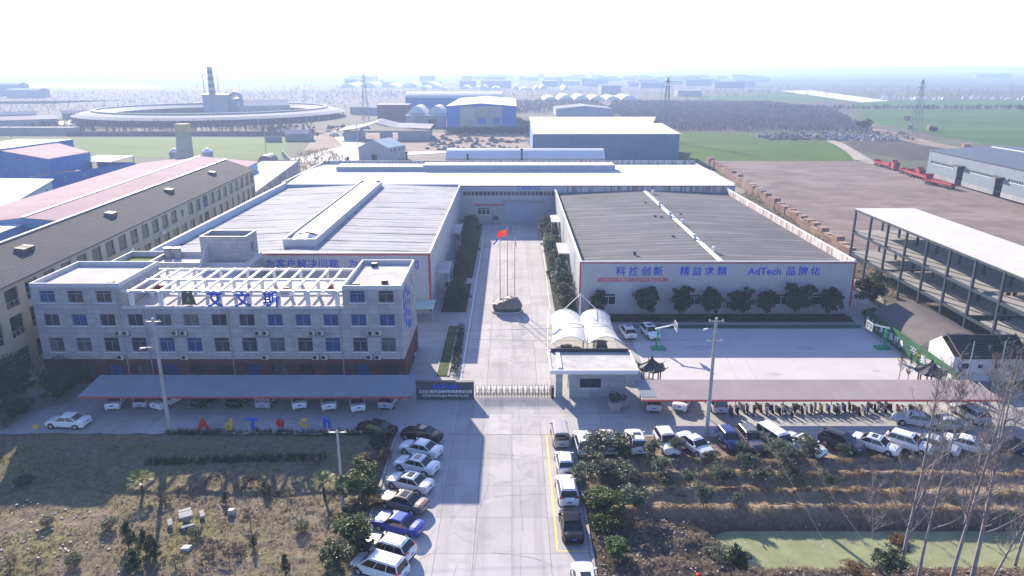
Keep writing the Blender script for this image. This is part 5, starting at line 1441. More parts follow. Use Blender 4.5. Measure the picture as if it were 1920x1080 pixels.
# ---------------------------------------------------------------- electric scooters under the right carport
SCM = {}
def scooter_meshes():
    b = MB(); b.hexa([(-.62, -.12, .38), (-.05, -.12, .30), (-.05, .12, .30), (-.62, .12, .38)], [(-.78, -.10, .70), (-.1, -.13, .66), (-.1, .13, .66), (-.78, .10, .70)])
    b.box(-.06, -.14, .24, .36, .14, .32); b.hexa([(.34, -.15, .28), (.46, -.13, .28), (.46, .13, .28), (.34, .15, .28)], [(.22, -.16, .95), (.36, -.12, .95), (.36, .12, .95), (.22, .16, .95)])
    s = MB().hexa([(-.74, -.13, .72), (.0, -.15, .70), (.0, .15, .70), (-.74, .13, .72)], [(-.72, -.11, .82), (-.04, -.12, .78), (-.04, .12, .78), (-.72, .11, .82)])
    h = MB().tube([(.22, -.34, 1.06), (.28, -.12, 1.08), (.28, .12, 1.08), (.22, .34, 1.06)], .022, 5).tube([(.28, 0, .9), (.28, 0, 1.08)], .03, 5)
    w_ = MB().tube([(0, -.05, 0), (0, -.055, 0), (0, .045, 0), (0, .05, 0)], [.15, .23, .23, .15], 12)
    return b.mesh('scooter_body', M_black), s.mesh('seat', M_black), h.mesh('handlebar', M_dark), w_.mesh('wheel', M_black)
SB, SS, SH, SWh = scooter_meshes()
SCOL = [('blue', paint('scooter_blue', (0.015, 0.03, 0.15))), ('red', paint('scooter_red', (0.15, 0.015, 0.015))), ('white', paint('scooter_white', (0.25, 0.25, 0.26))), ('black', P_black), ('yellow', paint('scooter_yellow', (0.25, 0.18, 0.02))), ('purple', paint('scooter_purple', (0.06, 0.02, 0.09))), ('silver', P_silver)]
r3 = random.Random(4)
for k in range(34):
    nm, pm_ = SCOL[[0, 3, 2, 5, 3, 1, 2, 0, 3, 6, 2, 3, 1, 6, 3, 2, 4][k % 17]]
    t = thing('electric_scooter', nm + ' electric scooter in the dense row under the pinkish carport', 'scooter', (25.2 + k * 0.66 + r3.uniform(-.1, .1), 75.3 + r3.uniform(-.5, .5), 0), R(-90 + r3.uniform(-24, 24)), 'electric scooters under the pinkish carport')
    for n_, me in (('body', SB), ('seat', SS), ('handlebar', SH)):
        o = bpy.data.objects.new(n_, me); COL.objects.link(o); link_child(o, t)
        if n_ == 'body': o.material_slots[0].link = 'OBJECT'; o.material_slots[0].material = pm_
    for x in (-.55, .52):
        o = bpy.data.objects.new('wheel', SWh); COL.objects.link(o); o.location = (x, 0, .23); link_child(o, t)

# ---------------------------------------------------------------- trees and shrubs
def crown_mesh(name, seed, m, nclump=60, nleaf=40, leaf=0.056, hz=1.25, shape=None, core=True):
    rg = random.Random(seed); mb = MB()
    lobes = [(Vector((rg.uniform(-.5, .5), rg.uniform(-.5, .5), rg.uniform(-.45, .45) * hz)), rg.uniform(.38, .6)) for _ in range(7)] + [(Vector((0, 0, 0)), .62)]
    for k in range(nclump):
        lc, lr = lobes[k % len(lobes)]
        d = Vector((rg.gauss(0, 1), rg.gauss(0, 1), rg.gauss(0, 1))).normalized()
        c = lc + d * lr * rg.uniform(.55, 1.1)
        if shape: c = shape(c)
        cr = rg.uniform(.13, .26)
        for q in range(int(nleaf * 1.6)):
            v = Vector((rg.gauss(0, 1), rg.gauss(0, 1), rg.gauss(0, 1)))
            v = v.normalized() * cr * (.3 + .8 * rg.random())
            p = c + v; s = leaf * rg.uniform(.6, 1.35)
            a = (v.normalized() + Vector((rg.gauss(0, .6), rg.gauss(0, .6), rg.gauss(0, .6)))).normalized()
            b = a.cross(Vector((rg.gauss(0, 1), rg.gauss(0, 1), rg.gauss(0, 1)))).normalized()
            mb.poly([p - a * s, p + b * s * .55, p + a * s, p - b * s * .55])
    return mb.mesh(name, m)
M_leaf = mat('evergreen_leaf', (0.045, 0.068, 0.025), 0.5, 0.45, 1.6, rand=0.4, trans=0.3, spec=0.4)
M_leafg = mat('silvery_green_leaf', (0.105, 0.122, 0.075), 0.5, 0.4, 1.6, rand=0.35, trans=0.3, spec=0.4)
M_leafb = mat('fresh_green_leaf', (0.075, 0.115, 0.025), 0.55, 0.4, 1.5, rand=0.3, trans=0.25)
M_leafr = mat('russet_leaf', (0.17, 0.105, 0.045), 0.7, 0.35, 1.5, rand=0.3, trans=0.2)
CR = [crown_mesh('crown', 11, M_leaf, 70, 42), crown_mesh('crown', 12, M_leaf, 64, 44, hz=1.0), crown_mesh('crown', 13, M_leaf, 74, 40, hz=1.5)]
CRD = [crown_mesh('crown', 61, M_leafd, 84, 46, hz=1.2, leaf=.065), crown_mesh('crown', 62, M_leafd, 84, 46, hz=1.35, leaf=.065)]  # darker leaf for the slogan front row, the hall's shade put into the colour
CRG = [crown_mesh('crown', 21, M_leafg, 70, 36, hz=1.1), crown_mesh('crown', 22, M_leafg, 76, 36, hz=1.3), crown_mesh('crown', 23, M_leafg, 64, 34, hz=1.2)]
M_dryl = mat('dry_shrub_leaf', (0.105, 0.09, 0.072), .9, .4, 1.6, rand=.4, trans=.2)
CDRY = [crown_mesh('crown', 71, M_dryl, 30, 26, leaf=.05), crown_mesh('crown', 72, M_dryl, 26, 26, hz=1.0, leaf=.05)]
_cb = MB(); leafball(_cb, (0, 0, 0), .92, 2600, .055, random.Random(5)); CCL = [_cb.mesh('crown', M_leaf)]
CRB = [crown_mesh('crown', 31, M_leafb, 70, 40, hz=1.15)]
CRR = [crown_mesh('crown', 41, M_leafr, 56, 36, hz=0.9)]
def trunk_mesh(seed, m, limbs=4):
    rg = random.Random(seed); mb = MB()
    mb.tube([(0, 0, -.08), (.02, .01, .35), (-.01, .03, .75), (.02, 0, 1.0)], [.055, .042, .034, .022], 7)
    for k in range(limbs):
        a = rg.uniform(0, 6.28); z = .5 + .4 * k / limbs
        mb.tube([(0, 0, z), (.16 * math.cos(a), .16 * math.sin(a), z + .16), (.3 * math.cos(a), .3 * math.sin(a), z + .42)], [.024, .016, .007], 5)
    return mb.mesh('trunk', m)
TR = [trunk_mesh(1, M_bark), trunk_mesh(2, M_barkb)]
M_limew = mat('limewashed_bark', (0.55, 0.52, 0.50), 0.8, 0.12, 2)
TRW = trunk_mesh(3, M_limew)
tk = [0]
def tree(x, y, r, h, label, kind=CR, group=None, clear=0.28, cat='tree', name='evergreen_tree', trunk=None, z=None):
    """r crown radius, h total height, clear = share of the height that is bare trunk"""
    tk[0] += 1
    zz = ground_z(x, y) if z is None else z
    t = thing(name, label, cat, (x, y, zz - 0.02), tk[0] * 1.37, group)
    c = bpy.data.objects.new('crown', kind[tk[0] % len(kind)]); COL.objects.link(c)
    hc = h * (1 - clear)
    c.scale = (r / .82, r / .82, hc / 2 / (1.0 * 1.05)); c.location = (0, 0, h * clear + hc / 2); link_child(c, t)
    o = bpy.data.objects.new('trunk', trunk or TR[tk[0] % 2]); COL.objects.link(o)
    q = h * (clear + (1 - clear) * .55); o.scale = (min(1.6, .5 + h * .22),) * 2 + (q,); link_child(o, t)
    return t
r4 = random.Random(5)
# rows along the two halls
for k in range(22):
    y = 113 + k * 3.05
    if 126.5 < y < 131.5: continue
    tree(-9.7 + r4.uniform(-.6, .7), y, r4.uniform(1.25, 1.8), r4.uniform(2.6, 3.4) if y < 126 else r4.uniform(3.0, 4.6), 'dark evergreen tree in the shaded bed along the left hall', CR, 'evergreen trees along the left hall', .08, z=.1)
for k in range(24):
    y = 112.2 + k * 2.65
    tree(8.6 + r4.uniform(-.5, .6), y, r4.uniform(1.2, 1.75), r4.uniform(3.0, 4.8), 'evergreen tree in the sunlit bed along the right hall', CRG if k % 3 else CR, 'evergreen trees along the right hall', .08, z=.1)
for x, h, r in ((13.4, 4.2, 1.2), (21.5, 5.4, 1.75), (27.0, 5.0, 1.45), (31.3, 5.2, 1.6), (35.9, 4.7, 1.5), (40.2, 4.9, 1.35), (45.3, 5.5, 1.6), (50.3, 5.1, 1.6)):
    tree(x, 107.7, r * 1.2, h * 1.08, 'dark round tree in the planting strip before the slogan front', CRD, 'round trees before the slogan front', .14, z=.1)
hd = MB(); rg = random.Random(8)
for k in range(170):
    leafball(hd, (12.6 + k * .24, 106.9 + rg.uniform(-.35, .35), .45), .42, 26, .1, rg, 0, .8)
single(hd, 'hedge', M_leafd, 'low dark hedge along the foot of the slogan front', 'hedge', (33, 106.9, 0))
tree(58.6, 112.2, 2.6, 6.6, 'large dark evergreen with pale trunk at the right hall corner', CR, None, .18, trunk=TRW, z=0)
tree(57.0, 108.0, 1.2, 1.9, 'low bush at the foot of the large evergreen by the right hall corner', CR, None, .03, name='shrub', cat='shrub', z=0)
# beds in the left yard
hd = MB()
for k in range(120): leafball(hd, (-7.45 + rg.uniform(-.3, .3) - .3 * (k / 120), 86 + k * .148, .5), .5, 24, .09, rg, 0, .8)
single(hd, 'hedge', M_leafd, 'dark clipped hedge strip between the lawn strip and the central road', 'hedge', (-7.5, 95, 0))
tag(MB().box(-9.7, 85.5, -.05, -8.35, 104.3, .10).build('lawn_strip', mat('strip_grass', (0.07, 0.10, 0.035), .9, .3, 1.2, world=True)), kind='structure')
tag(MB().box(-9.85, 85.4, -.05, -9.705, 104.4, .14).box(-8.345, 85.4, -.05, -8.1, 104.4, .14).build('kerb', M_conc), kind='structure')
# dark trees at the left edge beside the office
for x, y, r, h, l in ((-58.5, 77.5, 3.2, 5.2, 'broad dark tree in the office shadow left of the carport'), (-54.2, 79.6, 2.6, 4.4, 'dark bushy tree between the broad dark tree and the carport'), (-62.5, 80.0, 3.2, 6.2, 'tall dark tree at the left picture edge beside the beige building'), (-57.0, 73.6, 2.0, 2.8, 'dark bush behind the sideways white sedan')):
    tree(x, y, r, h, l, CR, None, .1, z=0)
for px, py, r, h, l in ((50, 770, 1.2, 2.0, 'pale leaved shrub catching light at the left picture edge'), (5, 800, 1.4, 2.4, 'pale twiggy shrub at the very left edge')):
    x, y = G(px, py); tree(x, y, r, h, l, CRG, None, .03, name='shrub', cat='shrub')
# verge trees by the left kerb: base pixel, radius, height
for px, py, r, h, kd, cl, l in ((712, 838, 1.15, 2.4, CR, .12, 'bushy tree in front of the half hidden black sedan'), (690, 880, 1.2, 1.9, CRR, .1, 'russet shrub beside the left kerb'), (686, 912, 1.5, 2.6, CRB, .15, 'olive green tree below the russet shrub'),
        (676, 945, 1.5, 3.3, CRB, .3, 'bright green tree with clear trunk left of the bronze sedan'), (664, 978, 1.1, 1.8, CR, .12, 'dark bush between the bright green tree and the blue sedan'), (648, 1030, 1.55, 3.2, CRB, .33, 'leafy green tree left of the blue sedan'),
        (668, 1052, 1.3, 3.0, CR, .3, 'dark green tree overlapping the nose of the white people carrier'), (636, 1090, 1.35, 3.3, CR, .42, 'dark round topped tree on a thin trunk nearest the left kerb'), (700, 950, .9, 1.3, CRR, .05, 'low brown shrub against the left kerb'),
        (655, 1000, 1.2, 2.2, CRB, .1, 'olive bush filling the gap above the leafy verge tree'), (690, 930, 1.0, 1.6, CR, .05, 'dark low bush beside the olive green verge tree'), (622, 1060, 1.0, 1.7, CRB, .08, 'low olive bush left of the nearest verge trees'), (720, 862, .9, 1.5, CRR, .05, 'rusty low bush against the kerb by the upper white sedans')):
    x, y = G(px, py); tree(x, y, r, h, l, kd, None, cl)
# shrubs right of the road
for px, py, r, h, kd, l in ((1118, 866, 1.75, 2.7, CRG, 'tall silvery shrub nearest the white crossover at the road edge'), (1160, 850, 1.45, 2.9, CR, 'tall dark shrub between two white cars at the top of the shrubbery'), (1098, 905, 1.3, 1.9, CRG, 'silvery shrub right at the kerb'), (1128, 895, 1.4, 2.1, CRG, 'pale shrub in the middle of the shrubbery'),
        (1175, 905, 1.5, 2.4, CRG, 'pale loose shrub at the right side of the shrubbery'), (1130, 948, 1.75, 2.3, CRB, 'large olive shrub in the lower shrubbery'), (1193, 955, 1.35, 2.0, CRG, 'whitish leaved shrub right of the olive shrub'), (1108, 955, 1.0, 1.3, CRB, 'low olive shrub hugging the kerb'),
        (1150, 990, 1.3, 1.9, CRB, 'round olive shrub above the lowest one'), (1160, 1030, 1.1, 1.7, CRB, 'lowest round olive shrub by the rubbish strewn bank')):
    x, y = G(px, py); tree(x, y, r * 1.12, h * 1.05, l, kd, None, .04, name='shrub', cat='shrub')
for px, py, r, h in ((1220, 865, .85, 1.9), (1270, 852, .8, 1.8), (1235, 890, 1.0, 1.9), (1347, 905, .95, 2.2), (1240, 912, .8, 1.7), (1293, 905, .75, 1.5), (1318, 955, .8, 2.0), (1400, 878, .9, 1.8), (1365, 905, .7, 1.6), (1422, 910, .9, 2.0), (1478, 892, 1.15, 2.3), (1452, 858, 1.3, 2.5), (1515, 860, 1.1, 2.4), (1483, 912, .85, 1.9), (1555, 915, .75, 1.7), (1388, 855, .6, 1.6), (1578, 862, .5, 1.6), (1380, 948, .5, 1.2), (1330, 870, .7, 1.6)):
    x, y = G(px, py); tree(x, y, r * 1.15, h * 1.1, 'young silvery evergreen sapling on the furrowed plot', CRG, 'saplings on the furrowed plot', .2, name='sapling')
# dark trees by the pond
for px, py, r, h, l in ((1370, 1088, 1.1, 3.4, 'dark drooping evergreen at the left end of the pond'), (1662, 1092, 1.35, 3.2, 'dark dense evergreen in front of the bare trees')):
    x, y = G(px, py, -.5); tree(x, y, r, h, l, CR, None, .3)
x, y = G(1597, 1072, -.4); tree(x, y, .9, 1.0, 'low russet bush on the near pond bank', CRR, None, .02, name='shrub', cat='shrub')
x, y = G(1342, 1045, -.6); tree(x, y, 1.0, 1.0, 'grey green bush at the left tip of the pond', CRG, None, .02, name='shrub', cat='shrub')
x, y = G(1690, 1020, -1.0); tree(x, y, 1.1, 1.5, 'brown thicket at the pond edge between bare trunks', CRR, None, .02, name='shrub', cat='shrub')
# left plot
for px, py, r, h, l in ((90, 987, .62, .95, 'small clipped round bush in the left plot near the litter'), (206, 992, .72, 1.0, 'round clipped bush left of the dark conifers'), (140, 1060, .68, 1.15, 'round clipped bush in the lower left corner'), (368, 1008, .68, 1.0, 'round bush just below the stone table'), (566, 996, .72, 1.05, 'round dark bush in the right part of the left plot'), (45, 905, .9, 1.0, 'low dark bush in the office shadow at the left edge')):
    x, y = G(px, py); tree(x, y, r * .85, h, l, CCL, None, .05, name='clipped_bush', cat='bush')
CON = [crown_mesh('crown', 51, M_leaf, 60, 34, leaf=.06, hz=1.5, shape=lambda c: Vector((c.x * max(.15, .75 - .42 * c.z), c.y * max(.15, .75 - .42 * c.z), c.z)))]
for px, py, r, h, l in ((242, 1028, .85, 2.3, 'grey green conifer at the upper left of the conifer group'), (276, 1042, .75, 2.2, 'dark conifer in the middle of the conifer group'), (256, 1072, .85, 1.9, 'lowest conifer of the group'), (293, 1048, .6, 1.6, 'slim conifer at the right of the conifer group'), (535, 1075, .5, 1.6, 'slim dark conifer near the lower edge of the left plot'), (497, 925, .5, 1.3, 'tiny conifer near the bottom of the shaded weeds'), (477, 1028, .35, 1.2, 'thin young conifer above the slim dark one'), (424, 942, .4, 1.2, 'thin young conifer by the white stone block')):
    x, y = G(px, py); tree(x, y, r, h, l, CON, None, .06, name='conifer')
r5 = random.Random(21)
for k, (px, py) in enumerate(((385, 912), (415, 905), (458, 915), (470, 905), (520, 925), (545, 930), (350, 925), (310, 945), (625, 925), (590, 870), (400, 1040), (430, 1050), (450, 1035), (330, 1068), (500, 930), (470, 985), (20, 1075), (70, 1072), (380, 1062))):
    x, y = G(px, py); tree(x, y, r5.uniform(.6, 1.1), r5.uniform(.8, 1.6), 'dry grey weed shrub among the grass of the left plot', CDRY, 'dry weed shrubs of the left plot', .05, name='dry_shrub', cat='shrub')
def weed_hedge(p0, p1, w, h, n, m, label, seed):
    rg = random.Random(seed); mb = MB()
    for k in range(n):
        f = rg.random(); x = p0[0] + (p1[0] - p0[0]) * f + rg.uniform(-.2, .2); y = p0[1] + (p1[1] - p0[1]) * f + rg.uniform(-w, w); z = ground_z(x, y)
        hh = h * rg.uniform(.5, 1.25)
        for q in range(14):
            a = rg.uniform(0, 6.28); l = hh * rg.uniform(.5, 1); dx, dy = math.cos(a) * .25 * l, math.sin(a) * .25 * l; bx, by = rg.uniform(-.15, .15), rg.uniform(-.15, .15)
            mb.poly([(x + bx - dy * .12, y + by + dx * .12, z), (x + bx + dy * .12, y + by - dx * .12, z), (x + bx + dx, y + by + dy, z + l)])
    return single(mb, 'weed_strip', m, label, 'weeds', ((p0[0] + p1[0]) / 2, (p0[1] + p1[1]) / 2, 0), kind=None)
M_weedd = mat('dark_weed', (0.05, 0.062, 0.022), .9, .4, 1.0, trans=.15)
M_straw = mat('dry_straw', (0.29, 0.23, 0.15), .95, .3, .6, trans=.25, world=True)
M_straw3 = mat('tan_dry_grass', (0.25, 0.195, 0.125), .95, .3, .6, trans=.3, world=True)
M_straw2 = mat('dry_olive_grass', (0.24, 0.225, 0.10), .95, .35, .4, trans=.25, world=True)
weed_hedge(G(275, 868), G(610, 858), .5, .75, 330, M_weedd, 'strip of tall dark weeds crossing the shaded left plot', 1)
weed_hedge(G(310, 812), G(680, 812), .35, .7, 380, M_weedd, 'dark weeds along the concrete edge below the standing letters', 2)
# ground cover: grass tufts, litter
def tufts(n, box, hh, m, seed, cond, name='dry_grass', w=.03):
    rg = random.Random(seed); mb = MB(); c = 0
    while c < n:
        x = rg.uniform(box[0], box[1]); y = rg.uniform(box[2], box[3])
        if not cond(x, y): continue
        c += 1; z = ground_z(x, y) - .05
        for q in range(6):
            a = rg.uniform(0, 6.28); l = hh * rg.uniform(.4, 1.2); le = rg.uniform(.3, .9); dx, dy = math.cos(a) * l * le, math.sin(a) * l * le
            bx, by = rg.uniform(-.12, .12), rg.uniform(-.12, .12)
            mb.poly([(x + bx - math.sin(a) * w, y + by + math.cos(a) * w, z), (x + bx + math.sin(a) * w, y + by - math.cos(a) * w, z), (x + bx + dx, y + by + dy, z + l)])
    return tag(mb.build(name, m), kind='stuff')
lim = lambda x, y: y < edge_left(x) - .1 and x < -12.9
tufts(8000, (-66, -13, 44, 70), .13, M_straw, 3, lim)
tufts(7000, (-66, -13, 44, 68), .14, M_straw2, 4, lambda x, y: lim(x, y) and fbm(x * .16, y * .16) > -.05, 'green_grass')
def top(x, y): return y < edge_right(x) - .2 and ground_z(x, y) > .02
tufts(9000, (7.5, 58, 55.4, 69), .13, M_straw3, 5, lambda x, y: top(x, y) and fbm(x * .3, y * .3) > -.35)
tufts(3500, (7, 60, 45, 55.4), .22, M_straw, 6, lambda x, y: ground_z(x, y) > -1.0)
M_lit = mat('pale_litter', (0.50, 0.47, 0.44), .8, .25, 3, rand=.2)
def litter(n, fn, seed, s0, s1, m=M_lit, name='scattered_litter'):
    rg = random.Random(seed); mb = MB(); c = 0
    while c < n:
        p = fn(rg)
        if p is None: continue
        c += 1; x, y = p; z = ground_z(x, y); s = rg.uniform(s0, s1); a = rg.uniform(0, 3)
        mb.obox((x, y, z + s * .15), (s, s * rg.uniform(.5, 1), s * rg.uniform(.25, .5)), a, 0, rg.uniform(-.4, .4))
    return tag(mb.build(name, m), kind='stuff')
litter(70, lambda r_: (lambda q: G(*q) if q[1] > 935 + .05 * q[0] else None)((r_.gauss(70, 75), r_.uniform(935, 1060))), 1, .08, .22)
litter(90, lambda r_: G(r_.uniform(-5, 640), r_.uniform(930, 1078)), 2, .05, .13)
litter(1300, lambda r_: (lambda x, y: (x, y) if y < 51 or (x < 17 and y < 55) else None)(r_.uniform(7, 62), r_.uniform(44.5, 55)), 3, .06, .2, mat('bank_litter', (0.30, 0.25, 0.21), .9, .45, 4))
litter(260, lambda r_: (lambda x, y: (x, y) if ground_z(x, y) > -1.0 else None)(r_.uniform(7, 62), r_.uniform(44.5, 55)), 4, .06, .18)
litter(70, lambda r_: (r_.uniform(9, 58), r_.uniform(55, 68)), 6, .07, .18)
fl = MB(); rg = random.Random(9)
for k in range(90):
    x = rg.uniform(19, 60); y = rg.uniform(50.2, 53.6); s = rg.uniform(.06, .2); fl.obox((x, y, -1.045), (s, s * .6, .03), rg.uniform(0, 3))
tag(fl.build('floating_litter', M_lit), kind='stuff')
# palms
PALM = MB(); rg = random.Random(3)
for k in range(22):
    a = k * 2.4; el = .2 + .9 * ((k * 7) % 10) / 10; L_ = 1.25
    base = Vector((0, 0, 0)); tip = Vector((math.cos(a) * math.cos(el), math.sin(a) * math.cos(el), math.sin(el)))
    c_ = tip * .7; PALM.bar((0, 0, 0), tuple(c_), .018)
    side = Vector((-math.sin(a), math.cos(a), 0))
    for j in range(13):
        q = (j - 6) / 6 * 1.25
        d_ = (tip * math.cos(q) + side * math.sin(q)) * .68; d_.z -= .16 + .12 * abs(q)
        w_ = side.cross(tip).normalized() * .01 + side * .035 * math.cos(q)
        PALM.poly([tuple(c_ - w_ * .5), tuple(c_ + w_ * .5), tuple(c_ + d_ * .6 + w_), tuple(c_ + d_), tuple(c_ + d_ * .6 - w_)])
PALM = PALM.mesh('fronds', mat('palm_frond', (0.13, 0.17, 0.04), .5, .3, 1.5, trans=.25))
for px, py, h, l in ((268, 925, 1.35, 'small bright fan palm at the edge of the office shadow'), (608, 930, 1.5, 'small fan palm left of the lower utility pole')):
    x, y = G(px, py); t = thing('fan_palm', l, 'palm', (x, y, ground_z(x, y)))
    MB().tube([(0, 0, -.1), (0, 0, h)], [.16, .12], 8).build('trunk', M_barkb, t, local=True)
    o = bpy.data.objects.new('fronds', PALM); COL.objects.link(o); o.location = (0, 0, h); link_child(o, t)

# bare trees in the right foreground
def bare_tree(seed, H, r0, m, lean=(0, 0), fork=.45, n1=24):
    rg = random.Random(seed); mb = MB()
    def stem(p, d, L_, r, depth):
        pts = [p]; rad = [r]; n = max(3, int(L_ / (1.1 if depth == 0 else .5))); q = p.copy(); dd = d.copy()
        for k in range(n):
            dd = (dd + Vector((rg.gauss(0, .014 + .09 * min(1, depth)), rg.gauss(0, .014 + .09 * min(1, depth)), .07 if depth else .03))).normalized()
            q = q + dd * (L_ / n); pts.append(q.copy()); rad.append(max(.010, r * (1 - .9 * (k + 1) / n)))
        mb.tube(pts, rad, 7 if depth == 0 else (5 if depth == 1 else 3), 0, depth == 0)
        if depth < 3:
            nb_ = (n1, 9, 4)[depth]
            for k in range(nb_):
                f = rg.uniform(.22 if depth == 0 else .15, .97); i = min(len(pts) - 2, int(f * (len(pts) - 1))); g = f * (len(pts) - 1) - i
                b = pts[i].lerp(pts[i + 1], min(1, g)); a = rg.uniform(0, 6.28); up = rg.uniform(.55, 1.5)
                nd = (Vector((math.cos(a), math.sin(a), up)) + dd * .3).normalized()
                stem(b, nd, L_ * (1 - f * .6) * rg.uniform(.22, .40) * (1 if depth == 0 else 1.25), max(.008, rad[i] * .42), depth + 1)
    d0 = Vector((lean[0], lean[1], 1)).normalized()
    p0 = Vector((0, 0, -.3)); stem(p0, d0, H, r0, 0)
    if fork:
        b = p0 + d0 * H * fork * .55; stem(b, (d0 + Vector((rg.uniform(-.3, .3), rg.uniform(-.2, .2), 0))).normalized(), H * .66, r0 * .62, 0)
    return mb
M_bare = mat('pale_bare_bark', (0.29, 0.25, 0.24), .85, .25, 1.2, streak=((3, 3, .5), (0.17, .14, .13), .5, .6))
for px, py, H, r, ln, l in ((1687, 1078, 17.5, .20, (.02, 0), 'tall bare tree with thick trunk leftmost of the bare group'), (1722, 1078, 16.0, .15, (.03, .02), 'tall slender bare tree second from the left of the bare group'), (1784, 1084, 19.0, .19, (.03, 0), 'tall bare tree with dark lower trunk in the middle of the bare group'),
        (1822, 1086, 18.0, .22, (.02, .03), 'forked bare tree with thick pale trunk right of the middle'), (1862, 1082, 9.0, .12, (.35, .08), 'slanting thin bare tree leaning to the right picture edge'), (1905, 1050, 17.0, .17, (.02, .0), 'tall bare tree at the right picture edge'), (1640, 1000, 7.5, .07, (-.12, .0), 'low spindly bare tree leaning left over the pond')):
    x, y = G(px, py, -.5)
    mb = bare_tree(px, H * 1.06, r * .85, M_bare, ln, .5 if px in (1822, 1687, 1784) else 0)
    t = thing('bare_tree', l, 'tree', (x, y, ground_z(x, y)))
    mb.build('trunk', M_bare, t, local=True)
for px, py, H, l in ((1685, 712, 5.2, 'thin young tree with dark stem at the court corner'), (1702, 712, 3.2, 'short dark sapling stake beside the thin young tree'), (1790, 740, 5.5, 'small bare tree behind the right end of the pinkish carport'), (1850, 760, 6.5, 'bare twiggy tree between the cottage and the carport end'), (1895, 735, 6.0, 'bare twiggy tree by the steel frame at the right edge'), (1745, 800, 4.5, 'small bare tree among the silver cars at right'), (1800, 830, 5.0, 'thin bare tree rising between the parked cars at right')):
    x, y = G(px, py); mb = bare_tree(px + 3, H, .05, M_barkb, (0, 0), 0, 18)
    t = thing('young_tree', l, 'tree', (x, y, 0)); mb.build('trunk', M_barkb, t, local=True)
# dead branches over the furrows
for k, (px, py) in enumerate(((1610, 905), (1660, 930), (1560, 940), (1730, 930), (1690, 960), (1790, 935))):
    x, y = G(px, py); mb = bare_tree(90 + k, 2.4, .03, M_bare, (.6 * math.sin(k * 2.2), .3 * math.cos(k)), 0, 14)
    o = mb.build('brushwood', M_straw); o.location = (x, y, ground_z(x, y)); tag(o, 'dry brushwood lying on the right furrows below the bare trees', 'brushwood', 'brushwood on the furrows')

# ---------------------------------------------------------------- stone table, poles, wires, odds and ends
x, y = G(350, 978); t = thing('stone_table', 'square pale stone table in the left plot with four slab benches round it', 'table', (x, y, ground_z(x, y)), .5)
MB().box(-.28, -.28, -.1, .28, .28, .62).build('pedestal', M_conc2, t, local=True); MB().box(-.55, -.45, .62, .55, .45, .74).build('top', M_conc2, t, local=True)
for k, l in enumerate(('right', 'far', 'left', 'near')):
    a = .5 + k * math.pi / 2; q = thing('stone_bench', 'pale stone slab bench on the %s side of the stone table' % l, 'bench', (x + 1.3 * math.cos(a), y + 1.3 * math.sin(a), ground_z(x, y)), a + math.pi / 2, 'benches round the stone table')
    MB().box(-.5, -.18, .28, .5, .18, .4).build('seat', M_conc2, q, local=True); MB().box(-.4, -.14, -.1, -.22, .14, .28).build('foot', M_conc2, q, local=True); MB().box(.22, -.14, -.1, .4, .14, .28).build('foot', M_conc2, q, local=True)
x, y = G(435, 964); o = MB().hexa([(-.3, -.25, -.1), (.3, -.25, -.1), (.3, .25, -.1), (-.3, .25, -.1)], [(-.24, -.2, .45), (.26, -.22, .5), (.24, .22, .46), (-.26, .2, .42)]).build('stone_block', M_court); o.location = (x, y, ground_z(x, y)); tag(o, 'lone pale stone block in the grass right of the stone table', 'stone')
x, y = G(350, 1033); o = MB().hexa([(-.4, -.3, -.05), (.35, -.35, -.05), (.45, .25, -.05), (-.3, .35, -.05)], [(-.36, -.26, .14), (.32, -.3, .2), (.4, .2, .16), (-.26, .3, .1)]).build('stone_slab', M_court); o.location = (x, y, ground_z(x, y)); tag(o, 'flat pale stone slab lying below the clipped bush', 'stone')
x, y = G(70, 815); t = thing('warning_box', 'small yellow box on a post at the grass edge left of the white sedan', 'box', (x, y, ground_z(x, y)))
MB().tube([(0, 0, -.1), (0, 0, .7)], .05).build('post', M_grey, t, local=True); MB().box(-.25, -.14, .7, .25, .14, 1.1).build('cabinet', mat('yellow_box_paint', (.6, .42, .04), .5, .08, 1), t, local=True)
x, y = G(1310, 1078, -.3); o = MB().tube([(0, 0, 0), (0, 0, .12), (0, 0, .22)], [.2, .22, .1], 10).build('rubbish_bag', mat('red_plastic', (.55, .04, .03), .4, .1, 3)); o.location = (x, y, ground_z(x, y)); tag(o, 'small bright red plastic bag on the rubbish strewn bank', 'bag')
def upole(name, label, x, y, H, r, arms=(), lamp=None, z=0):
    t = thing(name, label, 'utility pole', (x, y, z))
    MB().tube([(0, 0, -.3), (0, 0, H)], [r, r * .6], 10).build('pole', M_pole, t, local=True)
    for a in arms:
        MB().box(-.8, -.05, a - .05, .8, .05, a + .05).build('crossarm', M_grey, t, local=True)
        for dx in (-.7, 0, .7): MB().tube([(dx, 0, a + .055), (dx, 0, a + .2), (dx, 0, a + .26)], [.05, .05, .02], 6).build('insulator', M_white, t, local=True)
    if lamp:
        MB().tube([(0, 0, lamp), (-.5, -.3, lamp + .35), (-1.0, -.55, lamp + .4)], .035, 6).build('lamp_arm', M_grey, t, local=True)
        MB().hexa([(-1.45, -.85, lamp + .32), (-.95, -.65, lamp + .32), (-.95, -.45, lamp + .32), (-1.45, -.65, lamp + .32)], [(-1.4, -.8, lamp + .46), (-1.0, -.66, lamp + .46), (-1.0, -.5, lamp + .46), (-1.4, -.66, lamp + .46)]).build('lamp_head', M_white, t, local=True)
    return t
upole('utility_pole', 'tall concrete pole with lamp arm standing before the left carport', -37.6, 71.1, 13.0, .24, (12.6,), 9.5)
upole('utility_pole', 'shorter slim concrete pole in the left plot beside the verge trees', -15.3, 56.6, 7.7, .17, (7.5,), None)
upole('utility_pole', 'tall concrete pole with lamp before the pinkish carport', 21.1, 70.1, 13.4, .23, (13.0, 10.8), 12.0)
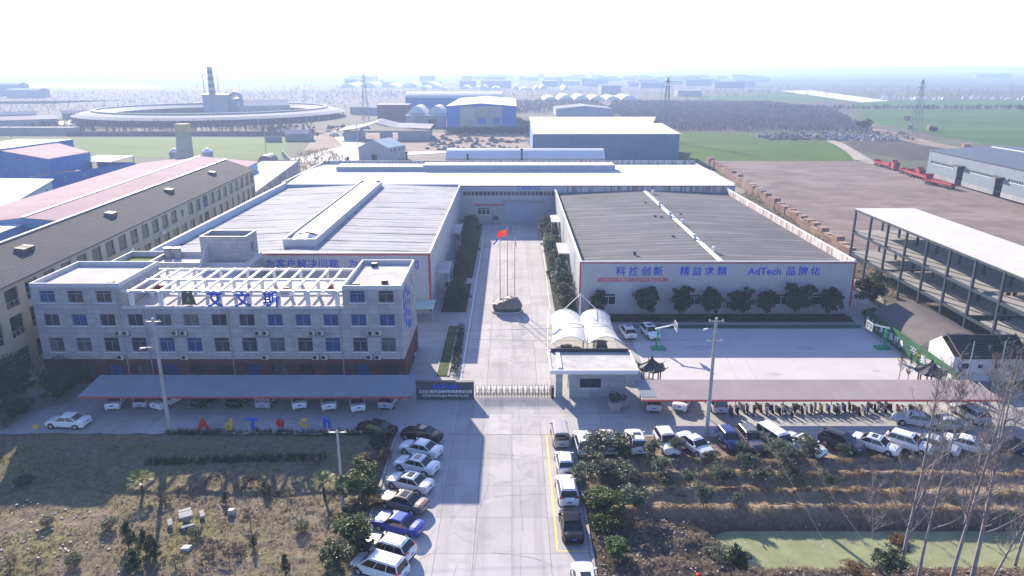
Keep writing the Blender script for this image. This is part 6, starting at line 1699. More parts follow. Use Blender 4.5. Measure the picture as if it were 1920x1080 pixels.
for i, px in enumerate((1810, 1868)):
    x, y = G(px, 728); upole('utility_pole', ('left', 'right')[i] + ' thin pole of the pair in front of the cottage and steel frame', x, y, 6.2, .11)
xa, ya = G(1810, 728); xb, yb = G(1868, 728)
single(MB().tube([(xa, ya - .15, 1.9), (xb, yb - .15, 1.9)], .05), 'cross_rail', M_pole, 'thin rail joining the pole pair by the cottage', 'rail', (xa, ya, 1.9))
M_wire = mat('weathered_cable', (0.16, 0.16, 0.17), .9, .1, 1, spec=.05)
def wire(a, b, sag, label, r=.014):
    a, b = Vector(a), Vector(b); n = 18
    pts = [a.lerp(b, k / n) - Vector((0, 0, sag * 4 * (k / n) * (1 - k / n))) for k in range(n + 1)]
    m_ = MB().tube(pts, r, 4); return single(m_, 'overhead_wire', M_wire, label, 'wire', tuple(a), 'overhead wires')
wire((-38.3, 71.1, 12.8), (20.4, 70.1, 13.2), 1.2, 'upper thin wire spanning the forecourt between the two tall poles')
wire((-37.0, 71.1, 12.7), (21.8, 70.1, 11.0), .9, 'lower thin wire spanning the forecourt between the two tall poles')
wire((-15.9, 56.6, 7.65), (-37.6, 71.1, 9.2), .9, 'wire from the slim pole up to the tall left pole')
wire((-15.3, 56.6, 7.65), (-37.6, 71.0, 8.8), 1.0, 'second lower wire from the slim pole to the tall left pole')
wire((-15.6, 56.6, 7.7), (-75, 56.5, 7.6), .7, 'upper wire running left from the slim pole out of the picture')
wire((-14.7, 56.6, 7.6), (-75, 56.2, 7.0), 1.0, 'lower wire running left from the slim pole out of the picture')
wire((-14.6, 56.6, 7.7), (42, 57.0, 8.3), .8, 'wire crossing the forecourt right from the slim pole')
wire((20.4, 70.1, 13.1), (18.6, 30, 10.5), .7, 'left wire running from the right pole down over the pond', .008)
wire((21.8, 70.1, 13.1), (21.2, 30, 10.5), .7, 'right wire running from the right pole down over the pond', .008)
a = G(186, 828); wire((-37.5, 71.1, 4.6), (a[0], a[1], 0), .05, 'pale guy wire slanting from the tall left pole to the grass', .025)
# ---------------------------------------------------------------- neighbours: left side
M_beige = mat('beige_render', (0.44, 0.40, 0.335), .85, .06, .3, grime=(.25, (.36, .325, .275), .55, .5))
M_gtile = mat('grey_ribbed_roof', (0.135, 0.125, 0.13), .7, .1, .2, stripe=(1, .45, .35, .5, .06))
bw_ = thing('workshop', 'long beige workshop with grey ribbed roof and tall windows along the left edge', 'building', (-61.55, 70, 0), R(93.12))
BL, BH_ = 120.6, 12.5
hs = []; s = BL - 3.6; k = 0
while s > 1:
    for z0, z1 in ((9.3, 11.8), (5.5, 8.3), (1.4, 3.9)):
        if k == 11 and z0 > 9: hs.append((s + .6, s + 1.8, 9.9, 11.2))
        else: hs.append((s, s + 2.75, z0, z1))
    s -= 4.28; k += 1
m_ = MB(); wall(m_, (0, 0), (BL, 0), 0, BH_, hs, .25)
m_.poly([(BL, 0, 0), (BL, 14, 0), (BL, 14, BH_), (BL, 7, 15), (BL, 0, BH_)])
m_.poly([(0, 14, 0), (0, 0, 0), (0, 0, BH_), (0, 7, 15), (0, 14, BH_)]); m_.poly([(BL, 14, 0), (0, 14, 0), (0, 14, BH_), (BL, 14, BH_)])
m_.build('wall', M_beige, bw_, local=True)
for h in hs: window(bw_, (0, 0), (BL, 0), h, .2, M_glass, 2, .3, sill=False, fw=.07, frame=M_grey, local=True)
m_ = MB()
m_.hexa([(-.2, -.45, 12.36), (BL + .2, -.45, 12.36), (BL + .2, 6.95, 14.98), (-.2, 6.95, 14.98)], [(-.2, -.45, 12.52), (BL + .2, -.45, 12.52), (BL + .2, 6.95, 15.14), (-.2, 6.95, 15.14)])
m_.hexa([(-.2, 6.953, 14.98), (BL + .2, 6.953, 14.98), (BL + .2, 14.4, 12.36), (-.2, 14.4, 12.36)], [(-.2, 6.953, 15.14), (BL + .2, 6.953, 15.14), (BL + .2, 14.4, 12.52), (-.2, 14.4, 12.52)])
rf = m_.build('roof', mat('grey_ribbed_roof', (0.100, 0.096, 0.112), .9, .1, .2, stripe=(1, .42, .35, .5, .06), spec=.05), bw_, local=True)
MB().box(-.2, 6.75, 15.15, BL + .2, 7.15, 15.3).build('ridge_cap', M_steelw, rf, local=True)
for px, py in ((100, 445 + 25), (200, 405), (310, 360), (394, 327), (28, 472)):
    x, y = G(px, py, 13.9); lx = (y - 70) * 1.0; 
    if not 0 < lx < BL: continue
    MB().hexa([(lx - .9, 3.3, 13.5), (lx + .9, 3.3, 13.5), (lx + .9, 4.7, 13.9), (lx - .9, 4.7, 13.9)], [(lx - .9, 3.2, 14.5), (lx + .9, 3.2, 14.5), (lx + .9, 4.6, 14.7), (lx - .9, 4.6, 14.7)]).build('dormer', M_gtile, rf, local=True)
for sx in (47, 60): MB().box(sx, -.55, 8.6, sx + .8, -.02, 9.2).build('air_conditioner', M_white, bw_, local=True)

def gable_hall(name, label, cat, p0, ang, L, W, he, hr, mw, mr, group=None, ridge=None, fronts=True, mr2=None):
    """local frame: x along the ridge (L), y across (W), origin at one eave corner"""
    t = thing(name, label, cat, (p0[0], p0[1], 0), ang, group)
    m_ = MB()
    m_.poly([(0, 0, 0), (L, 0, 0), (L, 0, he), (0, 0, he)]); m_.poly([(L, W, 0), (0, W, 0), (0, W, he), (L, W, he)])
    m_.poly([(L, 0, 0), (L, W, 0), (L, W, he), (L, W / 2, hr), (L, 0, he)]); m_.poly([(0, W, 0), (0, 0, 0), (0, 0, he), (0, W / 2, hr), (0, W, he)])
    m_.build('wall', mw, t, local=True)
    q = .12
    a = MB().hexa([(-.2, -.25, he + .02), (L + .2, -.25, he + .02), (L + .2, W / 2 - .002, hr + .02), (-.2, W / 2 - .002, hr + .02)], [(-.2, -.25, he + q), (L + .2, -.25, he + q), (L + .2, W / 2 - .002, hr + q), (-.2, W / 2 - .002, hr + q)])
    a.hexa([(-.2, W / 2 + .002, hr + .02), (L + .2, W / 2 + .002, hr + .02), (L + .2, W + .25, he + .02), (-.2, W + .25, he + .02)], [(-.2, W / 2 + .002, hr + q), (L + .2, W / 2 + .002, hr + q), (L + .2, W + .25, he + q), (-.2, W + .25, he + q)])
    rf = a.build('roof', mr, t, local=True)
    if ridge: MB().box(-.2, W / 2 - .35, hr + q + .01, L + .2, W / 2 + .35, hr + q + .15).build('ridge_cap', ridge, rf, local=True)
    return t
M_pink = mat('faded_red_roof_sheet', (0.40, 0.28, 0.30), .9, .1, .1, stripe=(0, .9, .1, .2), grime=(.06, (.33, .225, .245), .5, .6), spec=.05)
M_lblue = mat('light_blue_sheet', (0.20, 0.34, 0.56), .5, .08, .3, stripe=(0, .6, .1, .25))
M_fblue = mat('strong_blue_sheet', (0.045, 0.16, 0.46), .55, .12, .15, grime=(.1, (.06, .19, .45), .5, .6))
rh = gable_hall('workshop', 'workshop with faded red two slope roof and white ridge behind the beige workshop', 'building', (-76.5, 139), R(94.5), 102, 37, 8.2, 10.2, M_lblue, M_pink, ridge=M_white)
for k in range(3): MB().box(-.04, 5 + k * 12, 0, -.003, 6 + k * 12, 8.3).build('corner_strip', M_fblue, rh, local=True)
MB().box(-26, 18.5, 0, -.5, 30, 8.9).build('annexe', M_lblue, rh, local=True)
MB().box(-26.1, 18.4, 8.92, -.4, 30.1, 9.1).build('annexe_roof', M_steelw, rh, local=True)
for y in (18.4, 29.6): MB().box(-26.15, y - .05, 0, -25.7, y + .55, 8.9).build('corner_strip', M_fblue, rh, local=True)

fb = thing('factory', 'tall blue factory block with pinkish roof at the left edge', 'building', (-165, 262, 0))
A, B, C_, D = (-151.6, 237.3), (-184.6, 262.6), (-149.5, 258), (-180, 290)
m_ = MB(); wall(m_, B, A, 0, 9.5); wall(m_, A, C_, 0, 9.5, [(3, 7.5, .05, 3.2)], .3); wall(m_, C_, D, 0, 9.5); wall(m_, D, B, 0, 9.5)
m_.build('wall', M_fblue, fb)
MB().hexa([(*B, 9.503), (*A, 9.503), (*C_, 9.503), (*D, 9.503)], [(*B, 9.65), (*A, 9.65), (*C_, 9.65), (*D, 9.65)]).build('roof', M_pink, fb)
MB().hexa([(-205, 268, 0), (-184, 262, 0), (-180, 300, 0), (-203, 300, 0)], [(-205, 268, 10.2), (-184, 262, 10.2), (-180, 300, 10.2), (-203, 300, 10.2)]).build('side_block', M_fblue, fb)
bwll = thing('blue_wall', 'low blue sheet wall sloping away behind the tall blue factory block', 'wall', (-145, 240, 0))
m_ = MB(); wall(m_, (-149, 222), (-135.5, 261), 0, 5.6); wall(m_, (-135.5, 261), (-150, 262), 0, 5.6); wall(m_, (-135.7, 261), (-149.2, 222), 0, 5.6)
m_.build('panel', M_fblue, bwll)
m_ = MB(); an = math.atan2(39, 13.5)
for k, q in enumerate('科技环保'): put_text(m_, q, 2.2, (-147 + k * 2.2 + .35, 227.5 + k * 6.3, 3.0), Matrix.Rotation(an, 4, 'Z') @ UPRIGHT, .02, .03)
m_.build('lettering', mat('cyan_lettering', (.08, .38, .55), .6, .1, 1), bwll)
for x, y, w_, d_, z, l, mm in ((-166, 268, 13, 9, 6.4, 'small pale flat shelter roof farther behind the blue wall', M_roofB), (-147, 262, 15, 13, 6.6, 'white flat shelter roof on posts behind the blue wall', M_roofB), (-150, 238, 10, 12, 4.5, 'pinkish flat shed roof tucked against the blue factory', M_pink)):
    t = thing('shelter', l, 'shelter', (x, y, 0), R(-10))
    MB().hexa([(-w_ / 2, -d_ / 2, z - .2), (w_ / 2, -d_ / 2, z - .2), (w_ / 2, d_ / 2, z + .5), (-w_ / 2, d_ / 2, z + .5)], [(-w_ / 2, -d_ / 2, z), (w_ / 2, -d_ / 2, z), (w_ / 2, d_ / 2, z + .7), (-w_ / 2, d_ / 2, z + .7)]).build('roof', mm, t, local=True)
    for sx in (-1, 1):
        for sy in (-1, 1): MB().box(sx * (w_ / 2 - .5) - .1, sy * (d_ / 2 - .5) - .1, 0, sx * (w_ / 2 - .5) + .1, sy * (d_ / 2 - .5) + .1, z - .2 + (.02 if sy < 0 else .6)).build('post', M_grey, t, local=True)
wb_ = thing('workshop', 'low white workshop with pale metal roof in front of the blue factory', 'building', (-140, 195, 0))
a0, a1, a2, a3 = (-121, 164), (-142, 222), (-162, 214), (-150, 150)
m_ = MB(); hw = [(8 + k * 9, 11 + k * 9, 1.2, 3.2) for k in range(6)]
wall(m_, a0, a1, 0, 5, hw, .2); wall(m_, a1, a2, 0, 5); wall(m_, a2, a3, 0, 5); wall(m_, a3, a0, 0, 5); m_.build('wall', mat('dusty_white_render', (.6, .6, .6), .8, .08, .3), wb_)
for h in hw: window(wb_, a0, a1, h, .18, M_glass, 1, sill=False)
MB().hexa([(-120.3, 163.6, 5.003), (-141.6, 222.8, 5.003), (-162.6, 214.4, 6.6), (-150.4, 149.4, 6.6)], [(-120.3, 163.6, 5.25), (-141.6, 222.8, 5.25), (-162.6, 214.4, 6.85), (-150.4, 149.4, 6.85)]).build('roof', mat('greenish_white_roof', (.27, .31, .32), .6, .2, .08), wb_)

cm = thing('chimney', 'square tapering beige brick chimney standing before the green field', 'chimney', (-114.3, 255, 0))
MB().hexa([(-117.6, 253, 0), (-112.6, 253, 0), (-112.6, 257, 0), (-117.6, 257, 0)], [(-116.1, 253.4, 17), (-112.2, 253.4, 17), (-112.2, 256.6, 17), (-116.1, 256.6, 17)]).build('shaft', mat('beige_brick', (.42, .385, .30), .85, .1, .4), cm)
MB().hexa([(-116.25, 253.3, 17.005), (-112.05, 253.3, 17.005), (-112.05, 256.7, 17.005), (-116.25, 256.7, 17.005)], [(-116.2, 253.4, 19.6), (-112.0, 253.4, 19.6), (-112.0, 256.6, 19.6), (-116.2, 256.6, 19.6)]).build('cap', mat('yellow_cap_render', (.52, .46, .27), .8, .1, .5), cm)
for x, l in ((-121.4, 'pale domed silo left of the square chimney'), (-109.6, 'pale domed silo right of the square chimney')):
    t = thing('silo', l, 'silo', (x, 262, 0)); MB().tube([(0, 0, 0), (0, 0, 9.2)], 1.9, 14).build('drum', M_grey, t, local=True)
    MB().tube([(0, 0, 9.21), (0, 0, 9.8), (0, 0, 10.5)], [1.95, 1.6, .3], 14).build('dome', M_steelw, t, local=True)
tk_ = thing('storage_tank', 'rusty horizontal cylinder tank behind the beige workshop', 'tank', (-92.4, 275, 0))
MB().tube([(-92.4, 271, 4.3), (-92.4, 279, 4.3)], 2.6, 18).build('drum', mat('rusty_tank_steel', (.17, .14, .13), .6, .3, .6), tk_)
for y in (272.5, 277.5): MB().box(-94.2, y - .3, 0, -90.6, y + .3, 2.4).build('cradle', M_conc2, tk_)
t = thing('workshop', 'low flat roofed row with windows between the beige workshop and the back lane', 'building', (-84, 240, 0))
m_ = MB(); hw = [(6 + k * 8, 8.5 + k * 8, 3.2, 4.8) for k in range(9)]
wall(m_, (-69.5, 191.5), (-78.5, 268), 0, 5.7, hw, .15); wall(m_, (-78.5, 268), (-92, 266), 0, 5.7); wall(m_, (-92, 266), (-82, 191), 0, 5.7); wall(m_, (-82, 191), (-69.5, 191.5), 0, 5.7); m_.build('wall', M_conc2, t)
for h in hw: window(t, (-69.5, 191.5), (-78.5, 268), h, .12, M_glass, 1, sill=False)
MB().hexa([(-69.8, 192, 5.3), (-78.7, 267.6, 5.3), (-91.8, 265.8, 5.3), (-81.8, 191.6, 5.3)], [(-69.8, 192, 5.45), (-78.7, 267.6, 5.45), (-91.8, 265.8, 5.45), (-81.8, 191.6, 5.45)]).build('roof', M_roofw, t)
single(MB().hexa([(-79, 268, 0), (-78.7, 268, 0), (-104, 330, 0), (-104.3, 330, 0)], [(-79, 268, 2.6), (-78.7, 268, 2.6), (-104, 330, 2.6), (-104.3, 330, 2.6)]), 'lane_wall', M_conc2, 'long grey wall between the green field and the white lane', 'wall', (-90, 300, 0))

# ---------------------------------------------------------------- ring kiln with its tower
M_ring = mat('weathered_ring_roof', (0.25, 0.26, 0.29), .8, .1, .05)
kl = thing('ring_kiln', 'huge ring shaped kiln shed with sloping grey metal roof beyond the green field', 'kiln', (-240, 600, 0))
def ringpt(r, z, a): return (-240 + r * math.cos(a), 600 + r * math.sin(a), z)
def annulus(mb, prof, n=96, a0=0, a1=2 * math.pi, mi=0):
    for k in range(n):
        a, b = a0 + (a1 - a0) * k / n, a0 + (a1 - a0) * (k + 1) / n
        for (r0, z0), (r1, z1) in zip(prof[:-1], prof[1:]):
            mb.poly([ringpt(r0, z0, a), ringpt(r0, z0, b), ringpt(r1, z1, b), ringpt(r1, z1, a)], mi)
m_ = MB(); annulus(m_, [(102, 3.9), (97, 5.6), (91, 6.7), (88.5, 7.0)]); annulus(m_, [(85.5, 7.0), (83, 6.6), (76, 4.4)])
m_.build('roof', M_ring, kl, smooth=True)
m_ = MB(); annulus(m_, [(88.5, 6.8), (88.5, 7.9), (85.5, 7.9), (85.5, 6.8)]); m_.build('ridge_vent', M_ring, kl)
m_ = MB(); annulus(m_, [(97, 0), (97, 3.6), (80, 3.6), (80, 0)]); m_.build('kiln_body', mat('sooty_red_brick', (.16, .105, .09), .9, .25, .2), kl)
for k in range(48):
    p = ringpt(101, 0, k * math.pi / 24); MB().tube([p, (p[0], p[1], 4.0)], .25, 5).build('post', M_conc2, kl)
kt = thing('kiln_tower', 'industrial tower with banded grey and white chimney inside the ring kiln', 'tower', (-248, 628, 0))
m_ = MB().box(-258, 620, 0, -237, 638, 17).box(-237, 622, 0, -230, 636, 14)
m_.build('tower_block', mat('dull_blue_grey_cladding', (.34, .345, .37), .7, .1, .1, stripe=(0, 2, .08, .4)), kt)
for k in range(8): MB().tube([(-252.5, 628, 17 + k * 2.8), (-252.5, 628, 19.79 + k * 2.8)], 2.7 - .09 * k, 14).build('stack_band', M_grey if k % 2 else mat('grey_stack_paint', (.11, .11, .14), .7, .1, .3), kt)
for x in (-258.5, -246.5): MB().tube([(x, 627, 17), (x, 627, 34)], .3, 5).build('mast', M_grey, kt)
MB().box(-259.5, 619, 17.01, -245, 637, 17.5).build('platform', M_grey, kt)
MB().tube([(-239, 626, 12), (-237, 626, 16.5), (-233, 626, 18.2), (-229, 626, 16.5), (-227.5, 626, 12), (-227, 626, 0)], 1.6, 10).build('bent_duct', M_grey, kt, smooth=True)
gable_hall('kiln_shed', 'low grey shed with pale roof inside the right part of the ring kiln', 'shed', (-226, 610), R(25), 42, 26, 8, 12.5, M_conc2, M_ring)
gable_hall('kiln_shed', 'pale roofed shed running right from the ring kiln towards the brick building', 'shed', (-140, 640), R(-28), 50, 10, 6, 8, M_conc2, M_ring)
M_farw = mat('far_grey_wall', (.30, .29, .28), .9, .12, .05)
M_fpink = mat('far_pink_roof', (.42, .34, .33), .8, .1, .05)
for (x, y), a, L_, W_, l in (((-352, 640), 30, 66, 14, 'long pinkish roofed shed left of the ring kiln'), ((-352, 492), 35, 42, 18, 'pale roofed barn at the field edge left of the ring kiln'), ((-400, 548), 32, 40, 10, 'thin pale shed behind the pale roofed barn'), ((-350, 575), 32, 26, 10, 'small pale shed between barn and ring kiln')):
    gable_hall('shed', l, 'shed', (x, y), R(a), L_, W_, 4.2, 6.3, M_farw, M_fpink)
single(MB().box(-330, 438, 0, -262, 446, 4.2), 'low_shed', M_farw, 'low dark flat shed at the back edge of the left green field', 'shed', (-300, 440, 0))
single(MB().box(-262, 431, 0, -128, 431.4, 2.6), 'kiln_wall', mat('red_grey_wall', (.22, .16, .145), .9, .2, .1), 'long low wall at the far edge of the left green field', 'wall', (-200, 431, 0))
gable_hall('farmhouse', 'small grey house where the green field meets the white lane', 'house', (-124, 400), R(-4), 13, 9, 3.6, 5.6, M_farw, M_ring)
single(MB().box(-133, 395, 0, -124.4, 396, 3.0), 'yard_wall', M_farw, 'short grey wall left of the small grey house', 'wall', (-130, 395, 0))

# ---------------------------------------------------------------- behind the works
wh = thing('house', 'two storey pale house with greenish white gable roof behind the back hall', 'house', (-57, 316, 0))
q0, q1, q2, q3 = (-66.2, 314), (-52.6, 310.6), (-47, 322.5), (-60.6, 326)
m_ = MB(); hw = [(1.5, 2.6, 3.6, 5.0), (4.5, 5.6, 3.6, 5.0), (7.5, 8.6, 3.6, 5.0), (10.3, 11.4, 3.6, 5.0)]
wall(m_, q0, q1, 0, 5.4, [(6, 8.4, .1, 2.6)], .2); wall(m_, q1, q2, 0, 5.4, hw, .15); wall(m_, q2, q3, 0, 5.4); wall(m_, q3, q0, 0, 5.4)
mid0 = ((q0[0] + q1[0]) / 2, (q0[1] + q1[1]) / 2); mid1 = ((q2[0] + q3[0]) / 2, (q2[1] + q3[1]) / 2)
m_.poly([(*q0, 5.4), (*q1, 5.4), (*mid0, 8.6)]); m_.poly([(*q2, 5.4), (*q3, 5.4), (*mid1, 8.6)])
m_.build('wall', mat('pale_house_render', (.42, .415, .42), .8, .06, .2), wh)
for h in hw: window(wh, q1, q2, h, .12, M_glass, 0, sill=False)
MB().hexa([(*q0, 5.45), (*mid0, 8.65), (*mid1, 8.65), (*q3, 5.45)], [(*q0, 5.6), (*mid0, 8.8), (*mid1, 8.8), (*q3, 5.6)]).hexa([(*mid0, 8.66), (*q1, 5.46), (*q2, 5.46), (*mid1, 8.66)], [(*mid0, 8.81), (*q1, 5.61), (*q2, 5.61), (*mid1, 8.81)]).build('roof', mat('greenish_white_sheet', (.52, .60, .56), .6, .06, .2), wh)
av = thing('vaulted_shed', 'long white barrel vaulted shed right behind the back hall', 'shed', (5, 272, 0))
m_ = MB(); N = 10; vp = [(266 + 13 * k / N, 6.4 + 3.0 * math.sin(math.pi * k / N)) for k in range(N + 1)]
for k in range(N): m_.poly([(-24.3, *vp[k]), (34.1, *vp[k]), (34.1, *vp[k + 1]), (-24.3, *vp[k + 1])])
m_.build('roof', mat('white_vault_sheet', (.60, .60, .62), .5, .04, .1), av, smooth=True)
m_ = MB(); wall(m_, (-24.3, 266), (34.1, 266), 0, 6.4, [(7, 9.5, 3.6, 5.4), (13, 17, 3.4, 5.5), (40, 42, 3, 5.6)], .2); m_.poly([(34.1, 266, 0), (34.1, 279, 0)] + [(34.1, *p) for p in vp[::-1]]); m_.poly([(-24.3, 279, 0), (-24.3, 266, 0)] + [(-24.3, *p) for p in vp])
m_.build('wall', M_conc2, av)
for x, y, h, l in ((-37, 255, 9.5, 'thin dark flue left of the white vaulted shed'), (3.5, 262, 9.8, 'thin dark flue in front of the white vaulted shed'), (-16, 262, 8, 'short dark flue before the left part of the vaulted shed'), (-56, 248, 8.5, 'thin flue by the pale house')):
    single(MB().tube([(x, y, 0), (x, y, h), (x, y, h + .2), (x, y, h + .6)], [.35, .35, .6, .5], 8), 'flue', M_dark, l, 'flue', (x, y, 0))
bh = thing('warehouse', 'big blue grey warehouse with white roof behind the right end of the back hall', 'building', (40, 340, 0))
M_bcl = mat('blue_grey_cladding', (0.115, 0.185, 0.275), .55, .1, .1, stripe=(0, 1.0, .12, .3), streak=((.4, .4, .03), (.16, .22, .30), .5, .6))
m_ = MB(); wall(m_, (9, 305.2), (69.8, 305.2), 0, 11.7)
m_.poly([(69.8, 305.2, 0), (69.8, 345, 0), (69.8, 345, 13.2), (69.8, 305.2, 11.7)]); m_.poly([(9, 372, 0), (9, 305.2, 0), (9, 305.2, 11.7), (9, 372, 14.4)]); m_.poly([(69.8, 372, 0), (9, 372, 0), (9, 372, 14.4), (69.8, 372, 14.4)])
m_.build('wall', M_bcl, bh)
m_ = MB().hexa([(8.7, 304.6, 11.71), (70.2, 304.6, 11.71), (70.2, 345, 13.25), (8.7, 345, 13.25)], [(8.7, 304.6, 11.95), (70.2, 304.6, 11.95), (70.2, 345, 13.45), (8.7, 345, 13.45)])
m_.hexa([(8.7, 345.003, 13.25), (66, 345.003, 13.25), (72.5, 372, 14.45), (8.7, 372, 14.45)], [(8.7, 345.003, 13.45), (66, 345.003, 13.45), (72.5, 372, 14.65), (8.7, 372, 14.65)])
m_.build('roof', M_roofB, bh)
MB().hexa([(8.6, 304.9, 2), (8.9, 304.9, 2), (8.9, 345, 2), (8.6, 345, 2)], [(8.6, 304.9, 11.5), (8.9, 304.9, 11.5), (8.9, 345, 13), (8.6, 345, 13)]).build('side_sheet', M_lblue, bh)
md = thing('warehouse', 'blue gabled warehouse with pale sheeted front and two blue doors beyond the rough lot', 'building', (-19, 500, 0))
m_ = MB(); wall(m_, (-40.7, 460), (-32.5, 460), 0, 15.3); wall(m_, (-6, 460), (2.6, 460), 0, 15.3); wall(m_, (2.6, 460), (2.6, 583), 0, 15.3); wall(m_, (2.6, 583), (-40.7, 583), 0, 15.3); wall(m_, (-40.7, 583), (-40.7, 460), 0, 15.3)
m_.poly([(-40.7, 460, 15.3), (2.6, 460, 15.3), (-19.5, 460, 17)]); m_.build('wall', M_fblue, md)
m_ = MB(); wall(m_, (-32.5, 460.1), (-6, 460.1), 0, 15.28, [(11.2, 16.2, 4.3, 8.6), (20.5, 25.0, 4.3, 8.6)], .3); m_.build('sheeted_front', mat('dusty_pale_sheet', (.42, .41, .37), .8, .1, .1, tile=('xz', 4.5, 7, .12, (.32, .31, .29))), md)
for a in (-21.3, -12): MB().box(a, 460.2, 4.3, a + 5, 460.35, 8.6).build('door', M_fblue, md)
m_ = MB().hexa([(-41, 459.5, 15.32), (-19.5, 459.5, 17.02), (-19.5, 583, 17.02), (-41, 583, 15.32)], [(-41, 459.5, 15.6), (-19.5, 459.5, 17.3), (-19.5, 583, 17.3), (-41, 583, 15.6)])
m_.hexa([(-19.497, 459.5, 17.02), (2.9, 459.5, 15.32), (2.9, 583, 15.32), (-19.497, 583, 17.02)], [(-19.497, 459.5, 17.3), (2.9, 459.5, 15.6), (2.9, 583, 15.6), (-19.497, 583, 17.3)])
m_.build('roof', M_roofB, md)
bk = thing('warehouse', 'long blue warehouse with rounded white roof behind the blue gabled one', 'building', (-45, 610, 0))
m_ = MB(); wall(m_, (-86, 600), (-8, 600), 0, 15); wall(m_, (-8, 600), (-8, 630), 0, 15); wall(m_, (-86, 630), (-86, 600), 0, 15); m_.build('wall', M_fblue, bk)
m_ = MB(); vp = [(599 + 32 * k / 8, 15.02 + 4.5 * math.sin(math.pi * k / 8) ** .8) for k in range(9)]
for k in range(8): m_.poly([(-86.3, *vp[k]), (-7.7, *vp[k]), (-7.7, *vp[k + 1]), (-86.3, *vp[k + 1])])
m_.poly([(-86.3, *p) for p in vp[::-1]]); m_.poly([(-7.7, *p) for p in vp]); m_.build('roof', M_roofB, bk, smooth=True, sharp=40)
br = thing('brick_building', 'plain reddish brick block left of the white vaults', 'building', (-85, 535, 0))
m_ = MB().box(-96.5, 530, 0, -74.3, 545, 12.8); m_.build('wall', mat('dull_red_brick', (.20, .135, .115), .9, .12, .2), br); MB().box(-97, 529.5, 12.803, -73.8, 545.5, 13.2).build('roof', M_fpink, br)
va = thing('vaulted_shed', 'pair of white arched roofs between brick block and blue gabled warehouse', 'shed', (-58, 505, 0))
for x0, x1 in ((-71, -57.8), (-57.6, -44.6)):
    m_ = MB(); vp = [(x0 + (x1 - x0) * k / 10, 8.6 + 5.0 * math.sin(math.pi * k / 10)) for k in range(11)]
    for k in range(10): m_.poly([(vp[k][0], 500, vp[k][1]), (vp[k + 1][0], 500, vp[k + 1][1]), (vp[k + 1][0], 526, vp[k + 1][1]), (vp[k][0], 526, vp[k][1])])
    m_.poly([(p[0], 500, p[1]) for p in vp[::-1]][::-1]); m_.build('vault', M_roofB, va)
MB().box(-71, 494, 0, -44.6, 499.9, 7.6).build('wall', M_conc2, va); MB().box(-71.3, 493.7, 7.61, -44.3, 499.95, 8.1).build('canopy', M_roofB, va)
MB().box(-56, 493.8, 0.05, -51, 493.99, 5.6).build('door', M_dark, va)
us = thing('shed', 'wide grey shed with wavy metal roof at the rough lot', 'shed', (-68, 410, 0))
m_ = MB(); wall(m_, (-93, 405), (-46, 405), 0, 5.0, [(12, 20, .1, 4), (27, 30, .2, 4.2)], .5); wall(m_, (-46, 405), (-46, 424), 0, 5.0); wall(m_, (-93, 424), (-93, 405), 0, 5.0); m_.build('wall', M_farw, us)
m_ = MB(); pr = [(-96, 4.6), (-86, 6.0), (-80.5, 7.2), (-75, 9.2), (-69, 7.6), (-64, 6.6), (-55, 6.4), (-45, 6.0)]
for a, b in zip(pr[:-1], pr[1:]): m_.hexa([(a[0], 404, a[1]), (b[0], 404, b[1]), (b[0], 425, b[1] + 1), (a[0], 425, a[1] + 1)], [(a[0], 404, a[1] + .3), (b[0], 404, b[1] + .3), (b[0], 425, b[1] + 1.3), (a[0], 425, a[1] + 1.3)], 0, (0, 1))
m_.build('roof', M_ring, us, smooth=True, sharp=50)
gable_hall('warehouse', 'small pale grey gabled warehouse with white ridge beyond the big blue grey one', 'building', (82.3, 610), R(90), 44, 46, 6.0, 8.2, mat('pale_lilac_cladding', (.36, .37, .42), .7, .05, .1), M_ring, ridge=M_white)
M_poly = mat('white_polytunnel', (.66, .67, .68), .4, .06, .05)
def tunnel(x, y, w, L, h, label, group):
    t = MB(); vp = [(x - w / 2 + w * k / 8, h * math.sin(math.pi * k / 8) ** .7) for k in range(9)]
    for k in range(8): t.poly([(vp[k][0], y, vp[k][1]), (vp[k + 1][0], y, vp[k + 1][1]), (vp[k + 1][0], y + L, vp[k + 1][1]), (vp[k][0], y + L, vp[k][1])])
    t.poly([(p[0], y, p[1]) for p in vp]); single(t, 'polytunnel', M_poly, label, 'polytunnel', (x, y, 0), group)
for k, (w, h) in enumerate(((18, 4.4), (20, 6.4), (20, 6.2), (20, 5.2), (20, 5), (22, 5.8))): tunnel(48 + k * 19.6, 925, w, 70, h, 'white polytunnel in the nearer row beyond the warehouses', 'nearer row of polytunnels')
for k in (0, 1, 2, 4, 5, 6, 7, 9, 10, 11, 12, 14): tunnel(-165 + k * 19 + 5 * math.sin(k * 3.1), 1400 + 40 * math.sin(k * 1.7), 15 + 5 * math.sin(k * 2.1), 90, 6 + 2 * math.sin(k * 2.3), 'small white polytunnel in the far row across the middle distance', 'far row of polytunnels')
for k in range(5): tunnel(-330 + k * 40, 1500 + 10 * k, 34, 110, 9 + 2 * math.sin(k * 2.3), 'wide white polytunnel at the left of the far row', 'wide far polytunnels')

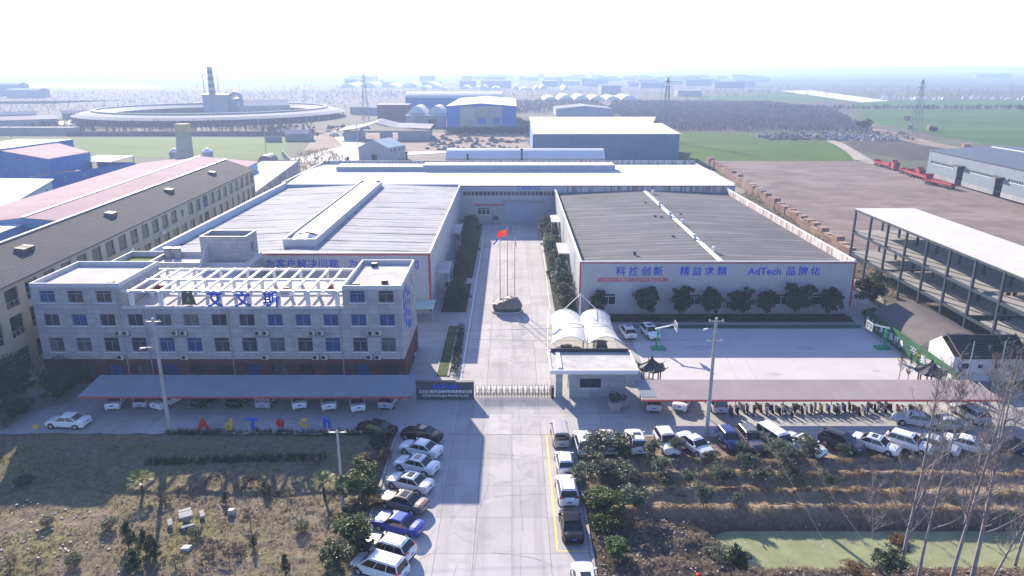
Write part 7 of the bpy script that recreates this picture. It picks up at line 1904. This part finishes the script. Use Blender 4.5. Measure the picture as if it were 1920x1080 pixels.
# pylons
def pylon(x, y, H, w, label):
    t = MB(); n = 9
    for sx in (-1, 1):
        for sy in (-1, 1): t.bar((x + sx * w, y + sy * w, 0), (x + sx * w * .12, y + sy * w * .12, H), .16)
    for k in range(n):
        a, b = w * (1 - .88 * k / n), w * (1 - .88 * (k + 1) / n); z0, z1 = H * k / n, H * (k + 1) / n
        for sx, sy, tx, ty in ((-1, -1, 1, -1), (1, -1, 1, 1), (1, 1, -1, 1), (-1, 1, -1, -1)):
            t.bar((x + sx * a, y + sy * a, z0), (x + tx * b, y + ty * b, z1), .09)
    t.bar((x - w * 1.2, y, H * .86), (x + w * 1.2, y, H * .86), .14); t.bar((x - w * .9, y, H * .94), (x + w * .9, y, H * .94), .14)
    single(t, 'lattice_mast', M_grey, label, 'mast', (x, y, 0))
pylon(-112, 566, 33.4, 2.6, 'lattice mast rising left of the long blue warehouse')
pylon(83, 398, 33.4, 2.6, 'lattice mast beyond the right end of the big blue grey warehouse')
pylon(246, 448, 31.5, 2.6, 'lattice mast in the right hand green field')
pylon(670, 2600, 95, 7, 'very tall distant mast on the hazy skyline')
for x, y, h, l in ((-246, 360, 14, 'thin pole standing in the left green field'), (-108, 320, 11, 'thin pole near the white lane corner'), (-76, 360, 12, 'thin pole beside the white lane by the pale house'), (-88, 440, 11, 'thin pole before the brick block')):
    single(MB().tube([(x, y, 0), (x, y, h)], .16, 6), 'field_pole', M_pole, l, 'pole', (x, y, 0))

# ---------------------------------------------------------------- right side neighbours
gw = thing('warehouse', 'grey blue warehouse with dark roof and open doorways at the right edge', 'building', (170, 220, 0))
M_gcl = mat('grey_blue_cladding', (.20, .235, .285), .55, .07, .3, stripe=(1, .6, .12, .3))
W0, W1 = (152.7, 266.2), (147.5, 150.0)
m_ = MB(); dh = [(19.5, 23.5, .05, 6.2), (41.5, 45.5, .05, 5.6), (65, 69, .05, 5.6), (90, 94, .05, 5.6)]
wall(m_, W0, W1, 1.4, 9.3, [(h[0], h[1], 1.4, h[3]) for h in dh] + [(2, 17, 4.9, 5.9), (25.5, 39.5, 4.9, 5.9), (47.5, 62, 4.9, 5.9), (71, 88, 4.9, 5.9)], .3)
wall(m_, (205, 264), W0, 0, 9.3); m_.poly([(*W1, 0), (205, 150, 0), (205, 150, 9.3), (*W1, 9.3)]); m_.poly([(205, 150, 0), (205, 264, 0), (205, 264, 9.3), (205, 150, 9.3)])
m_.build('wall', M_gcl, gw)
m_ = MB()
for a, b in ((0, 19.5), (23.5, 41.5), (45.5, 65), (69, 90), (94, 116)):
    d_ = (Vector(W1) - Vector(W0)).normalized(); p, q = Vector(W0) + d_ * a, Vector(W0) + d_ * b
    m_.hexa([(p.x - .08, p.y, 0), (q.x - .08, q.y, 0), (q.x + .3, q.y, 0), (p.x + .3, p.y, 0)], [(p.x - .08, p.y, 1.4), (q.x - .08, q.y, 1.4), (q.x + .3, q.y, 1.4), (p.x + .3, p.y, 1.4)])
m_.build('plinth', M_conc2, gw)
for h in ((2, 17, 4.9, 5.9), (25.5, 39.5, 4.9, 5.9), (47.5, 62, 4.9, 5.9), (71, 88, 4.9, 5.9)): window(gw, W0, W1, h, .25, M_glass, 11, None, False, .12)
for h in dh:
    d_ = (Vector(W1) - Vector(W0)).normalized(); p, q = Vector(W0) + d_ * (h[0] - .4), Vector(W0) + d_ * (h[1] + .4)
    MB().hexa([(p.x - 1.6, p.y, h[3] + .1), (q.x - 1.6, q.y, h[3] + .1), (q.x - .01, q.y, h[3] + .1), (p.x - .01, p.y, h[3] + .1)], [(p.x - 1.6, p.y, h[3] + .3), (q.x - 1.6, q.y, h[3] + .3), (q.x - .01, q.y, h[3] + .5), (p.x - .01, p.y, h[3] + .5)]).build('door_canopy', M_dark, gw)
m_ = MB().hexa([(W0[0] - .3, 266.4, 9.31), (W1[0] - .3, 150, 9.31), (176, 150, 11), (176, 265, 11)][::-1], [(W0[0] - .3, 266.4, 9.5), (W1[0] - .3, 150, 9.5), (176, 150, 11.2), (176, 265, 11.2)][::-1])
m_.hexa([(176.003, 265, 11), (176.003, 150, 11), (206, 150, 9.31), (206, 264.2, 9.31)][::-1], [(176.003, 265, 11.2), (176.003, 150, 11.2), (206, 150, 9.5), (206, 264.2, 9.5)][::-1])
rf = m_.build('roof', mat('blue_black_roof_sheet', (.085, .105, .14), .6, .1, .2, stripe=(1, 1, .1, .3)), gw)
MB().box(172, 152, 10.9, 173, 262, 11.15).build('roof_light', M_white, rf)

# red lorries with flat trailers
M_lred = mat('red_lorry_paint', (.36, .045, .045), .45, .1, .4)
def lorry(x, y, a, label, L=12.5, cab=True, sides=1.3):
    t = thing('lorry', label, 'lorry', (x, y, 0), a, 'red lorries on the lane beside the bare lot')
    MB().box(-L, -1.2, 1.15, 0, 1.2, 1.38).build('bed', M_lred, t, local=True)
    m_ = MB(); s_ = sides
    for yy in (-1.25, 1.19): m_.box(-L, yy, 1.385, 0, yy + .06, 1.38 + s_ * .45)
    for k in range(11):
        for yy in (-1.24, 1.18): m_.box(-L + k * (L - .1) / 10, yy - .012, 1.385, -L + k * (L - .1) / 10 + .1, yy + .07, 1.38 + s_)
    m_.box(-L - .06, -1.2, 1.385, -L - .003, 1.2, 1.38 + s_ * .8); m_.box(.003, -1.2, 1.385, .06, 1.2, 1.38 + s_)
    m_.build('side_boards', M_lred, t, local=True)
    MB().box(-L + .5, -.45, .8, 1.0 if cab else -.3, .45, 1.14).build('chassis', M_dark, t, local=True)
    wx = [-L + 1.2, -L + 2.4, -L + 3.6] + ([.2, 3.0] if cab else [-2.0])
    for xx in wx:
        for yy in (-1.1, 1.1): MB().tube([(xx, yy - .16, .52), (xx, yy + .16, .52)], .52, 12).build('wheel', M_black, t, local=True)
    if cab:
        c_ = MB().hexa([(1.2, -1.22, .8), (3.9, -1.22, .6), (3.9, 1.22, .6), (1.2, 1.22, .8)], [(1.25, -1.15, 3.2), (3.55, -1.1, 3.1), (3.55, 1.1, 3.1), (1.25, 1.15, 3.2)]).build('cab', M_lred, t, local=True)
        MB().hexa([(3.78, -1.0, 1.75), (3.82, -1.0, 1.75), (3.82, 1.0, 1.75), (3.78, 1.0, 1.75)], [(3.62, -.98, 2.85), (3.66, -.98, 2.85), (3.66, .98, 2.85), (3.62, .98, 2.85)]).build('windscreen', M_carglass, c_, local=True)
        MB().hexa([(1.4, -1.05, 3.22), (2.6, -1.05, 3.22), (2.6, 1.05, 3.22), (1.4, 1.05, 3.22)], [(1.3, -1.05, 3.85), (1.6, -1.05, 3.85), (1.6, 1.05, 3.85), (1.3, 1.05, 3.85)]).build('wind_deflector', M_lred, c_, local=True)
    return t
p, q = G(1630, 306), G(1760, 344)
lorry(149.0, 284, R(-91), 'farthest red lorry with railed trailer at the corner of the bare lot', 13)
lorry(147.6, 263, R(-93), 'middle red lorry with low flat trailer on the lane', 12, True, .7)
lorry(146.0, 252, R(-94), 'nearest railed red trailer behind the second lorry cab', 15, False, 1.5)
lorry(144.2, 234, R(-85), 'single red low trailer standing apart before the open doorway', 14, False, .6)

M_rub = mat('grey_rubble', (.17, .16, .165), .95, .5, .5)
def heaps(n, box, h, m, seed, name):
    rg = random.Random(seed); mb = MB()
    for k in range(n):
        x = rg.uniform(box[0], box[1]); y = rg.uniform(box[2], box[3]); r = rg.uniform(.8, 2.4); hh = h * rg.uniform(.4, 1)
        rr = [(x + r * rg.uniform(.7, 1.2) * math.cos(j * .9), y + r * rg.uniform(.7, 1.2) * math.sin(j * .9), 0) for j in range(7)]
        mb.hexa(rr, [(x + (p_[0] - x) * .45, y + (p_[1] - y) * .45, hh * rg.uniform(.7, 1.1)) for p_ in rr], 0, (0, 1))
    return tag(mb.build(name, m), kind='stuff')
heaps(70, (142, 165, 404, 428), 1.8, M_rub, 1, 'rubble_heap'); heaps(160, (172, 213, 402, 432), 2.0, mat('pale_rubble', (.28, .27, .28), .95, .5, .5), 2, 'rubble_heap')
heaps(70, (-42, 4, 352, 400), 1.4, M_rub, 3, 'rubble_heap'); heaps(60, (-45, 9, 380, 450), 1.6, mat('brown_spoil', (.20, .165, .14), .95, .4, .4), 4, 'spoil_heap')
heaps(60, (-160, -95, 430, 500), 2.0, mat('brick_spoil', (.18, .13, .12), .95, .4, .4), 5, 'spoil_heap')
heaps(26, (470, 560, 925, 985), 5, M_poly, 6, 'sheeted_heap'); heaps(26, (590, 690, 930, 985), 5, M_poly, 7, 'sheeted_heap')
for x, y, k in ((218, 350, 0), (222, 340, 1), (300, 560, 2), (260, 480, 1), (268, 470, 0)):
    o = bpy.data.objects.new('brick_stack', bsm[k]); COL.objects.link(o); o.location = (x, y, 0); o.scale = (1.6, 1.6, 1.4); o.rotation_euler = (0, 0, k)
    tag(o, 'brick stack standing beside the pink earth lane at right', 'brick stack', 'brick stacks by the earth lane')
for k, (x, y) in enumerate(((-103, 428), (-98, 432), (-106, 438))): car('van', x, y, 20 + 40 * k, 'tiny white van parked at the end of the white lane', group='white vans at the end of the white lane', cat='van')

# bare woods, scrub, hedgerows: far masses nobody could count
def scrub(n, fn, h, m, seed, name='bare_wood', w=1.0):
    rg = random.Random(seed); mb = MB(); c = 0
    while c < n:
        p = fn(rg)
        if p is None: continue
        c += 1; x, y = p; hh = h * rg.uniform(.6, 1.2)
        mb.poly([(x - .12, y, 0), (x + .12, y, 0), (x + .06, y, hh * .5), (x - .06, y, hh * .5)])
        for q in range(7):
            a = rg.uniform(0, 6.28); r = w * rg.uniform(.3, 1.3); z = hh * rg.uniform(.35, 1.0); dx, dy = math.cos(a), math.sin(a)
            mb.poly([(x + dx * .1, y + dy * .1, z - hh * .3), (x + dx * r - dy * .16, y + dy * r + dx * .16, z), (x + dx * r * 1.25, y + dy * r * 1.25, z + hh * .13), (x + dx * r + dy * .16, y + dy * r - dx * .16, z)])
    return tag(mb.build(name, m), kind='stuff')
M_wood1 = mat('bare_wood_twigs', (.22, .195, .19), .95, .3, .1)
M_wood2 = mat('scrub_twigs', (.105, .10, .075), .95, .35, .1)
def inpoly(poly):
    x0, x1 = min(p[0] for p in poly), max(p[0] for p in poly); y0, y1 = min(p[1] for p in poly), max(p[1] for p in poly)
    def f(rg):
        x, y = rg.uniform(x0, x1), rg.uniform(y0, y1); ins = False
        for i in range(len(poly)):
            a, b = poly[i - 1], poly[i]
            if (a[1] > y) != (b[1] > y) and x < (b[0] - a[0]) * (y - a[1]) / (b[1] - a[1]) + a[0]: ins = not ins
        return (x, y) if ins else None
    return f
scrub(13000, inpoly([(86, 462), (222, 452), (228, 470), (300, 690), (290, 850), (120, 880), (90, 700)]), 3.2, M_wood1, 1)
scrub(2600, inpoly([(-20, 650), (90, 640), (100, 900), (-60, 880)]), 3.5, M_wood1, 2)
scrub(4200, inpoly([(-950, 760), (-420, 640), (-150, 740), (-160, 1250), (-1100, 1300)]), 2.6, M_wood1, 3)
scrub(700, inpoly([(-300, 446), (-140, 446), (-130, 500), (-330, 520)]), 4.5, M_wood2, 4)
scrub(500, inpoly([(-40, 440), (10, 440), (10, 457), (-40, 457)]), 3.5, M_wood2, 5)
scrub(900, lambda r_: (r_.uniform(250, 640), r_.uniform(716, 732)), 3.8, mat('hedgerow_green', (.07, .08, .045), .95, .35, .1), 6, 'hedgerow')
scrub(1500, lambda r_: (r_.uniform(-1800, 2600), r_.uniform(1350, 2300)), 9, M_wood1, 7, 'far_trees', 3)
scrub(900, lambda r_: (r_.uniform(-400, 900), r_.uniform(950, 1350)), 7, M_wood1, 8, 'far_trees', 2.2)
scrub(260, inpoly([(62, 118), (70, 118), (76, 225), (68, 225)]), 1.1, M_straw, 9, 'dry_weeds', .6)
scrub(420, inpoly([(150, 405), (222, 402), (240, 450), (150, 440)]), 1.5, M_wood2, 10, 'scrub')
scrub(500, inpoly([(-76, 232), (-64, 232), (-62, 300), (-92, 360), (-100, 340)]), 1.2, M_straw, 11, 'dry_weeds', .7)
for k, (x, y, r, h) in enumerate(((225, 470, 4, 8), (505, 735, 3, 4), (480, 700, 4, 4), (300, 330, 8, 9), (260, 455, 3, 4))):
    tree(x, y, r, h, ('small round dark tree at the tip of the bare wood', 'tree in the hedgerow of the right fields', 'dark clump of bushes in the right field', 'bare brown tree mass behind the grey blue warehouse', 'low tree beside the earth lane')[k], CRR if k == 3 else CR, None, .1, z=0)

scrub(700, lambda r_: (r_.uniform(-4500, 5500), r_.uniform(4200, 6800)), 20, M_wood1, 14, 'far_trees', 14)
# the far town: each block a thing, faint in the haze
rt = random.Random(77)
M_ft = [mat('far_render_pale', (.42, .42, .43), .9, .1, .02), mat('far_render_grey', (.22, .23, .26), .9, .1, .02), mat('far_roof_blue', (.13, .19, .30), .8, .1, .02)]
def far_block(px, Y, w, d, h, k, label, group):
    x, _ = AT(px, 140, Y)
    t = thing('town_block', label, 'building', (x, Y, 0), rt.uniform(-.1, .1), group)
    MB().box(-w / 2, 0, 0, w / 2, d, h).build('wall', M_ft[k % 2], t, local=True)
    MB().hexa([(-w / 2 - .5, -.5, h + .01), (w / 2 + .5, -.5, h + .01), (w / 2 + .5, d + .5, h + .01), (-w / 2 - .5, d + .5, h + .01)], [(-w / 2 - .5, d * .4, h + h * .12 + .8), (w / 2 + .5, d * .4, h + h * .12 + .8), (w / 2 + .5, d * .6, h + h * .12 + .8), (-w / 2 - .5, d * .6, h + h * .12 + .8)]).build('roof', M_ft[2 if k % 3 else 0], t, local=True)
for k in range(84):
    Y = rt.uniform(1600, 3000); px = rt.uniform(640, 1440) if k % 3 else rt.uniform(1000, 1400)
    far_block(px, Y, rt.uniform(18, 60), rt.uniform(14, 30), rt.uniform(5, 15), k, 'pale block of the hazy town on the middle skyline', 'blocks of the hazy far town')
for px, Y, w, h, l in ((1147, 1130, 30, 13, 'pale two storey house standing alone beyond the polytunnels'), (1296, 1050, 34, 8, 'white walled yard building right of the lone pale house'), (1225, 1500, 48, 10, 'long bluish block behind the lone pale house'), (1370, 1500, 60, 11, 'long bluish block at the right end of the near town'), (35, 1000, 44, 10, 'bluish block on the left among bare woods'), (8, 1080, 34, 15, 'taller bluish block at the far left edge'), (1865, 3000, 150, 16, 'long faint block on the right skyline'), (930, 1500, 60, 14, 'pale long house behind the far polytunnels')):
    far_block(px, Y, w, 24, h, 1 if 'blu' in l else 0, l, None)
# ---------------------------------------------------------------- air
hz = MB().box(-7000, -60, -4, 7000, 9000, 46)
hm = bpy.data.materials.new('haze_air')
hm.use_nodes = True
hn = hm.node_tree.nodes
hn.remove(hn['Principled BSDF'])
pv = hn.new('ShaderNodeVolumePrincipled')
pv.inputs['Color'].default_value = (0.50, 0.66, 1.0, 1)
pv.inputs['Density'].default_value = HAZE_D
pv.inputs['Anisotropy'].default_value = 0.25
hm.node_tree.links.new(pv.outputs[0], hn['Material Output'].inputs['Volume'])
tag(hz.build('haze', hm), kind='stuff')
